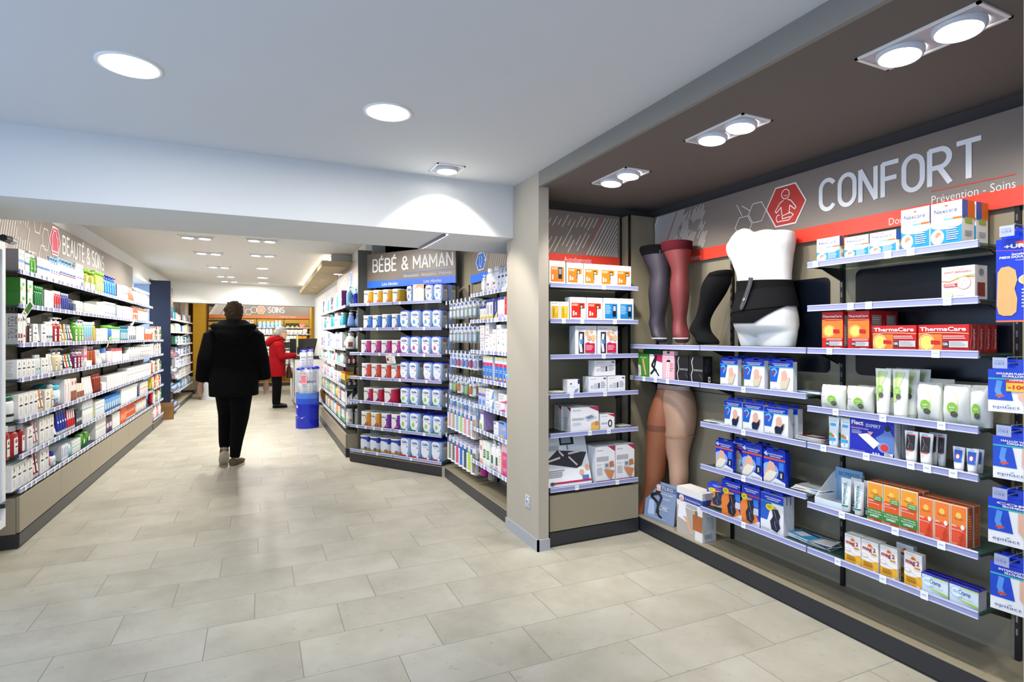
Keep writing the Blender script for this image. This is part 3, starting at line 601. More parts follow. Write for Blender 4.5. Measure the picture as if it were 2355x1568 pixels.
def d_confort(m,ps,f,f2):
    a=ps(1883,480); b=ps(2253,418); w_=b[0]-a[0]; h0=ps(1915,478)[1]; h1=ps(2150,340)[1]
    z0=ps(1907,480)[1]; z1=ps(1907,413)[1]
    strokes(m,'CONFORT',a[0]+.012,z0,w_-.012,z1-z0,.021,('#eceef2','card'),f)
    p0=ps(2143,440); p1=ps(2336,400); stroke(m,[(p0[0],p0[1]),(p1[0],p1[1])],.004,('#d8402f','card'),f)
    q=ps(2143,462); txt(m,'Prévention - Soins',p0[0],p0[1]-.055,p1[0]-p0[0],.036,'#eceef2',f,-.01)
    for t,xa,xb in (('Contention',1552,1611),('Lombaire',1780,1829),('Douleurs',2045,2120)):
        A_=ps(xa,595)[0]; B_=ps(xb,595)[0]; txt(m,t,A_,1.866,B_-A_,.034,'#eceef2',f2,-.012)
    c=ps(1807,472); hexa(m,f,c[0],c[1],(ps(1853,460)[0]-ps(1762,480)[0])/2,.125,'#f0efee','#c8352c',.007)
    cx,cz=c; k=.55
    wl=('#f5f2f0','card')
    stroke(m,arc(cx,cz+.062,.024,.026,0,360,18),.005,wl,f2); stroke(m,arc(cx,cz+.06,.01,.008,200,340,6),.003,wl,f2)
    stroke(m,[(cx-.014,cz+.03),(cx-.035,cz+.02),(cx-.066,cz-.022),(cx-.058,cz-.032),(cx-.028,cz-.005),(cx-.022,cz-.05)],.005,wl,f2); stroke(m,[(cx+.014,cz+.03),(cx+.035,cz+.02),(cx+.066,cz-.022),(cx+.058,cz-.032),(cx+.028,cz-.005),(cx+.022,cz-.05)],.005,wl,f2)
    stroke(m,arc(cx-.045,cz-.065,.014,.02,60,300,8)+[(cx+.02,cz-.085),(cx+.05,cz-.06),(cx+.03,cz-.045),(cx-.02,cz-.055),(cx-.02,cz-.072),(cx+.03,cz-.068)],.005,wl,f2)
    r=.062
    for hx,hy in ((cx-.19,cz+.0),(cx-.29,cz-.062)): hexa(m,f,hx,hy,r*1.0,.064,'#f0efee',None,.004)
    stroke(m,[(cx-.24,cz+.02),(cx-.3,cz+.06)],.004,wl,f); stroke(m,[(cx-.12,cz),(cx-.13,cz)],.004,wl,f)
    stroke(m,[(cx-.30,cz+.002),(cx-.34,cz+.075)],.004,wl,f)
    diag(m,f,-.13,.50,1.935,2.225,.16,62,'#d8402f',1.35,4,t=.0034)
t=sign(R,-.125,2.45,1.855,2.232,'#e2402c','wall_sign','long taupe sign reading CONFORT with red hexagon and red strip',d_confort)
def d_auto(m,ps,f,f2):
    x0=ps(1266,560)[0]; x1=ps(1422,560)[0]
    diag(m,f,0.0,x1-.01,1.935,2.21,.16,26,'#d8402f',-1.55,8,t=.0042)
    a=ps(1297,595)[0]; b=ps(1360,600)[0]; txt(m,'Autodiagnostic',a,1.878,b-a,.036,'#eceef2',f2,-.012)
sign(A,.0,.712,1.855,2.232,'#e2402c','wall_sign','short taupe sign with white diagonal lines reading Autodiagnostic',d_auto)
def d_beaute(m,ps,f,f2):
    a=ps(143,570); b=ps(239,615); z0=ps(145,582)[1]; z1=ps(145,543)[1]
    strokes(m,'BEAUTÉ & SOINS',a[0]+.01,z0,b[0]-a[0]-.02,z1-z0,.02,('#f2f2f2','card'),f)
    c=ps(126,555); rx=(ps(138,560)[0]-ps(113,550)[0])/2; hexa(m,f,c[0],c[1],rx,(ps(126,519)[1]-ps(126,590)[1])/2*1.0,'#f2f2f2','#c8405e',.01)
    wl=('#f5f2f0','card'); cx,cz=c
    stroke(m,[(cx-.07,cz-.09),(cx-.07,cz+.04),(cx-.03,cz+.09),(cx+.02,cz+.09),(cx+.03,cz+.05),(cx+.07,cz+.03),(cx+.07,cz-.09),(cx-.07,cz-.09)],.008,wl,f2); stroke(m,[(cx-.03,cz+.09),(cx-.05,cz+.12),(cx+.04,cz+.12)],.008,wl,f2)
    for hx,hy,r in ((c[0]-rx*1.62,c[1]-.02,.16),(c[0]-rx*2.1,c[1]-.17,.15),(c[0]-rx*3.0,c[1]+.09,.18)): hexa(m,f,hx,hy,rx*.62,.10,'#f2f2f2',None,.006)
    diag(m,f,.70,1.5,1.93,2.33,.14,20,'#f2f2f2',1.2,5,t=.006)
sign(L,-.55,4.80,1.80,2.335,'#c8405e','wall_sign','long taupe sign reading BEAUTÉ & SOINS with pink hexagon',d_beaute,stripz=.1)
def d_bebe(m,ps,f,f2):
    a=ps(857,640); b=ps(1043,600); z0=ps(860,625)[1]; z1=ps(860,598)[1]
    strokes(m,'BÉBÉ & MAMAN',a[0]+.008,z0,b[0]-a[0]-.014,(z1-z0),.020,('#f4f4f4','card'),f)
    p=ps(928,628); q=ps(1046,621); stroke(m,[(p[0],2.035),(q[0],2.035)],.005,('#3f7fe0','card'),f); txt(m,'Alimentation - Accessoires - Maternité',p[0],1.988,ps(1039,630)[0]-p[0],.03,'#f4f4f4',f,-.01)
    for xa,xb in ((879,915),(975,1015)): x=ps(xa,650)[0]; txt(m,'Laits infantiles',x,1.915,ps(xb,650)[0]-x,.034,'#f4f4f4',f2)
sign(M2,.02,1.262,1.895,2.272,'#2f74ee','wall_sign','angled taupe sign reading BÉBÉ & MAMAN with blue strip',d_bebe,stripz=.075)
def d_bebe1(m,ps,f,f2):
    a=ps(789,640); b=ps(801,640); strokes(m,'BÉBÉ',a[0],2.03,max(.3,b[0]-a[0]),.15,.02,('#f4f4f4','card'),f)
    c=ps(808,640); hexa(m,f,c[0],2.1,.11,.13,'#f4f4f4','#2f6fc8',.01); hexa(m,f,c[0]+.27,2.08,.1,.1,'#f4f4f4',None,.007)
    diag(m,f,c[0]+.45,2.35,1.99,2.31,.14,18,'#f2f2f2',-1.2,6,t=.006)
sign(M1,.3,2.90,1.90,2.325,'#4d84dd','wall_sign','narrow foreshortened BÉBÉ sign facing the aisle on corner unit',d_bebe1,stripz=.09)
MB().box(1.0,1.15,6.26,6.30,.1,2.32,('#55574f','lam')).build('corner_post',label='dark upright corner post left of the BÉBÉ & MAMAN sign',cat='post')
def d_m3(m,ps,f,f2):
    a=ps(1095,598); b=ps(1118,598); c=((a[0]+b[0])/2,(ps(1107,580)[1]+ps(1107,621)[1])/2); hexa(m,f,c[0],c[1],(b[0]-a[0])/2,(ps(1107,578)[1]-ps(1107,622)[1])/2,'#f4f4f4','#2f6fc8',.008)
    stroke(m,[(c[0]-.03,c[1]+.05),(c[0]-.035,c[1]-.03),(c[0],c[1]-.055),(c[0]+.03,c[1]+.02),(c[0]+.01,c[1]+.05)],.006,('#f4f4f4','card'),f2)
    stroke(m,[(c[0]+.08,c[1]),(c[0]+.13,c[1]),(c[0]+.15,c[1]+.05)],.005,('#f4f4f4','card'),f); diag(m,f,c[0]+.18,1.35,1.95,2.21,.12,18,'#f2f2f2',1,9,t=.005)
sign(M3,.09,1.48,1.865,2.232,'#2f74ee','wall_sign','taupe sign with blue hexagon and diagonal lines beside pillar',d_m3,dep=.23,stripz=.075)
# ================================================================ PRODUCTS: right wall
T5=Crop(1850,440,3.921); T6=Crop(1850,800,3.921); T7=Crop(1850,1150,3.75); T3=Crop(1450,480,3.733); T4=Crop(1450,850,3.734); TA=Crop(1170,400,3.563); TB=Crop(1170,800,3.266)
def nex(big): return [('r',0,0,1,.52 if big else .5,'#1790cf'),('e',.5,.52,.55,.12,'white'),('e',.22,.24,.22,.17,'#e9c9b4'),('e',.25,.27,.10,.08,'#b98a6a'),('p',[(.1,.18),(.38,.3),(.42,.22),(.2,.08)],'white'),('r',.42,.6,.72,.63,'sky'),('r',.72,.595,1,.64,'orange'),
    ('t',.12,.76,.74,'Nexcare','#2c3f8c',.10),('t',.28,.67,.4,'ColdHot','#6a6f80',.045),('t',.44,.9,.12,'3M','red',.035,.02),('l',.52,.14,.94,.46,7,'#cfe9f7'),('r',.44,.02,.66,.06,'white')]
NS=[('r',0,.6,.45,1,'#2a62b8'),('r',.45,.62,1,1,'#e0701c'),('r',.2,.5,.8,.62,'#a7b94a'),('l',.2,.2,.8,.34,3,'grey')]
P(R,0,T5,107,322,418,1,'carton','white','small white and blue heat mask carton with face picture',rows=2,d=.05,pr=nex(0),sp=NS)
P(R,0,T5,356,832,402,2,'carton','white','medium white and blue cold hot pack carton',rows=1,d=.10,pr=nex(0),sp=NS)
P(R,0,T5,866,1428,150,2,'carton','white','large white and blue cold hot pack carton with hand picture',rows=2,d=.085,pr=nex(1),sp=NS,rg=.012)
P(R,1,T5,1230,1545,675,1,'carton','#f1efe9','heat patch carton with round shoulder picture standing alone',d=.085,sp=[('r',.2,.1,.8,.5,'dred'),('e',.5,.8,.2,.1,'grey')],pr=[('t',.08,.80,.82,'SAINT-BERNARD','red',.06,.02),('t',.24,.9,.5,'Patchs chauffants','red',.035),('s',[(0,.58),(.25,.55),(.5,.64),(.75,.68),(1,.66)],.03,'orange'),('s',[(.4,.62),(.7,.7),(1,.72)],.03,'lime'),('e',.68,.5,.22,.19,'#d6604f'),('e',.68,.5,.205,.178,'white'),('s',[(.58,.36),(.66,.5),(.7,.58),(.76,.48),(.8,.36)],.012,'grey'),('p',[(.08,.4),(.48,.4),(.5,.5),(.08,.5)],'red'),('t',.11,.46,.3,'DOULEURS','white',.03,.02),('t',.11,.42,.34,'MUSCULAIRES','white',.03,.02),('l',.08,.32,.5,.38,3,'grey'),('e',.28,.16,.09,.07,'lime'),('e',.28,.16,.07,.055,'white'),('l',.42,.12,.8,.2,2,'lgrey'),('r',.72,.02,.92,.04,'red')])
def therm(wide):
    a=.0 if wide else 0
    return [('r',0,0,1,1,'#c3151c'),('r',0,.32 if not wide else .0,1 if not wide else .48,.76 if not wide else .66,'#f07a2a'),('e',.35 if not wide else .17,.5 if not wide else .36,.24 if not wide else .13,.13 if not wide else .26,'#f7dc6a'),('s',arc(.35 if not wide else .17,.5 if not wide else .36,.28 if not wide else .15,.15 if not wide else .3,0,360,20),.014,'#ffe9c0'),
      ('s',[(0,.78),(.3,.795),(.7,.79),(1,.775)] if not wide else [(0,.68),(.3,.72),(.7,.71),(1,.68)],.015,'#ffd08a'),('t',.03,.85 if not wide else .78,.92,'ThermaCare','white',.055 if not wide else .14,.025),('p',[(.55,.44),(.85,.44),(.85,.53),(.55,.55)] if not wide else [(.26,.3),(.45,.3),(.45,.42),(.26,.45)],'#c3151c'),
      ('l',.22 if not wide else .5,.25 if not wide else .48,.98,.31 if not wide else .62,2,'#ffd9cf'),('r',.2 if not wide else .5,.12 if not wide else .2,.37 if not wide else .62,.23 if not wide else .42,'#3c3c3e'),('t',.22 if not wide else .51,.155 if not wide else .27,.13 if not wide else .09,'16h','white',.05 if not wide else .1,.02),('r',.38 if not wide else .63,.12 if not wide else .2,.99,.23 if not wide else .42,'#c9c9c9'),('l',.4 if not wide else .65,.13 if not wide else .23,.95,.22 if not wide else .4,4,'grey'),('l',.6,.03,.96,.08,2,'#ffd9cf')]
TS=[('r',.15,.1,.85,.9,'#9c9490'),('l',.2,.15,.8,.85,14,'#d8d4d0')]; TS2=[('s',[(.2,.1),(.2,.45),(.35,.5),(.35,.95)],.04,'#e8b0a8'),('t',.8,.12,.72,'ThermaCare','#f0d0c8',.3,.02,1)]
P(R,2,T5,155,352,1085,1,'carton','#c3151c','tall red heat patch carton, left one,',rows=1,d=.06,pr=therm(0),sp=TS); P(R,2,T5,388,590,1080,1,'carton','#c3151c','tall red heat patch carton with deep grey side',rows=2,d=.1,pr=therm(0),sp=TS)
P(R,2,T5,608,1497,1210,2,'carton','#b8151b','wide red heat patch carton with yellow patch picture',rows=4,d=.046,pr=therm(1),sp=TS2)
ARG=[('e',.42,.5,.2,.17,'#8cc63f'),('e',.5,.36,.11,.09,'#5c5b55'),('t',.31,.5,.22,'Argile','white',.05),('t',.34,.43,.16,'verte','white',.045),('t',.03,.72,.3,'argiletz','#8a8a86',.05),('l',.1,.12,.5,.2,2,'lgrey')]
def strong(a,k=1): return a
P(R,4,T6,115,338,338,1,'pouch','#e9ebe2','creased white pack of green clay, left one,',d=.07,rows=1,pr=[('e',.62,.5,.2,.2,'#8cc63f'),('e',.72,.32,.12,.12,'#5c5b55'),('t',.5,.52,.24,'Argile','white',.06),('t',.53,.42,.18,'verte','white',.05),('t',.0,.58,.32,'argiletz','grey',.07),('l',.1,.2,.5,.3,3,'lgrey')],fill=.98)
P(R,4,T6,342,590,352,1,'pouch','#e9ebe2','creased white pack of green clay with plastic flap',d=.07,rows=2,seed=5,pr=[('e',.62,.5,.2,.2,'#8cc63f'),('e',.72,.32,.12,.12,'#5c5b55'),('t',.5,.52,.24,'Argile','white',.06),('t',.53,.42,.18,'verte','white',.05),('t',.0,.58,.32,'argiletz','grey',.07),('l',.1,.2,.5,.3,3,'lgrey')])
P(R,4,T6,605,920,188,2,'tube','#eef0ea','tall white and light green clay tube',rows=3,rg=.006,kx=.012,capf=.07,pr=[('r',0,.28,.3,.94,'#b8dc7c'),('p',[(.3,.94),(.3,.5),(.95,.9),(.95,.94)],'#cfe6a6'),('e',.32,.52,.34,.1,'#8cc63f'),('e',.5,.40,.24,.06,'#5c5b55'),('t',.08,.53,.46,'Argile','white',.035,.01),('t',.12,.485,.36,'verte','white',.035,.01)])
P(R,4,T6,968,1455,318,2,'pouch','#eceee8','plump white bag of green clay powder',d=.09,seed=3,pr=[('e',.55,.5,.24,.17,'#8cc63f'),('e',.62,.32,.16,.09,'#5c5b55'),('t',.42,.5,.26,'Argile','white',.055,.01),('t',.46,.42,.18,'verte','white',.05,.01),('s',[(.45,.98),(.8,.75),(.75,.4),(.6,.02)],.02,'#cfe04a'),('l',.05,.05,.3,.1,2,'lgrey')],rows=1)
P(R,4,T6,1450,1650,345,1,'pouch','#dfe2dc','shiny bag of green clay leaning at shelf end',d=.08,seed=8,off=.04,pr=[('e',.5,.5,.24,.17,'#8cc63f'),('e',.55,.32,.16,.09,'#5c5b55'),('t',.38,.5,.26,'Argile','white',.055,.01)])
P(R,4,T6,1085,1320,285,1,'pouch','#e6e8e2','flat topped clay bag behind the plump bags',d=.07,seed=9,off=.12,pr=[])
P(R,5,T6,190,405,625,2,'tube','#eef5fa','white and blue cream tube with vegetable picture',rows=2,kx=.01,capf=.1,pr=[('r',.1,.68,.9,.78,'sky'),('t',.08,.84,.84,'natur active','#6aa5c9',.05),('e',.35,.36,.28,.07,'#4e9a3a'),('e',.65,.33,.2,.05,'#d8542a'),('r',0,.16,1,.26,'#2a9ad8'),('e',.7,.08,.1,.03,'sky')])
P(R,5,T6,400,822,655,1,'carton','#1d2bb4','wide dark blue cold and hot patch carton',d=.045,rows=3,side='#e4e4ea',rg=.004,sp=[('l',.3,.1,.7,.9,12,'lgrey')],pr=[('t',.04,.83,.28,'Flect','white',.12,.035),('t',.38,.80,.33,'EXPERT','#c9cde4',.09,.03),('s',[(.04,.79),(.4,.79)],.006,'red'),('t',.04,.71,.4,'PATCH FROID ET CHAUD','white',.035,.02),('l',.05,.56,.3,.68,4,'#c9cde4'),('p',[(.78,.7),(.82,.86),(.9,.88),(.93,.74),(1,.6),(1,.12),(.8,.1),(.72,.35),(.6,.52)],'#5c80c4'),('e',.86,.82,.06,.08,'#1a1a2c'),('p',[(.2,.55),(.42,.62),(.7,.38),(.56,.2)],'white'),('e',.78,.28,.13,.14,'#8a9ad0'),('e',.8,.28,.09,.1,'#d8383a'),('p',[(.42,.68),(.56,.68),(.49,.56)],'#e8a0b8'),('r',.8,.02,.98,.14,'white'),('l',.82,.03,.96,.13,4,'black'),('l',.04,.05,.4,.1,2,'#aab0dc'),('e',.56,.08,.02,.03,'white'),('e',.62,.08,.02,.03,'white'),('e',.68,.08,.02,.03,'white')])
BT=[('r',0,.34,1,.84,'#2a2a2c'),('r',0,.84,1,.88,'#c81a22'),('s',[(.2,.8),(.45,.62),(.3,.4)],.09,'#8a8a8c'),('s',[(.45,.62),(.8,.5)],.08,'#6a6a6c'),('e',.45,.62,.06,.02,'red'),('e',.3,.45,.05,.02,'red'),('r',.1,.3,.9,.33,'red'),('l',.1,.14,.7,.26,3,'lgrey'),('e',.2,.93,.08,.03,'sky'),('l',.35,.9,.9,.96,1,'sky')]
P(R,5,T6,875,1145,752,2,'tube','#f2f2f2','black and white muscle gel tube with red line',rows=1,capf=.1,pr=BT); P(R,5,T6,1115,1262,765,2,'tube','#f2f2f2','black and white muscle gel tube standing behind',off=.075,capf=.1,pr=BT,fill=1.2)
BL=[('r',0,.3,1,.86,'#2a62c8'),('e',.5,.56,.28,.14,'#b83a5a'),('e',.5,.56,.2,.1,'white'),('l',.1,.88,.9,.97,2,'sky'),('p',[(0,.3),(1,.3),(1,.5)],'#5a9ae0')]
P(R,5,T6,1315,1560,895,2,'tube','#f0f2f6','short blue and white gel tube',capf=.14,pr=BL); P(R,5,T6,1500,1610,915,1,'tube','#f0f2f6','short blue and white gel tube behind the pair',off=.07,capf=.14,pr=BL)
# gel display box
s0=R.hit(*T6(80,1400),.02)[0]; s1=R.hit(*T6(330,1400),.02)[0]; t=empty('counter_display_box',R.w((s0+s1)/2,.03,R.z[7]+.0006),R.a,'white and pale blue cardboard display holding gel tubes on lower shelf','display box')
W=(s1-s0); m=MB(); m.box(-W/2,W/2,0,.16,0,.003,('white','card')); m.box(-W/2,W/2,0,.002,.003,.035,('#dfeaf4','card')); m.box(-W/2,W/2,.158,.16,.003,.15,('#8fb8dc','card'))
for x in (-W/2,W/2-.002): m.loft([[(x,.002,.003),(x,.158,.003),(x,.158,.15),(x,.12,.13),(x,.002,.035)],[(x+.002,.002,.003),(x+.002,.158,.003),(x+.002,.158,.15),(x+.002,.12,.13),(x+.002,.002,.035)]],('white','card'),False)
m.build('tray',t); m=MB(); m.box(-W/2+.003,W/2-.003,.15,.157,.11,.165,('#7fb2dc','card')); prints(m,[('t',.14,.35,.72,'BIOFREEZE','#1c4c8c',.35)],W,.055,lambda x,z,o:(x,.15-o,.11+z)); m.build('header_card',t)
BF=[('t',.62,.12,.72,'BIOFREEZE','#1f6a6a',.34,.02,1),('l',.6,.5,.92,.9,5,'#a9d0dc'),('l',.6,.25,.9,.45,4,'#a9c8c8'),('r',0,.04,1,.09,'#1f7a70')]
P(R,7,T6,300,530,1180,2,'tube','#eef4f6','slim white gel tube with teal band',rows=2,kx=.02,rg=.005,off=.03,z=R.z[7]+.004,fill=.86,capf=.12,cc='#f4f6f6',pr=BF)
WB=[('r',0,0,1,1,'#e8e0c8'),('r',.04,.02,.96,.97,'#e05a1e'),('r',.04,.6,.96,.97,'#f0a030'),('e',.5,.78,.16,.06,'#f4c860'),('t',.22,.70,.56,'WELEDA','#b85018',.04),('t',.08,.52,.36,'ARNICA','white',.035,.015),('t',.08,.46,.72,'Huile de Massage','white',.03),('l',.1,.04,.5,.08,2,'#f4d0a0')]
WG=WB+[('r',.0,.1,1,.33,'#2f8a34'),('t',.1,.27,.8,'1 Gel Douche','white',.035,.015),('t',.06,.215,.88,"Sport à l'Arnica",'white',.035,.015),('t',.2,.14,.6,'OFFERT','white',.05,.03),('r',.45,.56,.96,.68,'#3f9a3a'),('t',.52,.63,.38,'OFFRE','white',.03,.02),('t',.5,.585,.42,'SPÉCIALE','white',.025,.02)]
WS=[('r',.1,.02,.9,.98,'#d8622a'),('l',.2,.2,.8,.8,10,'#f0b080')]
P(R,7,T6,565,1025,1215,3,'carton','#e8e0c8','tall orange arnica oil carton with green offer band',rows=2,d=.036,pr=WG,sp=WS,top='#d8622a')
P(R,7,T6,1028,1470,1355,3,'carton','#e8e0c8','short orange arnica oil carton with flower picture',rows=2,d=.042,top='#d8622a',sp=WS,pr=[('r',0,0,1,1,'#f0e8d8'),('r',.04,.02,.96,.98,'#e8502a'),('r',.04,.5,.96,.98,'#f08030'),('e',.5,.76,.18,.08,'#f4c860'),('t',.22,.66,.56,'WELEDA','#b85018',.05),('t',.08,.48,.3,'ARNICA','white',.045,.015),('t',.08,.4,.66,'Huile de Massage','white',.035),('e',.75,.5,.12,.06,'white'),('s',[(.7,.08),(.74,.3)],.02,'#b83a18'),('s',[(.6,.06),(.62,.22)],.02,'#b83a18'),('e',.74,.32,.09,.04,'#c8401a'),('e',.62,.24,.08,.035,'#c8401a'),('e',.84,.2,.07,.03,'#c8401a'),('l',.1,.04,.5,.1,2,'#f4d0a0')])
MG=[('r',0,0,1,.37,'#f2b62c'),('e',.35,.37,.5,.07,'white'),('s',[(0,.43),(.3,.44),(.7,.36),(1,.3)],.012,'#c8402a'),('p',[(.35,.8),(.42,.88),(.54,.9),(.62,.86),(.7,.8)],'#f0942a'),('e',.52,.84,.08,.035,'#d8601a'),('t',.08,.67,.56,'mag','#9c1c3c',.13,.03),('t',.70,.67,.16,'2','#9c1c3c',.13,.03),('r',.6,.56,.92,.61,'#c98a2a'),('e',.22,.48,.18,.05,'white'),('s',arc(.22,.48,.18,.055,0,360,14),.01,'#c8402a'),('l',.14,.12,.86,.28,3,'#8a4a1a'),('l',.08,.92,.7,.96,1,'lgrey'),('e',.82,.06,.1,.025,'white')]
P(R,8,T7,345,640,305,2,'carton','#f2f0ec','white and yellow magnesium carton, left pair,',rows=2,d=.026,pr=MG,sp=[('t',.75,.08,.3,'mag 2','#9c1c3c',.5,.02,1)])
P(R,8,T7,650,805,405,1,'carton','#f2f0ec','white and yellow magnesium carton, middle one,',rows=1,d=.024,pr=MG,sp=[('t',.75,.08,.3,'mag 2','#9c1c3c',.5,.02,1)]); P(R,8,T7,857,1018,458,1,'carton','#f2f0ec','white and yellow magnesium carton beside blue cramp box',rows=1,d=.026,pr=MG); P(R,8,T7,790,945,382,1,'carton','#e9e9ec','white and yellow magnesium carton hidden behind others',off=.09,d=.024,pr=MG)
P(R,8,T7,1003,1508,655,2,'carton','#dbeaf5','wide pale blue cramp tablet carton',rows=2,d=.026,top='#1c1ca8',side='#e8e8f0',rg=.003,sp=[('r',.1,.05,.9,.9,'#c8ccd8'),('r',0,.93,1,1,'#1c1ca8')],pr=[('r',0,.92,1,1,'#1c1ca8'),('e',.25,.6,.25,.3,'#bcdcf0'),('e',.25,.6,.18,.22,'#eaf4fa'),('t',.12,.56,.18,'dé','#8ab0d8',.18),('t',.32,.56,.42,'Cramp','#1c4ca0',.2,.01),('p',[(.3,.32),(1,.22),(1,.12),(.4,.26)],'#b4d82a'),('r',.4,.86,1,.91,'#b4d82a'),('l',.3,.36,.9,.4,1,'#8ab04a'),('t',.7,.04,.26,'URGO','#a9c8e8',.08)])
# middle bay: epitact boxes
def epi(kind):
    base=[('r',0,.82,1,1,'#1338c4'),('r',0,.795,1,.82,'#35b8b4'),('t',.12,.9,.76,'POUCE DOULOUREUX','white',.035,.03),('t',.2,.85,.6,'RHIZARTHROSE','white',.03,.03),('t',.05,.06,.42,'epitact','#5a6aa8',.07,-.01),('p',[(.2,.13),(.3,.145),(.27,.12)],'lime')]
    if kind=='a': return [('r',0,0,1,1,'#eceef2'),('p',[(0,.8),(.42,.8),(.3,.32),(0,.32)],'#1a5cc8'),('s',[(.06,.7),(.2,.76),(.3,.66),(.18,.5)],.05,'#7ab4e8'),('e',.16,.6,.05,.04,'red')]+base
    return [('r',0,0,1,1,'#1338c4'),('p',[(0,0),(1,0),(1,.12),(.2,.3),(0,.2)],'#eceef2'),('r',0,.74,1,.79,'#e8602a'),('e',.3,.4,.4,.25,'#8ab8ec'),('p',[(.1,.84),(.2,.84),(.14,.97),(0,.9)],'#dfe6f4'),('t',.2,.88,.7,'POUCE DOULOUREUX','white',.04,.03),('t',.3,.82,.5,'RHIZARTHROSE','white',.035,.03),('r',.72,.46,.94,.7,'#3a7ad8'),('r',.72,.22,.94,.43,'#1a1a2c'),('s',[(.83,.26),(.83,.38)],.08,'#c0c4cc'),('t',.48,.05,.46,'epitact','#5a6aa8',.07,-.01)]
def hand(c1,c2,hx=.62): return [('p',[(hx-.12,.12),(hx-.16,.3),(hx-.1,.44),(hx-.12,.6),(hx-.04,.7),(hx+.08,.72),(hx+.12,.6),(hx+.1,.45),(hx+.22,.52),(hx+.27,.48),(hx+.2,.34),(hx+.12,.14)],'#e0b09c'),('p',[(hx-.14,.12),(hx-.17,.3),(hx-.1,.38),(hx+.08,.36),(hx+.22,.5),(hx+.2,.3),(hx+.1,.12)],c2)]
EPA=epi('a')+hand(0,'#d8ccb0'); EPN=epi('a')+hand(0,'#1c2440'); EPB=epi('b')+[('p',[(.0,.12),(.1,.4),(.3,.7),(.5,.66),(.6,.45),(.5,.3),(.3,.12)],'#e0b09c'),('p',[(.0,.08),(.12,.3),(.3,.42),(.66,.4),(.5,.2),(.3,.08)],'#e9e2d2')]
ES=[('r',0,.82,1,1,'#1338c4'),('r',0,.79,1,.82,'#35b8b4'),('t',.7,.1,.3,'epitact','grey',.4,0,1)]
dd=dict(side='#e2e4ea',top='#1338c4')
def ppack(k,xs,w_,y,desc,pr,off=.03,d=.026,kind='pack',cc='#1338c4',**kw):
    for x,yy in zip(xs,y): P(R,k,T3 if k==3 else T4,x,x+w_,yy,1,'pack','#dfe2ea',desc,pr=pr,d=d,off=off,cc=cc,**kw)
ppack(3,[768,972,1195],[157,180,208],[1290,1305,1315],'white and blue thumb brace box with beige hand',EPA) if 0 else None
for x0,x1,y in ((768,925,1292),(972,1155,1302),(1195,1402,1312)): P(R,3,T3,x0,x1,y,1,'pack','#dfe2ea','blue topped white thumb splint box with bare hand',pr=EPA,d=.028,off=.03,cc='#1338c4')
for x0,x1,y in ((905,1010,1290),(1150,1235,1292)): P(R,3,T3,x0,x1,y,1,'pack','#dfe2ea','blue topped thumb splint box tucked behind',pr=EPA,d=.022,off=.085,cc='#1338c4',fill=1.2)
for x0,x1,y in ((805,960,272),(962,1148,296),(1145,1360,330)): P(R,5,T4,x0,x1,y,1,'pack','#dfe2ea','white and blue box showing navy thumb brace',pr=EPN,d=.036,off=.03,cc='#1338c4',rows=2,rg=.02,kx=.012)
for x0,x1,y in ((730,885,620),(957,1135,655),(1140,1335,702)): P(R,6,T4,x0,x1,y,1,'pack','#1338c4','blue box with orange stripe and beige wrist splint',pr=EPB,d=.02,off=.03,cc='#1338c4')
for x0,x1,y in ((880,1000,610),(1080,1200,655),(1250,1358,712)): P(R,6,T4,x0,x1,y,1,'pack','#1338c4','blue box with orange stripe set further back',pr=EPB,d=.018,off=.08,cc='#1338c4')
KN=[('p',[(.38,.62),(.62,.66),(.74,.5),(.66,.36),(.74,.2),(.6,.06),(.36,.1),(.3,.3),(.42,.44)],'#141c34'),('s',[(.48,.6),(.56,.42),(.5,.28),(.58,.12)],.02,'#8a94b0'),('e',.6,.36,.09,.07,'#2a3454')]
EK=[('r',0,0,1,1,'#1338c4'),('p',[(0,0),(1,0),(1,.1),(.5,.62),(.2,.7),(0,.5)],'#e8823a'),('p',[(.5,0),(1,0),(1,.16)],'#eceef2'),('r',0,.75,1,.78,'#d8402a'),('t',.22,.9,.72,'GENOU DOULOUREUX','white',.03,.03),('t',.3,.85,.5,'GONARTHROSE','white',.03,.03),('p',[(.36,.7),(.64,.7),(.6,.6),(.4,.6)],'#d8a084'),('e',.22,.7,.16,.085,'#e8e02a'),('l',.12,.66,.32,.74,3,'#6a6a1a'),('r',.7,.5,.95,.7,'#3a7ad8'),('r',.7,.3,.95,.48,'#c8ccd4'),('t',.5,.05,.42,'epitact','#5a6aa8',.05,-.01)]+KN
EK2=[('r',0,0,1,1,'#eceef2'),('p',[(0,.8),(.5,.8),(.3,.3),(0,.3)],'#1a5cc8'),('r',0,.8,1,1,'#1338c4'),('r',0,.78,1,.8,'#35b8b4'),('t',.2,.9,.7,'GENOU DOULOUREUX','white',.03,.03),('t',.3,.85,.5,'GONARTHROSE','white',.03,.03),('p',[(.36,.7),(.7,.7),(.66,.6),(.4,.6)],'#d8a084'),('e',.42,.66,.18,.085,'#e8e02a'),('l',.32,.62,.52,.7,3,'#6a6a1a'),('t',.05,.05,.38,'epitact','#5a6aa8',.05,-.01)]+[(k,)+( [(x+.14,y) for x,y in p[0]],)+tuple(p[1:]) if k in'ps' else (k,p[0]+.14)+tuple(p[1:]) for k,*p in KN]
for x0,x1,y in ((780,960,962),(940,1115,1005)): P(R,8,T4,x0,x1,y,1,'pack','#1338c4','tall blue and orange knee brace box',pr=EK,d=.03,off=.03,cc='#1338c4')
P(R,8,T4,1113,1320,1075,1,'pack','#dfe2ea','white and blue knee brace box',pr=EK2,d=.022,off=.03,cc='#1338c4',rows=3,rg=.006)
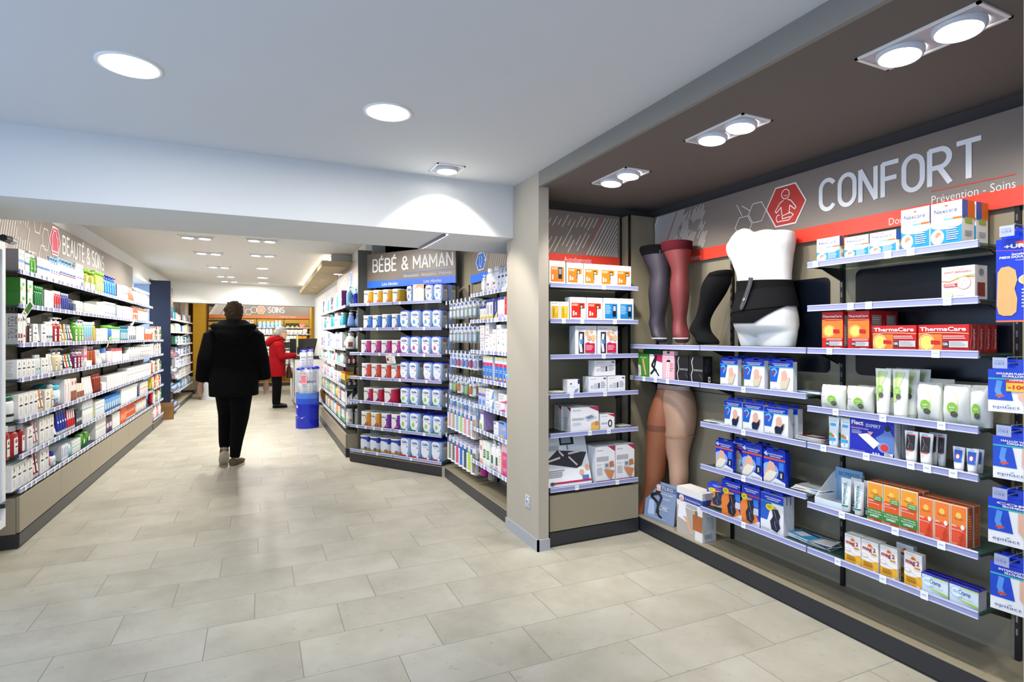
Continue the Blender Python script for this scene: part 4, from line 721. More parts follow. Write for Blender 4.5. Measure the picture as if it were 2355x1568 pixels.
o=P(R,8,T4,655,815,985,1,'pack','#1338c4','orange knee brace box lying back at shelf end',pr=EK,d=.02,off=.10,cc='#1338c4'); o.rotation_euler=(-.35,0,R.a+.35)
# leaflets
def leaflets(fx,k,T,x,y,n,cols,desc,wd=.15,dp=.10,off=.06,rot=0,place=None):
    q=T(x,y); s=fx.hit(*q,off)[0]; rn=random.Random(int(x+y))
    for i in range(n):
        m=MB(); m.box(-wd/2,wd/2,0,dp,0,.0035,('white','gloss')); m.add([(-wd/2,0,.0037),(wd/2,0,.0037),(wd/2,dp,.0037),(-wd/2,dp,.0037)],[(0,1,2,3)],(cols[i%len(cols)],'gloss'))
        m.add([(-wd*.3,dp*.2,.0039),(wd*.1,dp*.2,.0039),(wd*.2,dp*.7,.0039),(-wd*.3,dp*.8,.0039)],[(0,1,2,3)],('white','gloss')); m.add([(-wd*.4,dp*.8,.004),(wd*.4,dp*.8,.004),(wd*.4,dp*.93,.004),(-wd*.4,dp*.93,.004)],[(0,1,2,3)],('navy','gloss'))
        o=m.build('leaflet'); z=(fx.z[k] if not isinstance(k,float) else k)+.001+i*.0048; p=fx.w(s+rn.uniform(-.012,.012)+i*.002,off+rn.uniform(-.01,.01),z); o.location=p; o.rotation_euler=(0,0,fx.a+rot+rn.uniform(-.25,.25))
        reg(o,desc+(', %s in its pile'%('bottom one' if i==0 else 'top one' if i==n-1 else 'between others')),place or '%s %s shelf'%(fx.place,SH[k]),i,'leaflet')
leaflets(R,3,T4,1500,205,3,['sky','white'],'blue leaflet')
leaflets(R,5,T4,725,450,3,['white','sky'],'white leaflet left of brace boxes'); leaflets(R,5,T4,1520,600,5,['white','#8a2020','sky'],'leaflet beside brace boxes')
leaflets(R,6,T4,1500,1010,5,['#e8cdb8','white','sky'],'leaflet with hand picture'); leaflets(R,8,T4,1420,1420,5,['sky','white'],'blue leaflet lying left'); leaflets(R,8,T4,1570,1400,4,['#26365c','white'],'dark leaflet')
# stocking boxes
P(R,3,T3,65,157,1245,1,'carton','#4c8f2c','green stocking box with bare leg picture',d=.03,top='#1c5a34',pr=[('t',.2,.82,.6,'Actys','white',.07),('s',[(.45,.78),(.6,.45),(.72,.15)],.16,'#dcae8c'),('p',[(0,.55),(.25,.5),(.3,.1),(0,.04)],'#eef0ea')])
P(R,3,T3,160,275,1250,1,'carton','#f0f0f0','white stocking box with seated black legs',d=.03,top='#1c5a34',pr=[('p',[(.3,1),(1,1),(1,.68),(.5,.75)],'#b8205c'),('s',[(.55,.95),(.2,.55),(.55,.32)],.13,'#18181a'),('s',[(.55,.9),(.35,.35),(.12,.2)],.12,'#18181a'),('s',[(.5,.35),(.75,.15)],.09,'#18181a')])
P(R,3,T3,275,378,1222,1,'carton','#eeb6c4','pink stocking box with white legs',d=.03,pr=[('p',[(.3,.62),(.7,.62),(.62,.7),(.4,.7)],'#18181a'),('s',[(.42,.62),(.38,.3),(.3,.08)],.08,'#f4ece8'),('s',[(.58,.62),(.55,.3),(.5,.08)],.08,'#f4ece8'),('l',.6,.3,.95,.6,4,'#c87a8c'),('e',.5,.95,.12,.04,'#18181a'),('r',0,.78,1,.84,'#f6dce2')])
SM=[('s',[(.3,.95),(.2,.8),(.28,.5),(.16,.3),(.24,.04)],.05,'#cfc8c4'),('t',.36,.45,.6,'SMARTLEG','#c8c8cc',.07),('s',[(.75,.35),(.95,.18)],.012,'#9a9aa0'),('r',.6,.02,.72,.05,'white')]
P(R,3,T3,382,625,1262,2,'carton','#141416','black stocking box with thin white leg outline',d=.075,pr=SM,sp=[('r',.55,.05,.8,.25,'white'),('r',.6,.1,.75,.2,'red'),('l',.2,.4,.8,.9,9,'#4a4a50')])
P(R,3,T3,105,265,1212,1,'carton','#1c5a34','dark green stocking box behind the front row',off=.07,d=.03)
# ---------------------------------------------------------------- mannequin forms (lofted from measured widths)
def form(fx,T,prof,m,dz,squash=1.0,mb=None,n=20,zmin=None,bend=None):
    """prof: (y, xl, xr[, depth factor, extra depth offset]) in crop pixels, measured on the plane dz behind the front"""
    mb=mb or MB(); R_s=[]
    for p in prof:
        y,xl,xr=p[:3]; k=p[3] if len(p)>3 else squash; oy=p[4] if len(p)>4 else 0
        a=fx.hit(*T(xl,y),dz); b=fx.hit(*T(xr,y),dz); hx=(b[0]-a[0])/2; cx=(a[0]+b[0])/2; z=(a[1]+b[1])/2
        if zmin is not None: z=max(z,zmin)
        R_s.append(ring(hx,hx*k,cx,oy,z,n,2.2))
    if R_s[0][0][2]>R_s[-1][0][2]: R_s=R_s[::-1]
    mb.loft(R_s,m); return mb
def subd(o,l=1):
    md=o.modifiers.new('soft','SUBSURF'); md.levels=l; md.render_levels=l
def stocking(name,label,leg,cuff,colr,cuffc,cuff2=None):
    t=empty(name,R.w(0,.10,0),R.a,label,'leg form')
    o=form(R,T3,leg,(colr,'sheer'),.10,.95).build('leg',t); subd(o)
    o=form(R,T3,cuff,(cuffc,'cloth'),.10,1.0).build('cuff',t)
    return t
t=stocking('stocking_leg_form','navy stocking leg form with black lace top beside the burgundy one',[(375,138,308),(440,155,312),(520,190,312),(580,206,308),(640,192,308),(710,184,306),(780,187,300),(860,192,290),(930,192,272),(975,182,270,1.1),(1010,190,268,1.1),(1060,205,278,1.3),(1110,222,296,1.4),(1140,240,300,.8),(1150,255,292,.5)],[(318,160,270),(325,134,300),(350,130,304),(400,146,308)],'#141a33','#08090c')
def clip(t,x0,x1,y):
    a=R.hit(*T3(x0,y),.10); b=R.hit(*T3(x1,y),.10); c=(a[0]+b[0])/2; r=(b[0]-a[0])/2
    m=MB(); m.tube([(c+r*math.cos(R_(q)),-r*.9*math.sin(R_(q))-.01,a[1]-.004) for q in range(-20,201,20)],.005,('#e6e8ee','clear'),8); m.build('toe_holder',t,label='clear plastic toe holder')
    m=MB(); m.lathe([(.05,R.z[2]+.0005),(.05,R.z[2]+.006)],('#c8ccd8','clear'),20,c,0); m.tube([(c,.02,R.z[2]+.006),(c,.02,a[1])],.006,('#c8ccd8','clear'),8); m.build('stand',t,label='clear plastic stand')
clip(t,215,305,1108)
t=stocking('stocking_leg_form','burgundy red stocking leg form standing between navy and black ones',[(330,312,487),(400,335,484),(470,360,482),(530,378,480),(580,376,478),(640,366,482),(710,366,484),(780,372,480),(860,382,474),(930,386,464),(965,384,462),(1000,382,462,1.1),(1050,392,472,1.3),(1100,398,484,1.4),(1140,402,484,.9),(1152,412,474,.5)],[(281,330,470),(288,308,486),(330,312,487),(360,318,487)],'#6e1622','#4a121c')
clip(t,395,490,1108)
t=empty('sock_leg_form',R.w(0,.10,0),R.a,'black compression sock form bent at ankle, open at its top','leg form')
o=form(R,T3,[(545,700,850),(600,662,842),(660,636,828),(720,625,800),(780,618,765),(850,600,720),(920,580,680),(980,556,655,1.1),(1030,536,652,1.2),(1065,545,665,1.2),(1100,590,700,1.2),(1140,600,730,1.3),(1165,608,735,.9)],('#121214','cloth'),.10,.85).build('sock',t); subd(o)
o=form(R,T3,[(530,740,850,.7),(545,700,858,.9),(580,680,850,.95),(600,690,836,.85)],('#0c0c0e','cloth'),.10,.85).build('folded_cuff',t); subd(o)
m=MB(); a=R.hit(*T3(770,540),.10); b=R.hit(*T3(835,540),.10); m.lathe([((b[0]-a[0])/2,a[1]+.004),(.001,a[1]+.006)],('skin','skin'),16,(a[0]+b[0])/2,0,caps=False); m.build('skin_patch',t,label='skin coloured inner rim')
# torso
t=empty('torso_form',R.w(0,.12,0),R.a,'white male torso form wearing a black lumbar belt','mannequin')
TP=[(215,1010,1200,.45),(222,930,1340,.5),(240,880,1384,.55),(280,860,1388,.58),(330,862,1385,.6),(380,878,1376,.62),(430,905,1368,.62),(500,925,1364,.6),(560,940,1362,.56),(620,946,1362,.54),(700,948,1368,.56),(780,945,1384,.6),(860,930,1398,.64),(930,922,1408,.66),(985,925,1412,.66),(1010,930,1415,.64)]
TP2=TP+[(1040,934,1416,.54),(1065,940,1416,.42),(1090,948,1414,.26)]
body=form(R,T3,TP2,('#e9e9e9','plastic'),.12,.6,n=32)
LG=[[(960,922,1120,.8),(1020,930,1118,.8),(1080,942,1116,.8),(1140,955,1114,.8),(1185,965,1112,.8)],[(960,1110,1412,.66),(1020,1112,1418,.62),(1080,1114,1418,.6),(1140,1116,1408,.6),(1185,1118,1400,.6)]]
for lg in LG: form(R,T3,lg,('#e9e9e9','plastic'),.12,n=24,mb=body)
def bulge(x,y,rx,ry,dep):  # small relief shapes blended into the chest
    a=R.hit(*T3(x-rx,y),.12); b=R.hit(*T3(x+rx,y),.12); c=(a[0]+b[0])/2; r=(b[0]-a[0])/2; z=a[1]; zz=ry/rx*r
    body.loft([ring(r*math.sin(R_(q)),.05*math.sin(R_(q)),c,-dep,z-zz*math.cos(R_(q)),16,2) for q in (5,30,60,90,120,150,175)],('#e9e9e9','plastic'))
bulge(1020,330,120,110,.045); bulge(1250,335,118,110,.045); 
nk=form(R,T3,[(180,1130,1190,.9),(190,1095,1215,.9),(205,1060,1250,.8),(230,1010,1300,.7),(262,960,1350,.55)],('#e9e9e9','plastic'),.12,n=24,mb=body)
o=body.build('torso',t); md=o.modifiers.new('merge','REMESH'); md.mode='VOXEL'; md.voxel_size=.0055; md.use_smooth_shade=True; sm=o.modifiers.new('smooth','SMOOTH'); sm.factor=.6; sm.iterations=9
def belt_prof(y):
    for p,q in zip(TP,TP[1:]):
        if p[0]<=y<=q[0]:
            k=(y-p[0])/(q[0]-p[0]); return [p[i]+(q[i]-p[i])*k for i in range(4)]
    return TP[-1]
def belt(y0,bot,out,mname,x0=-1,x1=1):
    mb=MB(); n=40; rows=10; vs=[]
    for j in range(rows+1):
        for i in range(n):
            a=2*math.pi*i/n; cxn=math.cos(a); yb=bot(cxn); y=y0(cxn)+(yb-y0(cxn))*j/rows
            _,xl,xr,k=belt_prof(min(y,1009)); A_=R.hit(*T3(xl,y),.12); B_=R.hit(*T3(xr,y),.12); hx=(B_[0]-A_[0])/2+out; c=(A_[0]+B_[0])/2
            ss=math.sin(a); px_=c+hx*math.copysign(abs(cxn)**.91,cxn); py_=(hx*k+out*.3)*math.copysign(abs(ss)**.91,ss); vs.append((px_,py_,A_[1]+(B_[1]-A_[1])*(cxn+1)/2))
    fs=[(j*n+i,(j+1)*n+i,(j+1)*n+(i+1)%n,j*n+(i+1)%n) for j in range(rows) for i in range(n)]
    mb.add(vs,fs,mname,True); return mb
front=lambda c:(985+(-c-1)*0 if c<.1 else 985-(c-.1)/.9*155)
belt(lambda c:618-8*c,lambda c: 985 if c<.15 else 985-(c-.15)/.85*160,.008,('#0e0e10','cloth')).build('lumbar_belt',t)
belt(lambda c:700-30*c,lambda c: 870-35*c,.012,('#161618','cloth')).build('belt_wrap',t)
m=MB(); pts=[]
for x,y in ((1055,622),(1045,680),(1030,740),(1018,800),(1005,855),(1000,880)):
    _,xl,xr,k=belt_prof(y); A_=R.hit(*T3(xl,y),.12); B_=R.hit(*T3(xr,y),.12); hx=(B_[0]-A_[0])/2; c=(A_[0]+B_[0])/2; q=R.hit(*T3(x,y),.03)[0]; 
    pts.append((q,-(hx*k)*math.sqrt(max(.05,1-((q-c)/hx)**2))-.021,A_[1]))
m.tube(pts,[(.016,.0025)]*5+[(.008,.0025)],('#3a3a3e','gloss'),10); m.lathe([(.001,0)],('grey','gloss'),4) if 0 else None
m.build('strap',t,label='shiny dark grey strap'); m=MB(); p=pts[3]; m.loft([[(p[0]+r*math.cos(a*.524),p[1]-y_,p[2]+r*math.sin(a*.524)) for a in range(12)] for r,y_ in ((.009,.003),(.009,.008),(.004,.008),(.004,.005))],('#b8b8bc','metal')); m.build('eyelet',t)
# pantyhose legs
t=empty('legs_form',R.w(0,.15,0),R.a,'pair of leg forms in brown and beige tights standing in alcove corner','mannequin')
RL=[(165,290,495,.75),(240,286,520,.75),(320,290,533,.75),(400,310,535,.75),(460,325,530,.8),(540,328,512,.85),(620,330,490,.9),(700,336,474,.95),(780,350,468,.95),(860,360,472,1),(940,362,472,1),(1040,366,455,1),(1140,372,440,1),(1230,375,425,1),(1300,372,430,1.4,-.02),(1330,372,430,1.5,-.03)]
LL=[(165,250,330,.9),(240,232,325,1),(320,208,330,1),(400,192,332,1),(460,185,330,1),(540,180,322,1),(620,175,315,1),(700,172,300,1),(780,165,285,1),(860,160,275,1),(940,158,262,1),(1000,150,240,1),(1080,130,200,1),(1150,105,165,1.2),(1200,88,150,1.2,-.02),(1222,85,150,1.2,-.02)]
o=form(R,T4,RL,('#b8937a','sheer'),.15,n=22,zmin=.104).build('beige_leg',t); subd(o)
o=form(R,T4,[(y,a,b,r[0],-.06+(r[1] if len(r)>1 else 0)) for y,a,b,*r in LL],('#8a4c2a','sheer'),.09,n=22,zmin=.104).build('brown_leg',t); subd(o)
form(R,T4,[(128,252,492,.45),(168,248,496,.47)],('#d8b0a0','plastic'),.15,n=26).build('waist_rim',t)
form(R,T4,[(545,327,514,.86),(568,327,506,.88)],('#b58c6c','sheer'),.15,n=22).build('thigh_band',t); form(R,T4,[(470,184,331,1.01,-.06),(510,182,327,1.01,-.06)],('#6a381c','sheer'),.09,n=22).build('thigh_band',t)
# poster and stocking aid box on the deck
a=R.hit(*T4(133,1250),.05); b=R.hit(*T4(363,1320),.05); zt=R.hit(*T4(165,930),.08)[1]
t=empty('show_card',R.w((a[0]+b[0])/2,.045,.104),R.a+.12,'blue grey show card of a woman in black tights leaning in corner','poster'); t.rotation_euler=(-.13,0,R.a+.1)
W=b[0]-a[0]; H=zt-.10; m=MB(); m.box(-W/2,W/2,0,.006,0,H,('#8496b8','gloss')); prints(m,[('r',0,.8,1,.93,'#5f7094'),('p',[(.12,.1),(.35,.12),(.3,.5),(.14,.48)],'#b4c8e8'),('e',.4,.97,.08,.03,'#5a3a30'),('s',[(.42,.9),(.42,.75)],.12,'#e0b8a4'),('p',[(.34,.76),(.5,.76),(.54,.66),(.32,.66)],'#23242c'),('s',[(.42,.70),(.22,.62),(.20,.58),(.42,.46),(.46,.32),(.47,.18)],.075,'#23242c'),('s',[(.44,.70),(.54,.62),(.50,.5),(.44,.36),(.42,.2)],.07,'#30313a'),('s',[(.48,.16),(.6,.1)],.05,'#101014'),('t',.1,.83,.78,'SMARTLEG','#e6e8f0',.08),('t',.5,.7,.4,'LE COLLANT','white',.04),('t',.6,.58,.25,'ENFIN...','white',.035),('t',.56,.4,.26,'ADAPTÉ À','white',.03),('t',.6,.34,.16,'98%','white',.045,.02),('l',.48,.3,.9,.32,1,'white'),('l',.15,.06,.8,.1,2,'#c0cce4')],W,H,plane_map(0),'gloss'); m.build('board',t)
a=R.hit(*T4(393,1390),.02); b=R.hit(*T4(612,1480),.02); zt=R.hit(*T4(400,1000),.02)[1]; W=b[0]-a[0]; H=zt-.10
o=carton(W,.11,H,'#e8e6e4',[('r',0,.72,1,.86,'#3a4aa0'),('t',.34,.76,.6,'Dorking Stocking Donner','white',.045),('r',0,0,.72,.6,'#b8b0a8'),('r',.64,.2,1,.52,'#b0683a'),('e',.2,.78,.1,.07,'#e8dcc0'),('e',.2,.74,.07,.055,'#e0b090'),('p',[(.05,.35),(.1,.7),(.32,.7),(.42,.4),(.4,.3)],'#eef0f6'),('s',[(.42,.42),(.5,.2),(.6,.1)],.1,'#dcae94'),('s',[(.3,.4),(.52,.28)],.06,'#e0b090'),('e',.78,.56,.05,.06,'#8a6a5a'),('l',.4,.62,.9,.7,3,'grey')],side='#d4d6dc',sp=[('r',0,.72,1,.86,'#3a4aa0'),('e',.5,.66,.3,.09,'#8a8474'),('e',.5,.66,.24,.07,'#5a564c'),('s',[(.3,.25),(.35,.5),(.45,.5),(.5,.25)],.03,'#9aa0b0'),('s',[(.6,.25),(.62,.48),(.72,.48),(.75,.25)],.03,'#9aa0b0'),('l',.15,.06,.8,.16,3,'grey')])[0][1].build('stocking_aid_box',None,R.w((a[0]+b[0])/2,.025,.1025),R.a,label='white and blue box for stocking aid with a seated woman picture',cat='box')
# hanging boxes at the right edge
def foot(t1,t2,big=None):
    p=[('r',0,0,1,1,'#eceef2'),('r',0,.80,1,1,'#1338c4'),('r',0,.765,1,.80,'#35b8b4'),('p',[(0,.765),(.42,.765),(.52,.28),(0,.28)],'#1748cc'),('s',[(.24,.72),(.2,.5),(.26,.36)],.12,'#5a9ae8'),('e',.25,.38,.1,.03,'#d84a2a'),('t',.18,.885,.74,t1,'white',.045,.03),('t',.3,.825,.5,t2,'white',.045,.03),('p',[(.62,.76),(.98,.76),(1,.3),(.8,.2),(.62,.36)],'#e4b49c'),('s',[(.7,.25),(.9,.22)],.04,'#f0ccb8'),('t',.1,.09,.56,'epitact','#4a5aa0',.075),('p',[(.36,.17),(.48,.19),(.42,.16)],'teal')]
    return p+(big or [])
off10=[('r',.38,.5,.86,.73,'#f2c21c'),('r',.38,.7,.86,.78,'#d8201c'),('t',.42,.555,.4,'-10€','#d8201c',.09,.04),('t',.44,.74,.34,'OFFRE','white',.03,.03)]
URG=[('r',0,0,1,1,'#1a35c0'),('r',0,0,1,.02,'orange'),('s',[(0,.87),(.5,.85),(1,.87)],.012,'#c8507c'),('r',.42,.93,.86,.96,'#d8402a'),('t',.18,.885,.78,'+URGO','white',.045,.05),('t',.34,.8,.56,'Semelles confort','white',.022,.02),('t',.08,.765,.9,'PIEDS DOULOUREUX','white',.026,.03),('t',.42,.73,.5,'Comfort insoles','#c8d4f0',.02),('p',[(.06,.1),(.02,.2),(.04,.6),(.12,.66),(.28,.67),(.42,.62),(.46,.5),(.4,.4),(.46,.28),(.44,.12),(.34,.075),(.16,.075)],'#cfa264'),('e',.7,.5,.22,.065,'white'),('e',.7,.5,.20,.06,'#dcb87c'),('l',.55,.16,.95,.4,6,'#b8c8f0'),('r',.6,.6,1,.66,'#e8602a')]
HP=[(2293,2400,553,741,URG,'large navy insole pack hanging top right','16.90 €',(2282,2321,515,547)),
    (2275,2385,848,944,foot('DOULEURS PLANTAIRES','DURILLONS',off10),'blue foot care pack with yellow offer bubble','31.80 €',(2286,2325,822,848)),
    (2286,2392,1000,1096,foot('HALLUX VALGUS','OIGNON'),'blue foot care pack for bunion with toes','17.90 €',(2277,2316,972,1002)),
    (2275,2385,1140,1243,foot('CORS','ŒILS-DE-PERDRIX'),'blue foot care pack hanging fourth from top','13.70 €',(2281,2320,1122,1152)),
    (2280,2388,1290,1394,foot('INTERDIGITAUX','ŒILS-DE-PERDRIX'),'blue foot care pack hanging lowest at the right edge','13.70 €',(2280,2319,1271,1300))]
for x0,x1,y0,y1,pr,ds,price,tg in HP:
    a=R.hit(x0,y1,-.01); b=R.hit(x0,y0,-.01); c=R.hit(x1,y0,-.01); W=min(.14,c[0]-a[0]); H=b[1]-a[1]
    for r in range(2):
        t=empty('hanging_pack',R.w(a[0]+W/2+r*.004,-.01+r*.035,a[1]),R.a+.12,(ds if r==0 else ds.replace('pack','pack behind its twin')),'package')
        m=MB(); m.box(-W/2,W/2,0,.02,0,H,('#1338c4','gloss')); prints(m,pr,W,H,plane_map(0),'gloss'); m.build('carton',t)
        m=MB(); m.box(-W*.4,W*.4,.008,.01,H,H+.016,('#1338c4','gloss')); m.box(-W*.4,-W*.1,.008,.01,H+.016,H+.03,('#1338c4','gloss')); m.box(W*.1,W*.4,.008,.01,H+.016,H+.03,('#1338c4','gloss')); m.box(-W*.4,W*.4,.008,.01,H+.03,H+.036,('#1338c4','gloss')); m.build('hanging_tab',t)
    s=a[0]+W/2; zz=a[1]+H+.023
    t=empty('peg_hook',R.w(s,0,zz),R.a,'steel peg hook with ticket, holding the '+' '.join(ds.split()[:9]),'hook')
    m=MB(); m.tube([(0,-.04,0),(0,.26,0)],.0025,('lgrey','metal'),8); m.tube([(0,-.04,.022),(0,.2,.022)],.0018,('lgrey','metal'),8); m.build('rod',t)
    m=MB(); m.box(-.042,-.0,-.045,-.042,-.018,.02,('#c2cbe6','clear')); prints(m,[('t',.1,.3,.8,price,'#5a80c0',.3,.01),('l',.1,.7,.9,.8,1,'grey')],.036,.03,lambda x,z,o:(x-.022,-.045-o,z-.014)); m.build('price_holder',t,label='clear price ticket holder reading '+price.replace(' €',' euros'))
# ================================================================ PRODUCTS: alcove back unit
ACC=lambda c:[('t',.08,.9,.7,'ACCU-CHEK','#7a7a80',.06),('r',.08,.14,.92,.76,c),('l',.12,.62,.5,.72,2,'#ffe6cc'),('r',.62,.3,.8,.7,'#1e1e22'),('e',.71,.6,.06,.06,'#b8c890'),('p',[(.66,.12),(.94,.12),(.94,.52),(.66,.52)],'white'),('r',.16,.22,.25,.42,'white'),('r',.3,.24,.4,.36,'#f4e8e0')]
P(A,0,TA,330,465,712,1,'carton','white','orange and white meter carton with black device, at shelf end',d=.07,pr=[('t',.08,.9,.7,'ACCU-CHEK','#7a7a80',.06),('r',.08,.14,.92,.76,'#ee7a1a'),('r',.56,.26,.8,.74,'#1e1e22'),('r',.6,.45,.76,.68,'#8a9aa8'),('l',.12,.62,.5,.72,2,'#ffe6cc'),('r',.16,.22,.25,.42,'white')])
P(A,0,TA,472,1005,728,4,'carton','white','orange and white blood glucose meter carton',d=.07,pr=ACC('#ee7a1a'))
P(A,1,TA,340,495,1045,2,'carton','white','small yellow and white lancet carton',rows=2,d=.04,pr=[('t',.1,.88,.7,'ACCU-CHEK','#7a7a80',.06),('r',.12,.14,.88,.76,'#e8b818'),('s',[(.35,.2),(.35,.65)],.06,'#7a6a1a'),('l',.5,.4,.8,.7,4,'#fff0b0')])
P(A,1,TA,500,768,1010,2,'carton','white','red and white blood glucose meter carton',d=.07,pr=ACC('#cc2418'))
P(A,1,TA,775,1025,1018,2,'carton','white','blue and white blood glucose meter carton',d=.07,pr=[('t',.08,.9,.7,'ACCU-CHEK','#7a7a80',.06),('r',.08,.12,.92,.76,'#1a84cc'),('l',.12,.3,.5,.7,6,'#bce0f6'),('r',.6,.2,.84,.7,'#16161a'),('r',.63,.45,.81,.66,'#b0bcc8')])
P(A,2,TA,540,897,1245,2,'carton','#eef0f4','white thermometer carton with family faces and red corner',d=.075,side='#dde2ea',pr=[('t',.1,.9,.36,'Thermoval','#5a6a94',.04),('r',.16,.08,.42,.8,'#2a2a30'),('s',[(.28,.14),(.24,.4),(.28,.72)],.12,'#e0e4ee'),('r',.22,.4,.36,.55,'#4a8ad8'),('e',.55,.75,.09,.09,'#e0b090'),('e',.76,.82,.08,.08,'#e4c090'),('e',.66,.6,.1,.09,'#dca584'),('e',.85,.6,.1,.11,'#e4bc84'),('p',[(.46,.1),(.92,.1),(.92,.42),(.7,.42),(.62,.46),(.46,.42)],'#c81c4c'),('l',.5,.18,.86,.36,4,'#f4c8d4'),('e',.8,.05,.1,.02,'#3a5aa0')])
HB=[('t',.1,.84,.3,'Veroval','#6a7a9c',.07),('e',.88,.88,.08,.05,'#3a5aa0'),('r',.28,.3,.5,.6,'#c8ccd4'),('r',.52,.3,.6,.62,'#28345c'),('l',.66,.3,.94,.7,4,'#a0a8b8'),('l',.1,.3,.25,.5,2,'lgrey')]
P(A,3,TB,437,535,238,1,'carton','#f0f1f4','small white carton with navy corner beside leaflets',d=.06,pr=[('r',.84,.7,1,1,'#28346c'),('e',.3,.72,.09,.05,'#3a5aa0'),('t',.3,.5,.3,'Veroval','#8a94ac',.06),('p',[(.55,.1),(.85,.2),(.9,.42),(.6,.3)],'#7a9ac8')])
P(A,3,TB,597,878,216,2,'carton','#f0f1f4','wide white carton with small device picture',d=.075,pr=HB)
q=A.hit(*TB(620,212),.022); P(A,3,TB,640,805,94,1,'carton','#f0f1f4','wide white carton laid across the two below',d=.075,pr=HB,z=A.z[3]+A.hit(*TB(610,216),.022)[1]-A.z[3]+.002)
leaflets(A,3,TB,350,325,5,['#e8e0b0','white'],'pale leaflet',.11,.08,.05); leaflets(A,4,TB,868,590,4,['#8cc63f','white'],'light green leaflet',.1,.08,.05)
VB=[('p',[(.62,1),(1,1),(1,.8)],'#c01c48'),('e',.9,.93,.07,.03,'#3a5aa0'),('t',.06,.86,.28,'Veroval','#5a6a9c',.06),('r',.04,.5,.46,.58,'#b8bcc6'),('p',[(.46,.6),(.78,.72),(.94,.56),(.6,.44)],'#d4dae6'),('p',[(.52,.6),(.74,.67),(.84,.57),(.62,.5)],'#7a8ca8'),('e',.8,.3,.08,.09,'#e0b090'),('e',.92,.32,.08,.1,'#d8903a'),('r',.72,.06,1,.24,'#f0c05a'),('r',0,.03,.7,.07,'white'),('r',.3,.02,1,.06,'#c01c48'),('l',.06,.3,.4,.42,3,'lgrey')]
P(A,4,TB,460,680,445,1,'carton','#f2f3f6','large white and magenta blood pressure monitor carton',rows=2,d=.10,pr=VB,sp=[('p',[(.5,1),(1,1),(1,.85)],'#c01c48'),('l',.2,.1,.8,.6,5,'lgrey')],kx=-.01)
P(A,4,TB,685,797,497,1,'carton','#f2f3f6','small white and magenta carton with black wrist band',rows=1,d=.08,pr=[('p',[(.5,1),(1,1),(1,.8)],'#c01c48'),('t',.08,.84,.4,'Veroval','#5a6a9c',.07),('s',arc(.68,.42,.12,.19,0,360,14),.07,'#141416'),('r',.06,.4,.46,.5,'#b8bcc6'),('r',.3,.02,1,.07,'#c01c48')])
a=A.hit(*TB(290,1030),.03); b=A.hit(*TB(625,1010),.03); zt=A.hit(*TB(400,650),.1)[1]
t=empty('scale_box',A.w((a[0]+b[0])/2,.03,A.z[5]+.006),0,'white and magenta bathroom scale box leaning back on lowest shelf','box'); t.rotation_euler=(-.30,0,0); W=b[0]-a[0]; H=(zt-A.z[5])/.94
carton(W,.035,H,'#eef0f4',[('p',[(.68,1),(1,1),(1,.88)],'#c01c48'),('e',.85,.96,.07,.02,'#3a5aa0'),('r',.4,.75,.72,.92,'#1c2028'),('r',.44,.78,.66,.89,'#9aa6b0'),('s',[(.56,.75),(.56,.66)],.03,'#5a8ac8'),('p',[(0,.44),(.32,.66),(.84,.6),(.98,.58),(.82,.34),(.7,.3)],'#38343a'),('s',[(.05,.46),(.36,.52)],.035,'#dcdcdc'),('s',[(.36,.64),(.44,.55)],.035,'#dcdcdc'),('s',[(.56,.52),(.72,.36)],.035,'#dcdcdc'),('s',[(.56,.58),(.84,.61)],.035,'#dcdcdc'),('r',.0,.66,.36,.74,'#b4b8c0'),('l',.05,.16,.45,.3,4,'#8a8e98'),('r',.15,.05,1,.08,'#c01c48'),('e',.12,.06,.05,.03,'#4a4a50'),('e',.8,.22,.05,.05,'#e0b090'),('r',.8,.08,.95,.16,'#5a7ab8'),('e',.94,.3,.05,.05,'#dca584')],side='#d8dbe2')[0][1].build('carton',t)
P(A,5,TB,650,947,740,2,'carton','#eef0f3','tall white carton with hands and pulse meter picture',rows=2,d=.075,kx=-.005,pr=[('p',[(.62,1),(1,1),(1,.84)],'#c01c48'),('e',.9,.95,.07,.02,'#3a5aa0'),('t',.06,.88,.3,'Veroval','#5a6a9c',.04),('r',.04,.6,.66,.72,'#b4b8c0'),('r',.04,.6,.66,.72,'#b4b8c0'),('t',.06,.48,.3,'2 en 1','#6a6a70',.04),('l',.06,.2,.4,.42,7,'#a0a4ac'),('p',[(.7,.56),(.9,.58),(.96,.42),(.7,.4)],'#c07a50'),('r',.44,.38,.7,.54,'#c8d0d8'),('r',.48,.42,.64,.51,'#7a8a98'),('p',[(.4,.36),(.72,.34),(.98,.3),(.8,.06),(.62,.14)],'#d08c60'),('r',.0,.02,1,.05,'#8a1c40')])
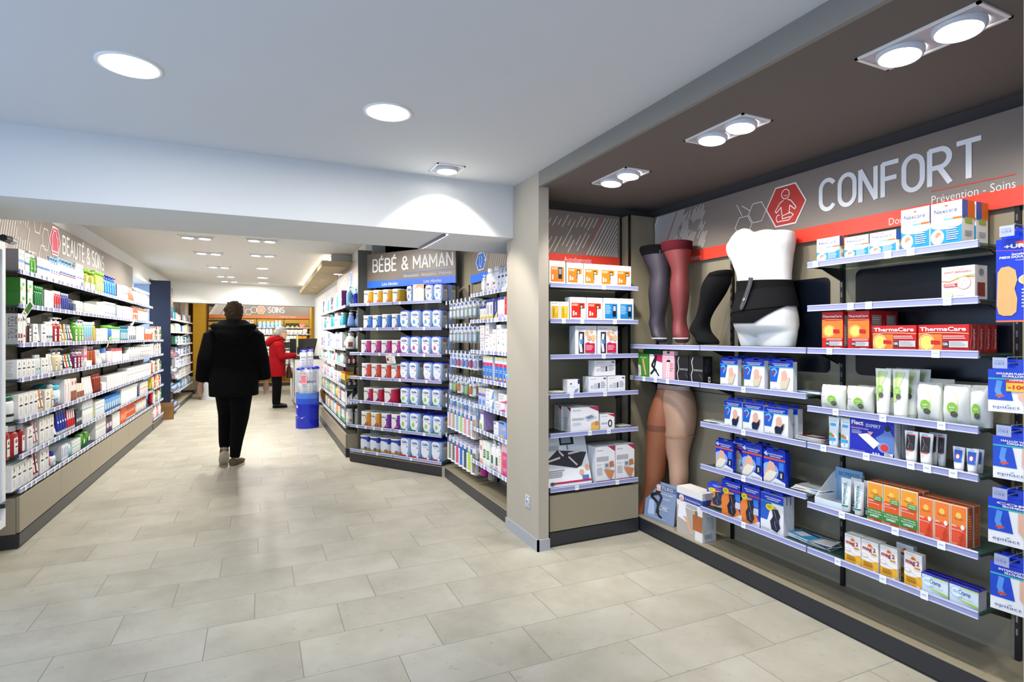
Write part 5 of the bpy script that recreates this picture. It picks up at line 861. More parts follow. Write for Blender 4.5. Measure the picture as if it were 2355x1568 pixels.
# ================================================================ PRODUCTS: milk powder unit
TM=Crop(730,540,5.6); TN=Crop(730,800,5.06)
def nov(c,c2,num,nc,name='Novalac'): return [('r',.17,.70,.68,.985,'#eceae8'),('e',.42,.44,.235,.38,'#eceae8'),('e',.22,.3,.1,.25,c),('e',.9,.3,.2,.28,c),('e',.16,.75,.04,.2,c),('t',.20,.75,.46,'novalac','#2c3c6a',.12,.015),('l',.24,.4,.55,.6,4,c2),('l',.26,.16,.58,.36,4,'#d4d0d8'),('e',.68,.2,.07,.1,nc),('t',.667 if num=='1' else .655,.155,.02 if num=='1' else .05,num,'white',.1,.02),('r',.0,0,1,.05,c)]
def gal(c,num,drop,base): return [('e',.4,.8,.5,.2,'#eef2fa'),('e',.45,.5,.48,.4,'#e4ecf8'),('t',.12,.74,.66,'Gallia','#26408c',.12,.035),('e',.36,.36,.16,.11,drop),('p',[(.22,.4),(.36,.54),(.5,.4)],drop),('t',.27,.34,.18,c,'white' if drop!='#eef0f8' else 'red',.05,.02),('r',0,0,1,.1,base),('e',.8,.1,.14,.08,'#eef2fa'),('t',.77 if num=='1' else .75,.05,.045 if num=='1' else .1,num,base,.1,.02),('e',.78,.56,.1,.05,'#e08a9a'),('l',.25,.64,.7,.68,1,'#8a94c0')]
NV=[(0,TM,565,1060,717,4,'#e8b820','#b08c20','3','#e0601c','yellow and white'),(1,TM,560,795,1037,2,'#4c8edc','#3a6ab0','1','#1c2c7c','short blue and white'),(1,TM,797,1050,1021,2,'#4c8edc','#3a6ab0','2','#a01c44','tall blue and white'),(2,TM,527,1057,1352,4,'#cf3c92','#a82a78','1','#3a1c7c','magenta and white'),(3,TN,485,945,178,4,'#e0553a','#b03a28','2','#9a1c4c','orange red and white'),(4,TN,510,725,463,2,'#cc2a4c','#a02040','','#4a2a8c','crimson and white'),(4,TN,737,880,468,1,'#cc2a4c','#a02040','','#9a1c4c','crimson and white, standing apart'),(5,TN,480,705,740,2,'#e39a2c','#b06c18','2','#a01c44','amber and white'),(5,TN,712,945,760,2,'#7a2fa0','#5c1c84','2','#a01c44','purple and white')]
for k,T,x0,x1,y,n,c,c2,num,nc,ds in NV: P(M2,k,T,x0,x1,y,n,'can',c,ds+' milk powder tin',rows=2,pr=nov(c,c2,num,nc),fill=.97)
for x0,x1,num,nc in ((470,690,'1','#1c2c7c'),(697,940,'2','#a01c34')): P(M2,6,TN,x0,x1,1018 if x0<500 else 1045,2,'can','#2c44a8','blue and gold powder tin numbered '+('one' if num=='1' else 'two'),rows=2,band=[(.2,'#c4a860'),(.62,'#d8dcea'),(1,'#2c44a8')],fill=.93,pr=[('e',.5,.5,.3,.34,'#dfe4f0'),('t',.24,.7,.5,'novalac','#e8ecf8',.12,.02),('l',.25,.3,.5,.62,5,'#8a94c0'),('e',.68,.2,.07,.1,nc),('t',.667 if num=='1' else .655,.155,.02 if num=='1' else .05,num,'white',.1,.02),('r',0,0,1,.08,'#c4a860')])
GA=[(0,TM,1380,1610,634,2,'','2','#5aa0e0','#3a78c8','blue drop'),(1,TM,1055,1330,972,2,'','1','#5aa0e0','#2c5ca8','blue drop'),(1,TM,1345,1600,964,2,'','2','#5aa0e0','#3a78c8','bright blue drop'),(2,TM,1058,1325,1303,2,'','1','#cc4c94','#a83c6c','pink drop'),(2,TM,1332,1592,1303,2,'','2','#cc4c94','#c05888','bright pink drop'),(3,TN,955,1170,155,2,'AR','1','#eef0f8','#c02858','red lettered drop'),(3,TN,1225,1455,166,2,'AR','2','#eef0f8','#d83c74','coral lettered drop'),(4,TN,957,1187,455,2,'','1','#9ac83c','#1c7a4c','green drop'),(4,TN,1210,1445,468,2,'','2','#9ac83c','#3a9a50','light green drop'),(5,TN,950,1190,737,2,'','1','#9ac83c','#1c7a4c','green drop'),(5,TN,1218,1460,772,2,'','2','#9ac83c','#3a9a50','light green drop'),(6,TN,960,1445,1035,4,'','','#e6ecf6','#c8302c','white drop, red band')]
for k,T,x0,x1,y,n,c,num,dr,ba,ds in GA: P(M2,k,T,x0,x1,y,n,'carafe','#9dbbe4','pale blue milk tub with '+ds,rows=2,pr=gal(c or ' .' [1:],num or '.',dr,ba),rg=.015,kx=.012,cc='#2236b8',off=.03,fill=.93)
P(M2,0,TM,1145,1225,648,1,'carafe','#9dbbe4','pale blue milk tub left of the skin toned card',rows=1,pr=gal('.','1','#5aa0e0','#3a78c8'),cc='#2236b8',off=.05)
P(M2,0,TM,1226,1374,636,1,'carton','#f2e6e0','white advertising card with soft skin picture between milk tubs',d=.003,off=.016,pr=[('p',[(.15,.75),(.4,1),(1,1),(1,.7),(.6,.85)],'#e8a880'),('e',.55,.5,.35,.3,'#f6e4da'),('s',[(.5,.6),(.35,.4),(.5,.25)],.03,'#e8b8a4')])
s=M2.hit(*TM(955,1490),-.01)
t=empty('hanging_sign_card',M2.w(s[0],-.012,1.08),M2.a,'white offer card with red roundel clipped below pink milk tins','card'); m=MB(); m.box(-.062,.062,0,.002,0,.10,('white','card')); prints(m,[('r',0,.86,.36,.92,'red'),('r',.64,.86,1,.92,'red'),('e',.18,.42,.13,.17,'red'),('s',[(.5,.35),(.55,.45),(.6,.35)],.03,'black'),('l',.2,.62,.8,.72,1,'teal'),('l',.3,.15,.9,.25,2,'teal')],.124,.10,plane_map(0)); m.build('card',t); t.rotation_euler=(.25,0,M2.a)
# ================================================================ PRODUCTS: left wall
U=Crop(0,480,3.921); V=Crop(0,860,3.825)
def lb(c='white',b='black',tx='lgrey'): return [('r',.12,.1,.88,.9,c),('r',.2,.45,.8,.53,b),('l',.2,.16,.8,.4,4,tx),('e',.5,.72,.14,.08,b)]
def kl(c='#8a9a3a'): return [('r',.22,.5,.82,.57,'#16161a'),('s',[(.45,.66),(.5,.8),(.42,.9)],.05,'#5a6a3a'),('e',.55,.78,.09,.05,c),('l',.25,.12,.8,.42,6,'lgrey')]
def bd(c,y=.45,h=.12): return [('r',0,y,1,y+h,c),('l',.15,.1,.85,.38,5,'lgrey'),('l',.2,.7,.8,.85,2,'grey')]
SG=[('l',.12,.1,.85,.9,14,'#a8acb0')]
def Q(k,T,*rows):
    for r in rows:
        x0,x1,y,n,kind,col,desc=r[:7]; kw=r[7] if len(r)>7 else {}
        kw=dict(kw)
        if kind=='carton': kw.setdefault('d',.10); kw.setdefault('side','#d4d5d4' if col in('white','offw') else col)
        P(L,k,T,x0,x1,y,n,kind,col,desc,fill=kw.pop('fill',.93),off=kw.pop('off',.03),**kw)
W_='white'
Q(0,U,(166,222,366,2,'carton',W_,'tall grey-sided carton with blue band',dict(pr=bd('#7aa0cc'),sp=SG,d=.13,side='#9a9ea2')),(224,268,405,1,'carton',W_,'white carton with blue square mark',dict(pr=bd('#2c5c9c'),sp=SG)),
 (272,331,378,2,'bottle','#4c9c1e','clear green cleansing bottle with white pump',dict(cap='pump',fin='gloss',pr=[('r',.1,.4,.9,.5,'lblue')])),(333,450,438,3,'carton',W_,'white carton with blue name band',dict(pr=bd('#2f6ca8'))),
 (458,545,430,4,'bottle','#eef2f6','white bottle with pale blue pump and red mark',dict(cap='pump',cc='#8ab4d8',pr=[('r',.1,.62,.9,.74,'#3a72b8'),('r',.1,.5,.9,.58,'#d84a4a')])),(550,695,440,5,'bottle','#f2f4f6','large white bottle with blue pump and stripes',dict(cap='pump',cc='#8ab4d8',shape='cyl',pr=[('r',0,.68,1,.78,'#3a72b8'),('r',0,.56,1,.64,'#e0605a'),('l',.2,.1,.8,.45,5,'lgrey')])),
 (698,762,492,3,'bottle','#f2f4f6','white cap bottle with thin blue stripe',dict(cap='screw',cc='#e8e8e8',pr=[('r',0,.55,1,.63,'#3a72b8')])),(765,862,548,2,'bottle','#a8a43c','olive yellow bottle with lime green cap',dict(cap='flip',cc='#7cc01c',fin='gloss',pr=[('l',.1,.3,.9,.8,5,'#d4d080')])),
 (864,940,560,4,'bottle','#b4c44c','slim light green bottle with lime cap',dict(cap='flip',cc='#7cc01c',fin='gloss',pr=[('r',.1,.2,.9,.75,'#e8eec0')])),(766,862,665,2,'carton','#e9e9e4','small cream carton in front of olive bottles',dict(off=.003,d=.025,fill=.8)),
 (943,1048,595,5,'bottle','#1c7cc8','bright blue bottle with dark blue spray top',dict(cap='spray',cc='#1644b8',fin='gloss',pr=[('r',.2,.25,.8,.7,'#5ab4e8')])),(1055,1105,682,3,'carton',W_,'white carton after the blue spray bottles',dict(pr=bd('lgrey'))),(1108,1155,692,2,'carton','#f4e0da','pale pink carton',dict(pr=bd('#e0707c'))),
 (1158,1215,700,4,'tube','#e8682a','orange and white tube',dict(pr=[('r',.1,.5,.9,.9,'white')])),(1218,1350,712,6,'bottle','#f0f0ec','plain white round shouldered bottle',dict(cap='flip',cc='#f4f4f4',shape='flask',pr=bd('lgrey'))))
Q(1,U,(182,235,705,1,'carton','#f0f2ea','green-sided carton, lower one of nearest stack',dict(side='#2f8a1c',pr=[('r',.3,.4,.75,.65,'#5cb43c'),('e',.2,.2,.2,.15,'#c8b84a')],h=.095,d=.14)),(246,296,715,1,'carton','#f0f2ea','green-sided carton, lower one of second stack',dict(side='#2f8a1c',pr=[('r',.3,.4,.75,.65,'#5cb43c')],h=.09)),
 (312,388,690,4,'bottle','#1a7a34','dark green bottle with domed green cap',dict(cap='dome',cc='#128a30',fin='gloss',cf=.22,pr=[('r',.2,.2,.8,.7,'#2f9a4c')])),(400,485,732,3,'carton','#f0f3f2','white mint carton with fine print',dict(pr=[('l',.2,.1,.8,.9,10,'lgrey')])),
 (490,555,740,3,'bottle','#c02838','red bottle with white cap above grey base',dict(cap='screw',cc='#f0f0f0',pr=[('r',0,0,1,.45,'#8a94b8')])),(558,625,760,4,'bottle','#27358c','dark blue bottle with grey top',dict(cap='screw',cc='#8a90b0',fin='gloss')),(627,655,818,2,'bottle','#1c2868','small navy bottle',dict(cap='screw',cc='#141c4c')),(657,685,855,1,'carton','#2c4c6c','small dark blue carton with yellow top',dict(top='#e8c860')),
 (688,758,830,3,'bottle','#eef0e6','white and pale green jar bottle',dict(cap='screw',pr=bd('#a8c478'))),(760,868,848,5,'carton','#f1f3ea','white and pale green carton',dict(pr=bd('#b4cc8c',.2,.1))),(872,943,838,3,'carton','#eff0ea','cream white carton',dict(pr=bd('lgrey'))),
 (946,1045,838,5,'bottle','#eef2f4','white bottle with blue stripe',dict(cap='flip',cc='#f0f0f0',pr=[('r',0,.3,1,.42,'#5a9ac0')])),(1050,1118,868,4,'carton','#f2f4f4','thin white carton with dark edge',dict(pr=[('r',0,0,.2,1,'#3a5a7a')])),(1200,1245,885,2,'carton','#e0602a','orange carton',dict(pr=bd('white'))),(1120,1198,880,4,'carton','#f3f2ee','white carton before the orange pair',{}),(1248,1340,895,5,'bottle','#f0efeb','white bottle near shelf end',dict(cap='flip',cc='#e8824a')))
for a,y,dz,ds in ((182,705,.096,'green-sided carton, upper one of nearest stack'),(246,715,.091,'green-sided carton, upper one of second stack')):
    P(L,1,U,a,a+52,y,1,'carton','#f0f2ea',ds,side='#2f8a1c',pr=[('r',.3,.4,.75,.65,'#5cb43c'),('e',.2,.2,.2,.15,'#c8b84a')],h=.09,d=.14,off=.03,z=L.z[1]+dz,fill=.93)
Q(2,U,(161,205,945,2,'carton','#ece9e8','tall carton whose grey side reads force and vitality',dict(d=.16,side='#c9cbcc',pr=[('r',.15,.2,.85,.35,'#7a2a30'),('r',.2,.05,.8,.12,'#7a2a30'),('e',.4,.8,.2,.06,'#8a5a50')],sp=[('t',.68,.9,.7,'FORCE & VITALITÉ','#4a4a4c',.30,0,-1)])),
 (207,232,1010,1,'carton','#ece9e8','narrow carton with brown leaf',dict(pr=[('r',.2,.3,.8,.4,'#7a2a30')])),(236,250,1030,1,'bottle','#7a1c1c','thin dark red bottle',dict(cap='screw')),(254,293,985,1,'bottle','#2a2420','dark bottle with white cap and label',dict(cap='screw',cc='#f0f0f0',cf=.2,pr=lb())),(296,342,1038,1,'carton','#f2f2f0','white carton with red leaf and black name bar',dict(pr=kl('#a03030'))),(345,368,1045,1,'tube','#e8e8ec','white tube leaning beside leaf carton',dict(cc='#2c3048')),
 (371,416,1040,1,'carton','#f2f2f0','white carton with green leaf and black name bar',dict(pr=kl())),(419,480,1020,3,'bottle','#dfeaf0','clear blue striped bottle with white cap',dict(cap='screw',pr=[('r',0,.35,1,.5,'#1c5a5a')])),(484,522,975,1,'bottle','#b81c24','red bottle with white pump and label',dict(cap='pump',pr=lb(W_))),(524,560,978,1,'bottle','#9c1c20','second red bottle with pump and label',dict(cap='pump',cc='#f0e8e8',pr=lb(W_))),
 (562,590,1040,1,'tube','#d8a83c','yellow tube with white label',dict(pr=lb())),(592,612,1040,1,'tube','#e0b44c','yellow edged tube',dict(pr=lb())),(614,634,1042,1,'tube','#1c7a9c','teal tube with white label',dict(pr=lb())),(638,668,1042,1,'tube','#a81c2c','dark red tube with white label',dict(pr=lb())),(672,706,992,1,'bottle','#4c9c2c','green pump bottle with white label',dict(cap='pump',cc='#3c7c2c',pr=lb())),(710,758,998,2,'bottle','#7cc02c','lime green pump bottle with white label',dict(cap='pump',pr=lb())),
 (762,840,1020,4,'bottle','#8cc4d4','clear aqua bottle with clear top',dict(cap='screw',cc='#dfe8ee',fin='gloss',pr=[('r',.1,0,.9,.4,'#e0a8b4')])),(842,866,1022,1,'bottle','#d0b83c','yellow bottle with clear top',dict(cap='screw')),(868,930,1078,4,'carton','#eff2ee','small white carton with grey print',dict(pr=bd('lgrey'))),
 (933,975,1050,3,'bottle','#e8ece0','white tube bottle with lime cap',dict(cap='flip',cc='#5cb42c')),(978,1012,1050,2,'bottle','#2c7cd0','blue and green bottle with lime cap',dict(cap='dome',cc='#6cc42c',pr=[('r',0,0,1,.4,'#6cc42c')])),(1015,1085,1062,5,'bottle','#f0f2ee','white bottle with green cap',dict(cap='flip',cc='#4cac2c',pr=bd('#7cc44c',.2,.1))),(1088,1160,1056,5,'bottle','#2c8ca8','teal bottle with dark cap',dict(cap='flip',cc='#1c5c7c',pr=[('r',0,.2,.6,.8,'white')])),
 (1163,1225,1058,4,'bottle','#e8ecf0','white bottle with dark blue label',dict(cap='screw',pr=[('r',.1,.1,.9,.55,'#1c3c5c')])),(1228,1300,1060,4,'carton','#f2f2f0','plain white carton before orange ones',{}),(1305,1405,1085,4,'carton','#e0602a','orange carton near far end',dict(pr=[('r',0,.6,1,1,'white')])),(1408,1450,1060,2,'carton','#ece8e0','white carton with maroon stripe',dict(pr=[('r',0,.0,.4,1,'#7a1c2c')])))
Q(3,U,(150,318,1365,4,'carton','#f0f0ee','white carton with flower and name bar',dict(pr=kl('#5a7ac8'),d=.12,sp=SG,rows=2)),(322,368,1320,2,'bottle','#dfe6e6','clear bottle with grey cap',dict(cap='screw',cc='#d4d6d8',pr=[('r',.1,.4,.9,.5,'teal')])),(370,435,1345,2,'carton','#f0f0ee','white carton with olive leaf',dict(pr=kl())),(440,485,1310,2,'tube','#ecebe9','white tube standing on cap',dict(pr=[('l',.2,.3,.8,.8,4,'grey')])),
 (488,527,1260,1,'bottle','#d8c89c','cream bottle with silver pump',dict(cap='pump',cc='#d0d0d0',pr=lb('offw'))),(530,576,1256,1,'bottle','#e8e0c0','pale yellow bottle with silver pump',dict(cap='pump',cc='#d0d0d0',pr=lb('offw'))),(582,606,1310,1,'tube','#2a2a44','dark navy tube with white label',dict(pr=lb())),(609,633,1310,1,'tube','#d8622c','orange tube with white label',dict(pr=lb())),(636,662,1305,1,'tube','#2c7a54','green tube with white label',dict(pr=lb())),(664,698,1262,1,'bottle','#6a1c54','plum bottle with pump',dict(cap='pump',cc='#8a8a90',pr=lb())),(700,752,1262,2,'bottle','#8c1c4c','magenta bottle with pump',dict(cap='pump',cc='#c8c8cc',pr=lb())),
 (755,785,1235,1,'carton','#e8b8c4','tall pink carton',dict(pr=bd('#c85a7a'))),(788,872,1245,3,'bottle','#a8481c','amber bottle with clear pump',dict(cap='screw',cc='#d8d0c8',fin='gloss',shape='cyl',cf=.16,pr=[('l',.1,.3,.9,.7,5,'#e8a080')])),(776,830,1370,1,'carton','#f2f2f0','small white carton before amber bottles',dict(off=.004,d=.03)),(876,925,1270,3,'tube','#efefef','white tube with dots',dict(pr=[('l',.2,.3,.8,.8,3,'grey')])),(928,968,1255,1,'jar','#e4e8ee','white tub with blue pump top',dict(cc='#3a7ac8')),
 (970,1010,1262,3,'bottle','#efe6e8','white bottle with dark red cap',dict(cap='flip',cc='#8c1c34')),(1012,1100,1262,6,'carton','#f2f0f0','white carton with red edge',dict(pr=[('r',0,.8,1,1,'#c83040')])),(1110,1165,1310,3,'carton','#f0f0ec','low white carton',{}),(1168,1270,1250,6,'bottle','#f2f2f0','white bottle with clear cap',dict(cap='screw',cc='#dcdcdc',pr=bd('lgrey'))),(1272,1385,1225,6,'bottle','#f2f0ee','white bottle with orange mark',dict(cap='flip',pr=[('r',.1,.6,.9,.7,'#e87a3a')])),(1388,1450,1212,4,'carton','#7a1c34','maroon and green carton',dict(pr=[('r',.5,0,1,1,'#4c7c34')])))
Q(4,V,(75,155,182,1,'bottle','#e9edf0','white spray can with dark green dome cap',dict(cap='dome',cc='#0f5a3c',shape='cyl',cf=.2,pr=[('r',0,.3,1,.45,'#16161a'),('l',.1,.5,.9,.9,4,'lgrey')])),(160,335,182,4,'carton','#f0f0ee','white carton with gold oat picture',dict(pr=kl('#d8b43c'),d=.13,sp=SG,rows=2)),(338,390,138,2,'tube','#d88a2c','orange tube with white label',dict(pr=lb())),(393,447,138,1,'carton','#f2f1e8','cream carton with plant drawing',dict(pr=kl())),(449,478,92,1,'bottle','#e8d8a0','yellow liquid bottle with grey cap',dict(cap='screw',cc='#c8c8c8',pr=lb())),
 (488,560,85,1,'bottle','#dff0f6','large white spray can with aqua cap and red writing',dict(cap='dome',cc='#3cb4d4',shape='cyl',cf=.24,pr=[('t',.3,.1,.5,'LACTEL','#1c5ca8',.22,.02,1),('r',.1,.04,.9,.12,'#d83a2a')])),(566,620,48,2,'carton','#f0ecea','tall carton with red wave',dict(pr=[('s',[(.2,.1),(.5,.4),(.3,.8)],.1,'#c82c3c')])),(622,672,42,2,'carton','#ece6e0','carton with brown lower half and red mark',dict(pr=[('r',0,0,1,.45,'#8a4a2c'),('e',.6,.8,.2,.1,'#d82c2c')])),(675,740,92,3,'carton','#e9dfd2','brown and white carton',dict(pr=[('r',0,.1,1,.5,'#8a4a2c')])),
 (745,825,30,4,'tube','#f0f0ef','white pointed tube',{}),(828,893,5,4,'bottle','#8c2c14','dark amber bottle in a row',dict(cap='screw',cc='#8c2c14',fin='gloss',shape='cyl',pr=[('l',.1,.1,.9,.9,9,'#d88a6a')])),(896,935,75,1,'carton','#f2f2f2','small white carton beside amber row',{}),(940,1120,20,9,'carton','#f4f1ee','slim white carton with red print',dict(pr=[('s',[(.5,.1),(.5,.8)],.12,'#e08a80')])),(1122,1330,0,9,'carton','#f3f1ee','slim cream carton in long row',dict(h=.16,pr=bd('lgrey'))),(1335,1392,15,3,'carton','#efefec','white carton with green stripe at far end',dict(h=.17,pr=[('r',.6,0,1,1,'#4c9c3c')])))
Q(5,V,(45,102,460,1,'bottle','#96201c','red shampoo bottle with grey cap, nearest one',dict(cap='screw',cc='#c8c8ca',shape='oval',cf=.17,pr=lb('#f0eef0','black'))),(104,180,455,1,'bottle','#a82820','red shampoo bottle with peony label',dict(cap='screw',cc='#c8c8ca',cf=.17,pr=[('r',.1,.05,.9,.9,'#f0eef0'),('e',.5,.72,.25,.1,'#c83060'),('r',.3,.4,.8,.47,'black'),('l',.25,.1,.8,.35,4,'lgrey')])),(182,230,440,1,'bottle','#96201c','red shampoo bottle beside peony carton',dict(cap='screw',cc='#c8c8ca',cf=.17,pr=[('r',.1,.05,.9,.9,'#f0eef0'),('e',.5,.72,.25,.1,'#c83060')])),(236,292,462,1,'carton','#f0eeee','white carton with pink peony',dict(pr=kl('#d85a7c'))),(295,342,415,2,'tube','#c8808c','pink tube with white label',dict(pr=lb(),cc='#efefef')),
 (345,475,390,3,'carton','#f0f0ec','white carton with yellow flower',dict(pr=kl('#d8c43c'),d=.13,rows=2)),(480,510,420,1,'tube','#e8e8ee','white and red tube',dict(cc='#24389c',pr=[('e',.5,.6,.3,.1,'#d82c2c')])),(512,597,330,4,'tube','#1c34a0','deep blue tube',dict(pr=[('r',.1,.4,.9,.5,'white')])),(599,668,318,4,'tube','#c8242c','white and red tube with writing',dict(pr=[('r',0,.45,1,1,'#ecebf0'),('l',.2,.6,.8,.9,3,'#c8242c')])),(672,720,330,3,'carton','#34404a','dark grey carton',dict(pr=[('r',.1,.3,.9,.5,'#c8d0d0')])),
 (724,815,250,4,'carton','#f1f1ee','tall white carton with blue corner',dict(pr=bd('#8aaccc',.6,.08))),(818,835,215,1,'tube','#c8c83c','yellow green tube',{}),(838,920,245,4,'carton','#eef0f0','white cream carton',dict(pr=bd('lblue'))),(922,1062,205,8,'bottle','#5aa4dc','light blue and white bottle with blue cap',dict(cap='flip',cc='#1c64c0',pr=[('r',.1,.2,.9,.8,'white')])),(1065,1205,130,8,'carton','#f2f2f0','white carton in long far row',{}),(1208,1228,80,1,'bottle','#20306c','navy bottle with white cap',dict(cap='screw')),(1230,1300,80,4,'carton','#f0ece8','white carton with pale orange print',dict(pr=bd('#e8a078'))),(1335,1395,50,4,'bottle','#e4e8e4','bottle with red cap in far crate',dict(cap='dome',cc='#c8243c')))
Q(6,V,(100,238,800,3,'carton','#efefed','white carton with blue flower and name bar',dict(pr=kl('#4a5a8c'),d=.15,sp=SG)),(240,292,740,1,'carton','#f0f0ee','white carton with pale yellow flower',dict(pr=kl('#d8d08c'),d=.13)),(294,346,690,2,'tube','#a01c2c','dark red tube with label',dict(pr=lb())),(350,430,662,2,'carton','#f0efed','white carton with red pomegranate',dict(pr=kl('#b83040'))),(432,450,640,1,'tube','#a8243c','red tube beside pomegranate cartons',{}),(455,503,685,1,'bottle','#e8eaf2','short white bottle with dark blue cap, front one',dict(cap='screw',cc='#1c2c8c',pr=lb('white','#2c3c9c'),cf=.25)),(474,540,640,3,'bottle','#e8eaf2','white bottle with dark blue cap behind',dict(cap='screw',cc='#1c2c8c',off=.08)),
 (542,600,632,4,'carton','#eef0f6','slim white carton with navy lettering',dict(pr=[('s',[(.5,.2),(.5,.8)],.3,'#2c3c9c')])),(558,628,520,1,'bottle','#cfe4ee','large spray can with light blue cap',dict(cap='dome',cc='#3ca0cc',shape='cyl',off=.09,cf=.3)),(603,632,620,1,'bottle','#9cd0e0','pale aqua bottle',dict(cap='screw')),(635,710,590,3,'carton','#eef2ee','white and mint carton',dict(pr=bd('#9cd4c0'))),(715,800,520,2,'pouch','#4c9c34','crumpled green and clear sachet bag',dict(d=.08,pr=[('e',.5,.5,.2,.2,'white'),('e',.7,.8,.2,.08,'#d83020')])),
 (840,932,410,5,'carton','#f0f0ee','white stacked pad carton',dict(pr=bd('lgrey'))),(935,985,380,2,'carton','#4a2a4c','dark plum carton',dict(pr=[('r',.1,.3,.9,.6,'#d8ccd8')])),(988,1055,355,5,'carton','#f2f2f0','thin white carton with grey print',dict(pr=[('s',[(.5,.2),(.5,.8)],.2,'lgrey')])),(1060,1110,300,4,'carton','#e4642c','orange sun cream carton',dict(pr=[('r',.2,.2,.8,.5,'#f0a080')])),(1113,1200,262,7,'tube','#e85c1c','orange sun cream tube',dict(pr=[('r',.2,.3,.8,.5,'white')])),(1203,1290,235,6,'bottle','#f0e8e2','white bottle with orange cap',dict(cap='flip',cc='#e87a3a')))
# things at the low open bay behind the left run
rn=random.Random(3)
zl=[1.30,1.08,.83,.60,.375,.15]
pal=[['#e0602a','#f2f2f0','#7a1c34','#4c7c34'],['#f2f2f0','#7a1c34','#f0f0ec','#5c8c3c'],['#e4642c','#efefef','#7a1c34','#4c7c34'],['#f2e24a','#d8e0dc','#c8243c','#e8ecec'],['#c8243c','#eef0ee','#dfe8ee','#4cac4c'],['#e86a9c','#f0e8ea','#eef0f0','#f0f0f0']]
for k,z in enumerate(zl):
    x=4.92
    for i,c in enumerate(pal[k]*2):
        w_=.085 if i%2 else .1; kind='carton' if (i+k)%2 else 'bottle'
        o,cat=make(kind,w_,.06,.15+.03*((i*7+k)%3)/2,c,**(dict(pr=bd('white')) if kind=='carton' else dict(cap='screw',cc='#c8243c' if k==4 else 'white',pr=lb())))
        o.location=L.w(x+w_/2,.02,z+.0005); o.rotation_euler=(0,0,L.a); reg(o,{'#e0602a':'orange','#e4642c':'orange','#7a1c34':'maroon','#4c7c34':'green','#5c8c3c':'green','#f2e24a':'yellow','#c8243c':'red','#4cac4c':'green','#e86a9c':'pink'}.get(c,'white')+(' carton' if kind=='carton' else ' bottle'),'low open bay, %s shelf'%SH[k],x,cat); x+=w_+.008
t=empty('cardboard_carton',(-1.40,10.50,.0),R_(12),'open brown cardboard box with cut handle on floor between left units','box'); m=MB()
for a in ((-.16,.16,0,.006),(-.16,.16,.24,.246),(-.16,-.154,0,.246),(.154,.16,0,.246)): m.box(a[0],a[1],a[2],a[3],0,.22,('#9c7040','card'))
m.box(-.16,.16,0,.246,0,.006,('#9c7040','card')); m.build('carton_walls',t); t.scale=(.8,.8,.95); MB().loft([[(-.16,0,.22),(.16,0,.22),(.16,.004,.22),(-.16,.004,.22)],[(-.16,-.06,.30),(.16,-.06,.30),(.16,-.056,.30),(-.16,-.056,.30)]],('#a87c4c','card'),False).build('flap',t)
# ================================================================ PRODUCTS: far left unit
def fill(fx,k,s0,s1,z,hmin,hmax,specs,place,seed,off=.03,wmin=.05,wmax=.08,dd_=.06):
    rn=random.Random(seed); s=s0; i=0
    while s<s1-.03:
        kind,c,ds,kw=specs[i%len(specs)]; n=rn.choice((2,3,3,4)); w_=rn.uniform(wmin,wmax); h=rn.uniform(hmin,hmax); first=None
        for j in range(n):
            if s+w_>s1: break
            if first is None:
                first,cat=make(kind,w_*.94,dd_,h,c,**kw); o=first
                if kind=='carton': o.name=fx.box
            else: o=clone(first)
            o.location=fx.w(s+w_/2,off,z+.0005); o.rotation_euler=(0,0,fx.a); reg(o,ds,place,s,cat); s+=w_
        s+=.006; i+=1
cw=dict(pr=bd('lgrey'))
GS=[[('carton','#3a3058','dark violet carton',{}),('carton','#4c9cd0','blue and green carton',dict(pr=[('r',0,.3,1,.6,'#5cb45c')])),('carton','#e8845a','coral carton',cw),('carton','#f0f0f2','white carton',cw),('carton','#d84a5a','red and white carton',dict(pr=bd('white'))),('bottle','#2c6c44','green bottle',dict(cap='screw'))],
 [('carton','#2f62d8','bright blue carton',dict(pr=[('l',.2,.2,.8,.8,2,'lblue')])),('carton','#f0f0e8','white carton',cw),('carton','#e4d87c','pale yellow carton',dict(pr=bd('white'))),('carton','#eceee8','cream carton',cw)],
 [('carton','#e9ecec','white carton',cw),('carton','#5c9c8c','teal carton',dict(pr=bd('white'))),('carton','#2c54a8','blue carton',dict(pr=bd('white')))],
 [('carton','#eceeee','white carton',cw),('carton','#8c98a8','grey carton',cw),('carton','#2c5cc0','blue carton',dict(pr=bd('white')))],
 [('carton','#c8cce0','lilac white carton',dict(pr=bd('#4c5cb0'))),('carton','#eceeee','white carton',cw)],
 [('carton','#d8e0d0','pale green carton',dict(pr=bd('#5cac4c'))),('carton','#e8c8d0','pink white carton',cw),('carton','#eceeee','white carton',cw)],
 [('carton','#5c9ccc','blue white carton',dict(pr=bd('white'))),('carton','#e0e0e4','white carton',cw)]]
for b_,(a,c) in enumerate(((0,.86),(.86,1.72),(1.72,2.58),(2.58,3.42))):
    nm=['first bay','second bay','third bay','last bay'][b_]
    for k,z in enumerate(G.z):
        if b_==0 and k>1: continue
        fill(G,k,a+(.3 if (b_==0 and k==0) else .03),c-.03,z,.11,.17,GS[k][b_%2:]+GS[k][:b_%2],'far left unit %s %s shelf'%(nm,SH[k]),b_*10+k)
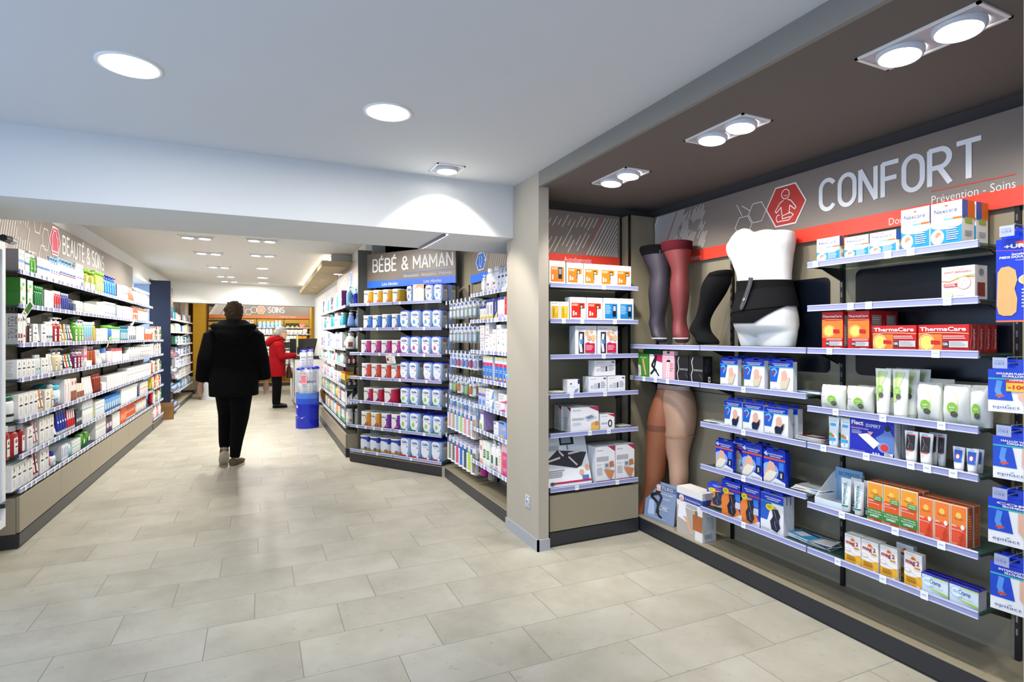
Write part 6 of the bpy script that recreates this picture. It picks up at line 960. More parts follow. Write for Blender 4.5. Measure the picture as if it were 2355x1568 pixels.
# slanted dispensers
for i,(z,c,c2,ds) in enumerate(((1.02,'#a8b0bc','#b83a4a','with rows of small red capped tubes'),(.74,'#b0b4b8','#d8dade','with rows of pale blister cards'),(.44,'#3a78c8','#dfe8f2','with blue boxes in four columns'),(.14,'#3a78c8','#dfe8f2','with blue boxes near the floor'))):
    t=empty('slanted_dispenser',G.w(.40,.02,z+.02),G.a,'slanted shelf dispenser %s on far left unit'%ds,'dispenser')
    m=MB(); m.loft([[(-.34,-.06,-.07),(.34,-.06,-.07),(.34,.24,.14),(-.34,.24,.14)],[(-.34,-.06,-.06),(.34,-.06,-.06),(.34,.24,.15),(-.34,.24,.15)]],('#23262c','lam'),False)
    for x in (-.345,.337): m.loft([[(x,-.07,-.07),(x,.24,.14),(x,.24,.2),(x,-.07,.0)],[(x+.008,-.07,-.07),(x+.008,.24,.14),(x+.008,.24,.2),(x+.008,-.07,.0)]],('#b8bcc4','clear'),False)
    m.build('tray',t); m=MB(); m.box(-.34,.34,-.075,-.065,-.075,-.04,(RAIL,'rail'));m.build('price_rail',t)
    for r in range(5):
        for q in range(8):
            x=-.29+q*.083; y=-.03+r*.055; zz=-.055+(y+.06)*.7
            m=MB(); m.box(-.034,.034,0,.022,0,.062,(c,'card'),[(c2,'card'),(c,'card'),(c,'card'),(c,'card'),(c,'card'),(c,'card')]); prints(m,[('r',.1,.2,.9,.5,c)],.068,.062,plane_map(0))
            if r==0 and q==0: pro=m.build('sample_box'); o=pro
            else:
                o=clone(pro)
            o.location=G.w(.40+x,.02+y,z+.024+zz); o.rotation_euler=(0,0,G.a); reg(o,'small box %s row of slanted dispenser'%ORD[r+1],ds.replace('with ','')+' ',x,'box')
# round wire pockets at the end of the run
for k,z in enumerate(G.z[:5]):
    t=empty('wire_pocket',G.w(3.40,.03,z+.02),G.a,'curved clear pocket at far end of far left unit, %s from top'%ORD[k+1],'holder'); m=MB()
    for zz in (0,.06): m.tube([(.0+.09*math.sin(R_(q)),.09-.09*math.cos(R_(q)),zz) for q in range(0,181,20)],.004,('#c8ccd8','clear'),8)
    m.build('wire',t)
# ================================================================ PRODUCTS: corner unit M1 (faces the aisle, near end open)
C4=Crop(700,640,5.6)
def fillM1(k,specs,h0,h1,seed,s1=2.55): fill(M1,k,.03,s1,M1.z[k],h0,h1,specs,'corner unit %s shelf'%SH[k],seed,wmin=.055,wmax=.085,dd_=.06)
PK=('carton','#eec4d0','pale pink carton',dict(pr=bd('#e07a98'))); WH=('carton','#f0f0f0','white carton',cw); WB_=('bottle','#f0f0f0','white bottle',dict(cap='flip')); AQ=('bottle','#4cb4d4','aqua bottle',dict(cap='flip',fin='gloss'))
fillM1(0,[WH,('carton','#5a1c5c','purple carton',cw),WB_,('bottle','#e4e0a0','pale yellow bottle',dict(cap='flip')),AQ],.16,.24,1,2.45)
fillM1(1,[PK,WB_,('bottle','#1c9ca4','teal bottle',dict(cap='dome',cc='#1c9ca4')),AQ],.12,.2,2,2.5)
fillM1(2,[('carton','#8aa4d0','blue carton',cw),PK,WH,WB_],.12,.2,3,2.5)
fillM1(3,[WH,('tube','#7cd0b4','mint tube',{}),WB_,('tube','#d84a7a','pink tube',{})],.08,.13,4,2.5)
fillM1(4,[PK,WH,('bottle','#b4c8e4','pale blue bottle',dict(cap='screw')),WH],.11,.16,5,2.3)
fillM1(5,[('carton','#7cc4a4','mint carton',cw),('bottle','#e8d84a','yellow bottle',dict(cap='screw')),PK,WH],.12,.17,6,2.3)
fillM1(6,[('carton','#a8c4e0','pale blue carton',cw),WH,('carton','#e8a060','orange green carton',dict(pr=[('r',0,0,1,.3,'#5cb43c')])),WH],.10,.16,7,2.3)
def near(k,i,kind,c,ds,w_,d_,h,kw,x0=2.5,gap=.004):
    o,cat=make(kind,w_,d_,h,c,**kw); return o,cat
def end_row(k,n,kind,c,ds,w_,d_,h,s,off=.02,depth=True,**kw):
    """a row standing at the open near end, turned to face the camera"""
    first=None
    for i in range(n):
        if first is None: first,cat=make(kind,w_,d_,h,c,**kw); o=first
        else: o=clone(first)
        o.location=M1.w(s,off+w_/2+i*(w_+.004),M1.z[k]+.0005); o.rotation_euler=(0,0,0); reg(o,ds,'corner unit end %s shelf'%SH[k],i,cat)
BB=[('r',.2,.1,.5,.3,'white'),('l',.2,.35,.8,.8,4,'#4a6ae0')]
end_row(0,1,'bottle','#7cb8dc','pale blue pump bottle with white top',.07,.055,.225,2.90,cap='pump',pr=BB); end_row(0,3,'bottle','#1c34d8','royal blue pump bottle',.055,.05,.20,2.90,off=.095,cap='pump',pr=BB)
end_row(1,2,'bottle','#7c9cdc','bell shaped blue bottle with silver pump',.085,.06,.185,2.90,off=.03,cap='pump',cc='#b8c0cc',shape='tear',fin='gloss'); end_row(1,1,'bottle','#6c8ccc','bell shaped light blue bottle with white pump',.085,.06,.18,2.84,off=.12,cap='pump',shape='tear',fin='gloss')
end_row(2,2,'bottle','#eeeeee','big white pump bottle with brown label',.10,.08,.215,2.88,off=.02,cap='pump',shape='flask',cc='#e0e4e8',pr=[('r',0,.15,.8,.6,'#8a4a3c'),('l',.05,.5,.7,.56,1,'white')],depth=True)
for i in range(3):
    o,cat=make('bottle',.045,.04,.10,'#efece8',cap='screw',cc='#c8c8c8',pr=[('r',0,.1,1,.55,'#8a4a3c')]); o.location=M1.w(2.62+i*.07,.03,M1.z[2]+.0005); o.rotation_euler=(0,0,M1.a); reg(o,'white and brown bottle before the big pump bottles','corner unit third shelf',i,cat)
end_row(3,4,'pouch','#5a3028','brown and white wrapped roll pack',.048,.05,.10,2.90,off=.02,fin='gloss',pr=[('e',.5,.55,.3,.3,'#efe8e4'),('l',.35,.4,.65,.7,3,'#8a5a50')])
end_row(4,4,'carton','#121212','black and yellow toothpaste box',.055,.08,.125,2.90,off=.02,top='#b81c1c',pr=[('p',[(0,.6),(1,.95),(1,1),(0,1)],'#f0c41c'),('p',[(0,.45),(.6,.7),(.3,.45)],'#f0c41c'),('l',.2,.1,.8,.4,4,'#e0e0e0')])
for i in range(5):
    o,cat=make('carton',.06,.1,.15,'#e8b81c',top='#c8281c',pr=[('r',0,0,1,.35,'#3a3a3a'),('r',0,.85,1,1,'#c8281c')]); o.location=M1.w(2.38+i*.066,.03,M1.z[4]+.0005); o.rotation_euler=(0,0,M1.a); reg(o,'yellow red and black carton','corner unit fifth shelf',i,cat)
end_row(5,3,'carton','#121212','black box with slanted white front',.062,.08,.155,2.90,off=.02,pr=[('p',[(.08,.04),(.95,.04),(.95,.9),(.08,.5)],'#f0f0f0'),('l',.25,.4,.7,.6,3,'#5a5a5a'),('r',.3,.08,.5,.15,'#2a2a2a')],side='#f0f0f0')
for i in range(8):
    o,cat=make('carton',.035,.09,.15,'#f0f0f0',pr=[('r',0,.85,1,1,'#3a3a3a'),('l',.2,.3,.8,.7,3,'grey')]); o.location=M1.w(2.38+i*.04,.03,M1.z[5]+.0005); o.rotation_euler=(0,0,M1.a); reg(o,'slim white carton with black top','corner unit sixth shelf',i,cat)
end_row(6,1,'bottle','#f0f0ec','white spray can with black yellow band',.075,.07,.19,2.90,off=.02,cap='flip',shape='cyl',pr=[('r',0,.55,1,.6,'#d8b83c'),('s',[(.2,.2),(.5,.5),(.8,.4)],.14,'#1a1a1a')]); end_row(6,1,'bottle','#b8bab8','grey spray can in shade of unit end',.065,.06,.185,2.90,off=.11,cap='flip',shape='cyl')
for i in range(5):
    o,cat=make('carton',.045,.08,.14,'#f2f2ee',pr=[('r',0,0,1,.35,'#4cac3c'),('l',.2,.5,.8,.9,3,'#c87a4a')]); o.location=M1.w(2.40+i*.052,.03,M1.z[6]+.0005); o.rotation_euler=(0,0,M1.a); reg(o,'white carton with green lower third','corner unit seventh shelf',i,cat)
# bags resting at far end of the lowest shelf
for i,(c,ds) in enumerate((('#d8d0cc','grey white plush foil bag on the lowest corner shelf'),('#7a5420','brown foil bag on the lowest corner shelf'))):
    o=pouch(.16,.09,.2,c,pr=[('l',.3,.3,.7,.6,3,'#c0a060')] if i else [],seed=i+4,fin='matte' if not i else 'gloss')[0][1].build('foil_bag',None,M1.w(.25+i*.22,.0,M1.z[6]+.001),M1.a,label=ds,cat='bag'); o.rotation_euler=(.25,0,M1.a)
# white ticket flag and paper shelf flag
MB().box(-.02,.02,0,.002,0,.13,('white','card')).build('shelf_flag',None,M1.w(1.6,.05,M1.z[0]+.23),M1.a,label='upright white paper flag above top corner shelf bottles',cat='ticket') if 0 else None
# ================================================================ PRODUCTS: pillar unit M3
D6=Crop(1000,560,4.9); D7=Crop(1000,860,4.356)
def Z(k,T,*rows):
    for r in rows:
        x0,x1,y,n,kind,c,ds=r[:7]; kw=dict(r[7]) if len(r)>7 else {}
        P(M3,k,T,x0,x1,y,n,kind,c,ds,off=kw.pop('off',.02),fill=kw.pop('fill',.93),**kw)
Z(0,D6,(513,552,352,1,'bottle','#eef0f2','small white pump bottle with brown mark',dict(cap='pump',pr=[('r',.1,.2,.6,.35,'#8a3a2a')])),(560,700,282,2,'bottle','#f2f2f4','tall white lotion bottle with brown square label',dict(cap='screw',cf=.16,pr=[('r',.25,.42,.8,.56,'#8a3a24'),('l',.3,.46,.75,.52,1,'white'),('e',.7,.25,.1,.06,'#e87aa4'),('l',.2,.08,.7,.14,1,'#e04a84')])),(702,826,275,3,'bottle','#eceef4','white spray bottle with blue neck',dict(cap='spray',cc='#c8ccd4',pr=[('r',0,.86,1,1,'#2438a0'),('r',.3,.4,.5,.55,'#14141a')])),(828,885,362,2,'carton','#f2eef0','pink and white carton beside pillar',dict(pr=[('r',.1,.55,.9,.75,'#e07a9c'),('r',.1,.1,.9,.3,'#e8a0b4'),('l',.2,.35,.8,.5,2,'grey')])))
Z(1,D6,(508,578,712,2,'carton','#f2f0e8','short white and yellow carton',dict(pr=[('p',[(0,0),(1,0),(1,.35),(0,.2)],'#e8d03c'),('r',0,.85,1,1,'#24309c'),('l',.2,.4,.8,.7,3,'lgrey')],rows=2)),(582,655,628,2,'carton','#f2f0e8','tall white and yellow carton',dict(pr=[('p',[(0,0),(1,0),(1,.25),(0,.15)],'#e8d03c'),('r',0,.85,1,1,'#24309c'),('e',.5,.5,.3,.25,'#e4e4ee'),('s',[(.5,.3),(.5,.7)],.2,'#5a64b0')])),(657,703,622,1,'carton','#1c2480','navy carton with yellow corner',dict(pr=[('p',[(0,0),(1,0),(1,.4)],'#e8d03c'),('t',.7,.4,.45,'Hyalofemme','white',.3,0,1)])),(706,783,608,2,'carton','#f0eef4','white and lilac carton with blue top',dict(pr=[('r',0,.88,1,1,'#24309c'),('p',[(0,0),(1,0),(1,.2),(0,.3)],'#c0a8dc'),('e',.5,.5,.3,.25,'#e8e0f2')])),(786,885,612,4,'carton','#d8203c','slim crimson carton with white base',dict(pr=[('r',0,0,1,.2,'#f4e4e8'),('s',[(.4,.5),(.6,.62),(.5,.7)],.08,'white')])))
FK=[('e',.5,.35,.12,.06,'#4cac6c'),('l',.3,.55,.7,.6,1,'#d84a7a'),('l',.2,.8,.8,.88,1,'#a88ab0'),('r',0,0,1,.03,'#d84a7a')]
Z(2,D6,(508,560,1090,1,'carton','#f2eef0','white and pink carton, lower one of two stacked',dict(pr=FK,h=.105)),(563,612,1065,1,'carton','#f2eef0','taller white and pink carton, lower one',dict(pr=FK,h=.13)),(615,645,1020,1,'carton','#f2f0f4','narrow white carton with green heart',dict(pr=FK)),(648,690,968,1,'carton','#f2f0f4','white carton with green heart',dict(pr=FK,side='#e0b8cc')),(693,745,915,1,'carton','#f2f0f4','tallest white carton with green heart',dict(pr=FK,top='#c0306c')),(748,885,962,3,'carton','#f2f0f2','white carton with pink text and green heart',dict(pr=FK,rows=2)))
Z(2,D6,(508,560,975,1,'carton','#f2eef0','white and pink carton, upper one of two stacked',dict(pr=FK,h=.105,z=M3.z[2]+.106)),(568,612,912,1,'carton','#f2eef0','taller white and pink carton, upper one',dict(pr=FK,h=.13,z=M3.z[2]+.131)))
CB=[('r',0,0,1,.62,'#2c78d8'),('r',0,.62,1,.74,'#d8245c'),('r',0,.88,1,1,'#f0e4b0'),('e',.4,.15,.3,.05,'#f2c43c'),('e',.7,.08,.2,.04,'#e04a9c'),('l',.2,.35,.8,.5,2,'#b8d8f4')]
Z(3,D6,(545,652,1265,3,'carton','#dfe8f4','tall blue and white test carton, left group,',dict(pr=CB,d=.03)),(675,770,1278,2,'carton','#dfe8f4','tall blue and white test carton, middle group,',dict(pr=CB,d=.03)),(772,885,1290,3,'carton','#dfe8f4','tall blue and white test carton, right group,',dict(pr=CB,d=.03)))
SUV=[('t',.05,.74,.4,'Surefeel','#3a4a7a',.13),('p',[(.7,.0),(1,.1),(1,.95),(.85,.7)],'#5aa4e8'),('l',.1,.2,.5,.5,3,'lgrey')]
SVP=[('t',.05,.7,.5,'Suvinal','#7a3a6a',.14),('p',[(0,0),(1,.0),(1,.4),(.5,.15)],'#e4548c'),('l',.1,.3,.6,.6,2,'lgrey')]
Z(4,D7,(437,508,135,2,'carton','#b8ccec','blue carton with yellow seal and purple band',dict(pr=[('r',0,.55,1,.7,'#8a5ac0'),('e',.4,.85,.3,.1,'#f0d03c'),('e',.5,.25,.3,.15,'#5a8ad8')])),(508,595,232,1,'carton','#f2f2f4','white and blue carton, lower of stack',dict(pr=SUV,h=.075,d=.12)),(600,705,300,1,'carton','#f2eef0','pink and white carton, lower left',dict(pr=SVP,h=.07,d=.1)),(707,800,325,1,'carton','#f2eef0','pink and white carton, lower right',dict(pr=SVP,h=.07,d=.1)))
Z(4,D7,(508,595,150,1,'carton','#f2f2f4','white and blue carton, upper of stack',dict(pr=SUV,h=.075,d=.12,z=M3.z[4]+.077)),(635,730,240,1,'carton','#f2eef0','pink and white carton, upper left',dict(pr=SVP,h=.065,d=.1,z=M3.z[4]+.072)),(732,810,265,1,'carton','#f2eef0','pink and white carton, upper right',dict(pr=SVP,h=.065,d=.1,z=M3.z[4]+.072)))
Z(5,D7,(445,490,365,1,'carton','#f0f2f4','white and purple breast pump carton',dict(pr=[('r',0,.82,1,.95,'#8a5ab4'),('r',0,.5,.25,.95,'#2c78d8'),('e',.4,.2,.25,.15,'#8ac83c')],side='#b89cd0',d=.1)),(588,638,480,1,'carton','#f0f0f2','narrow white carton with red word',dict(pr=[('r',.1,.8,.4,.95,'#2c78d8'),('l',.2,.5,.8,.56,1,'red')])),(640,800,480,2,'carton','#8aa8ec','periwinkle carton with small portrait',dict(pr=[('r',.3,.45,.55,.7,'#dcae80'),('r',.1,.05,.7,.2,'#e8c85a'),('r',.05,.85,.7,.95,'#1c4ca0'),('l',.6,.5,.95,.7,2,'white')],rows=2)))
Z(6,D7,(447,480,668,1,'carton','#f4ece8','narrow salmon and white carton',dict(pr=[('e',.5,.7,.2,.12,'#c84a4a'),('r',0,0,1,.2,'#f0b49c')])),(482,550,672,2,'carton','#f0f2ec','white carton with dark green label',dict(pr=[('r',.1,.3,.8,.65,'#2c7a34'),('l',.15,.35,.7,.6,3,'#e0ece0')])),(552,642,665,2,'bottle','#f2f2f2','white pump bottle with dark green label',dict(cap='pump',cf=.2,pr=[('r',.1,.3,.8,.75,'#2c6a34'),('r',.2,.12,.8,.2,'#f0a070')])),(632,662,775,1,'carton','#f2ecee','narrow white carton with pink print',dict(pr=[('l',.2,.3,.8,.8,4,'#e8a0b4')])),(666,800,950,2,'carton','#e04a94','magenta and orange carton, lower row,',dict(pr=[('r',0,0,.2,1,'#f0883c'),('l',.3,.4,.9,.7,3,'#f8c0dc')],h=.085,d=.1)))
Z(6,D7,(666,800,855,2,'carton','#e04a94','magenta and orange carton, middle row,',dict(pr=[('r',0,0,.2,1,'#f0883c'),('l',.3,.4,.9,.7,3,'#f8c0dc')],h=.085,d=.1,z=M3.z[6]+.087)),(666,800,775,2,'carton','#e8c4d0','pale pink carton on top of the magenta ones',dict(h=.07,d=.1,z=M3.z[6]+.174)))
# pegs with hanging packs (between milk unit and pillar unit)
def hang(w_,h,d_,cols,kind):
    e=empty('blister_pack'); m=MB()
    if kind=='bag':
        m.loft([ring(w_/2*a,d_/2*b,0,d_/2,z,14,2.4) for a,b,z in ((.5,.4,0),(.95,1,h*.12),(1,1,h*.4),(.8,.6,h*.62),(.75,.1,h*.68))],('#dfe6ec','film')); m.loft([ring(w_*.3,d_*.3,0,d_/2,z,12,2) for z in (h*.12,h*.3,h*.5)],(cols[0],'gloss')); m.build('clear_pouch',e)
        c=MB(); c.box(-w_*.38,w_*.38,d_*.45,d_*.5,h*.62,h*.93,('white','card')); prints(c,[('r',.2,.5,.8,.95,'#2c6cc8'),('l',.1,.1,.9,.4,2,'lgrey')],w_*.76,h*.31,lambda x,z,o:(x,d_*.45-o,h*.62+z)); c.box(-w_*.2,w_*.2,d_*.46,d_*.49,h*.93,h,('white','card')); c.build('header_card',e)
    elif kind=='box':
        m.box(-w_/2,w_/2,0,d_,0,h*.9,('#eef0f4','card')); prints(m,[('r',.3,.08,.95,.85,cols[0]),('r',.0,.78,.3,1,'#2c6cc8'),('l',.05,.1,.25,.7,6,'lgrey'),('e',.85,.05,.1,.03,'#c8245c')],w_,h*.9,plane_map(0)); m.build('carton',e)
        c=MB(); c.box(-w_*.35,w_*.35,d_*.4,d_*.5,h*.9,h,('#d8d4ec','clear')); c.build('hanging_tab',e)
    else:
        m.box(-w_/2,w_/2,d_*.8,d_,0,h*.92,('#dce8f2','card')); prints(m,[('r',.1,.75,.45,.95,'#2c6cc8'),('l',.5,.7,.9,.95,3,'grey')],w_,h*.92,plane_map(d_*.8)); m.build('backing_card',e)
        c=MB(); c.lathe([(w_*.4,0),(w_*.4,.001)],(cols[0],'gloss'),14) if 0 else c.loft([ring(w_*.4*a,h*.2*a,0,0,0,14,2.2) for a in (1,)]*1+[],('white','gloss')) if 0 else c.loft([[(x,d_*.8-dd2,h*.35+y) for x,y,_ in ring(w_*.38*a,h*.25*a,0,0,0,14,2.4)] for a,dd2 in ((1,0),(.95,d_*.4),(.7,d_*.75),(.2,d_*.8))][::-1],(cols[0],'film')); c.build('blister',e)
    return e
ROWZ=[(1.70,.105,'bag'),(1.455,.115,'bag'),(1.22,.12,'blister'),(.975,.12,'bag'),(.80,.09,'blister'),(.735,.20,'box'),(.41,.21,'box')]
ROWZ=[(1.665,.15,'bag'),(1.445,.15,'bag'),(1.205,.14,'blister'),(.985,.15,'bag'),(.795,.11,'blister'),(.70,.215,'box'),(.42,.235,'box')]
PC=[['#e4ecf0','#d8e8d0','#dfe8f2'],['#cfe4ec','#dcd0e4','#b4d4e4'],['#b8a8d8','#5a8ad8','#d84a7c'],['#dfe8e4','#7cd03c','#f09c2c'],['#cfdcea','#4c94e0','#dfe8f0'],['#c89ca4','#b0a48c','#8cb4d8','#a8cc7c','#d8a0b0'],['#8a8474','#6a7468','#d84a84','#2c6cc8','#3a5a64','#b8d83c']]
for r_,(zt,h,kind) in enumerate(ROWZ):
    protos=[]
    for i in range(7):
        s=.09+i*.105; c=PC[r_][i%len(PC[r_])]
        e0=empty('peg_hook',M3.w(s,0,zt),M3.a); m=MB(); m.tube([(0,-.01,0),(0,.255,0)],.002,('lgrey','metal'),6); m.tube([(0,-.01,.02),(0,.25,.02)],.0016,('lgrey','metal'),6); m.build('rod',e0)
        m=MB(); m.box(-.017,.017,-.014,-.011,-.012,.024,('#cdcfee','rail')); prints(m,[('r',.15,.2,.85,.6,'white')],.034,.036,lambda x,z,o:(x,-.0145-o,z-.012)); m.build('price_holder',e0); reg(e0,'steel peg hook with lilac price holder','baby peg bay %s row'%ORD[r_+1],s,'hook')
        if r_==3 and i%3==2: kind2='blister'
        else: kind2=kind
        o=hang(.075 if kind!='box' else .07,h,.03,[c],kind2)
        for j in range(3):
            q=o if j==0 else clone(o)
            q.location=M3.w(s,.02+j*.05,zt-h+.004); q.rotation_euler=(0,0,M3.a+(.42 if kind2=='box' else .25)+.1*((i*3+j)%3-1)); reg(q,{'bag':'clear pouch of baby accessories','blister':'baby blister card','box':'white window box, baby bottle'}[kind2]+['',' behind first',' far back'][j],'baby peg bay %s row'%ORD[r_+1],s,'package')
# green and magenta sippy cups hanging low
for px_,c,ds in ((1084,'#8ccc2c','lime green handled baby cup hanging lowest at peg bay'),(1104,'#c01c8c','magenta baby cup hanging under the pillar unit shelf'),(1121,'#8c8c84','grey baby cup hanging under the pillar unit shelf')):
    s,_=M3.hit(px_,1085,.05); t=empty('baby_cup',M3.w(s,.03 if px_<1090 else .06,.20 if px_<1090 else .195),M3.a,ds,'cup'); m=MB(); m.lathe([(.026,0),(.032,.01),(.03,.06),(.026,.075)],(c,'gloss'),18,0,.03); m.build('cup_body',t)
    m=MB(); m.lathe([(.029,.074),(.028,.09),(.01,.098),(.008,.115)],(c,'plastic'),16,0,.03); m.build('lid',t)
    for sg in (-1,1): MB().tube([(sg*.028,.03,.07),(sg*.05,.03,.06),(sg*.05,.03,.03),(sg*.03,.03,.02)],.005,(c,'plastic'),8).build('handle',t)
# ================================================================ YELLOW BACK WALL
BS=[[('bottle','#8cd0ec','pale blue bottle',dict(cap='screw',pr=lb())),('bottle','#b4dcf0','small pale blue bottle',dict(cap='screw')),('carton','#e8e0e0','white carton with dark portrait',dict(pr=[('r',.2,.3,.8,.7,'#8a4a4a'),('r',0,0,1,.2,'#4c94dc')]))],
 [('bottle','#f0f0f2','slim white bottle',dict(cap='spray')),('carton','#8cc84c','lime and red carton',dict(pr=[('r',0,.7,1,1,'#e0502c')])),('carton','#a8d8ec','aqua carton',cw)],
 [('carton','#d01c8c','magenta carton with blue top',dict(pr=[('r',0,.55,1,1,'#6c5cc8')])),('carton','#eeeef0','white carton',cw)],[('carton','#3cac9c','teal and white carton',dict(pr=bd('white'))),('carton','#f0f0f0','white carton',cw)],
 [('carton','#eef0ec','white carton',dict(pr=[('r',.2,.4,.9,.6,'#9cc87c')]))],[('carton','#5a1c7c','yellow red and violet carton',dict(pr=[('r',0,.3,1,.6,'#c8281c'),('r',0,.6,1,1,'#e8c81c')]))],[('carton','#3a4a5c','dark carton',dict(pr=bd('white')))]]
for k,z in enumerate(B.z):
    fill(B,k,1.22,1.85,z,.14,.2,BS[k],'yellow back wall middle bay %s shelf'%SH[k],40+k,wmin=.08,wmax=.12)
BT_=[[('carton','#16160f','black and yellow carton',dict(pr=[('p',[(0,.1),(.5,.5),(1,.1)],'#e8d02c')])),('carton','#e8742c','orange and white carton',cw)],[('carton','#eeeae6','white carton with red dot',dict(pr=[('e',.8,.3,.1,.15,'#a82040')]))],[('carton','#e8ece8','white carton with green line',dict(pr=[('r',0,.2,1,.35,'#4c9c6c')])),('carton','#e8a01c','amber carton',{})],[('carton','#26262a','dark carton',{})],[('carton','#eeeeee','white carton',cw)],[('carton','#e0e0e0','grey carton',cw)],[('carton','#e0e0e0','grey carton',cw)]]
for k,z in enumerate(B.z): fill(B,k,1.92,2.54,z,.12,.17,BT_[k],'yellow back wall right bay %s shelf'%SH[k],60+k,wmin=.10,wmax=.16)
for i in range(5):   # accessories hanging on hooks left of the bottles
    for j in range(3):
        o=MB().box(-.045,.045,0,.02,0,.17,('#eeeef0','card')); prints(o,[('p',[(.3,.1),(.5,.9),(.7,.3)],'#e0a090'),('r',.1,.7,.9,.9,'#3c3c8c' if i%2 else '#c8303c')],.09,.17,plane_map(0)); o=o.build('blister_pack'); o.location=B.w(.62+i*.11,.1,1.64-j*.24); o.rotation_euler=(0,0,0); reg(o,'white brace pack hanging on yellow wall','yellow back wall %s row'%ORD[j+1],i,'package')
t=empty('display_head',B.w(.06,.05,1.25),0,'round white stocking sample display on rack left of the walker','display'); m=MB(); m.loft([[(.12*math.cos(a*math.pi/3),y,.1*math.sin(a*math.pi/3)) for a in range(6)] for y in (0,.05)][::-1],('white','plastic'),False); m.build('board',t); MB().box(-.08,.08,-.004,-.001,.0,.03,('black','card')).box(-.02,.02,-.004,-.001,-.08,.0,('black','card')).box(-.008,.008,.05,.15,-.01,.01,('black','card')).build('marking',t)
def d_soins(m,ps,f,f2):
    a=ps(617,722); b=ps(654,722); z0=ps(617,718.5)[1]; z1=ps(617,706.5)[1]; strokes(m,'SOINS',a[0],z0,b[0]-a[0],z1-z0,.017,('#f4f4f4','card'),f)
    txt(m,'Premiers soins - Pansements',a[0]+.3,z0-.13,.42,.035,'#e8e4e0',f)
    c=ps(600,712.5); hexa(m,f,c[0],c[1],.115,.115,'#f4f4f4','#c8762c',.012)
    for hx,hy in ((c[0]-.17,c[1]),(c[0]-.31,c[1]-.06)): hexa(m,f,hx,hy,.085,.085,'#f4f4f4',None,.009)
    for dx,dz in ((-.03,.03),(.03,.03),(-.03,-.03),(.03,-.03)): stroke(m,arc(c[0]+dx,c[1]+dz,.03,.03,0,360,12),.008,('#f4f4f4','card'),f2)
    diag(m,f,.0,.85,1.96,2.28,.2,34,'#8a7a6a',1.4,12,t=.009)
sign(B,.03,2.57,1.865,2.30,'#c8702c','wall_sign','taupe sign reading SOINS with orange hexagon on yellow back wall',d_soins,dep=.2,stripz=.09)
def d_hyg(m,ps,f,f2):
    strokes(m,'HYGIÈNE'.replace('È','É'),1.2,2.02,.95,.2,.02,('#f4f4f4','card'),f); m.poly([f(x,z) for x,z in ((2.26,1.98),(2.42,1.98),(2.42,2.27),(2.26,2.27))],('#3a8a94','card')); txt(m,'Bucco-dentaire',1.25,1.97,.4,.03,'#e8e4e0',f)
sign(G,.92,3.45,1.86,2.335,'#3a7a80','wall_sign','far left taupe sign with teal strip and vertical white letters',d_hyg,dep=.235,stripz=.1)
MB().box(.0,.9,.0,.012,1.86,2.335,('#e6e8e8','lam')).build('blank_sign_panel',None,G.w(.03,.235,0),G.a,label='pale blank panel left of the far left sign',cat='panel')
MB().box(.0,.85,.0,.008,0,.27,('#e6e8e8','lam')) if 0 else None
# ================================================================ COUNTER, BINS
t=empty('sales_counter',(.617,11.22,0),0,'white sales counter with dark top beside the woman in red','counter')
MB().box(.03,.55,.05,1.5,0,.09,('#2c2c2e','lam')).build('toe_kick',t); MB().box(0,.56,0,1.5,.09,.925,('#e4e4e2','lam')).build('body',t); MB().box(-.03,.565,-.02,1.52,.925,.955,('#2a2a2c','gloss')).build('worktop',t); MB().box(.0,.56,-.012,-.001,.1,.925,('#ececea','lam')).build('front_panel',t)
t=empty('sales_counter',(.66,13.0,0),0,'second white sales counter further back behind the first','counter'); MB().box(0,.5,0,.75,.0,.92,('#e4e4e2','lam')).build('body',t); MB().box(-.08,.5,-.02,.78,.92,.95,('#8a8a8c','lam')).build('worktop',t)
for i in range(4):
    m=MB(); m.loft([[(-.005,-.12,.0),(-.005,.12,.0),(.005,.12,0),(.005,-.12,0)],[(-.005,-.12,.55),(-.005,.12,.55),(.005,.12,.55),(.005,-.12,.55)]],('#f0f0ee','lam'),False); o=m.build('privacy_panel',None,(.60-.0*i,11.36+i*.32,.2+.0*i),R_(0),label='narrow white hanging panel on the counter side, %s from front'%ORD[i+1],cat='panel')
t=empty('computer_monitor',(.86,11.75,.955),R_(-62),'black till monitor seen from behind on the white counter','monitor')
MB().box(-.2,.2,0,.03,.08,.38,('#141416','plastic'),None,.006).build('screen',t).rotation_euler=(-.25,0,0); MB().tube([(0,.05,0),(0,.04,.2)],[.03,.02],('#1c1c1e','plastic'),10).lathe([(.1,0),(.1,.01),(.03,.02)],('#1c1c1e','plastic'),20,0,.06).build('stand',t)
t=empty('computer_monitor',(.74,12.3,.955),R_(20),'dark square monitor standing behind the till monitor','monitor'); MB().box(-.16,.16,0,.03,.06,.36,('#101012','plastic'),None,.006).build('screen',t); MB().lathe([(.08,0),(.08,.01),(.03,.02),(.03,.08)],('#1c1c1e','plastic'),20,0,.02).build('stand',t)
t=empty('acrylic_screen',(.66,11.5,.955),0,'slim upright leaflet holder with yellow edge on counter','holder'); MB().box(0,.014,0,.04,0,.46,('#c8ccd0','metal')).build('pole',t); MB().box(.014,.03,-.05,.05,.2,.44,('#e8e060','card')).build('yellow_leaflet',t)
t=empty('keyboard',(1.0,11.35,.957),R_(-10),'flat black keyboard at right end of the counter','keyboard'); MB().box(-.16,.16,0,.11,0,.02,('#151517','plastic'),None,.004).build('keys',t)
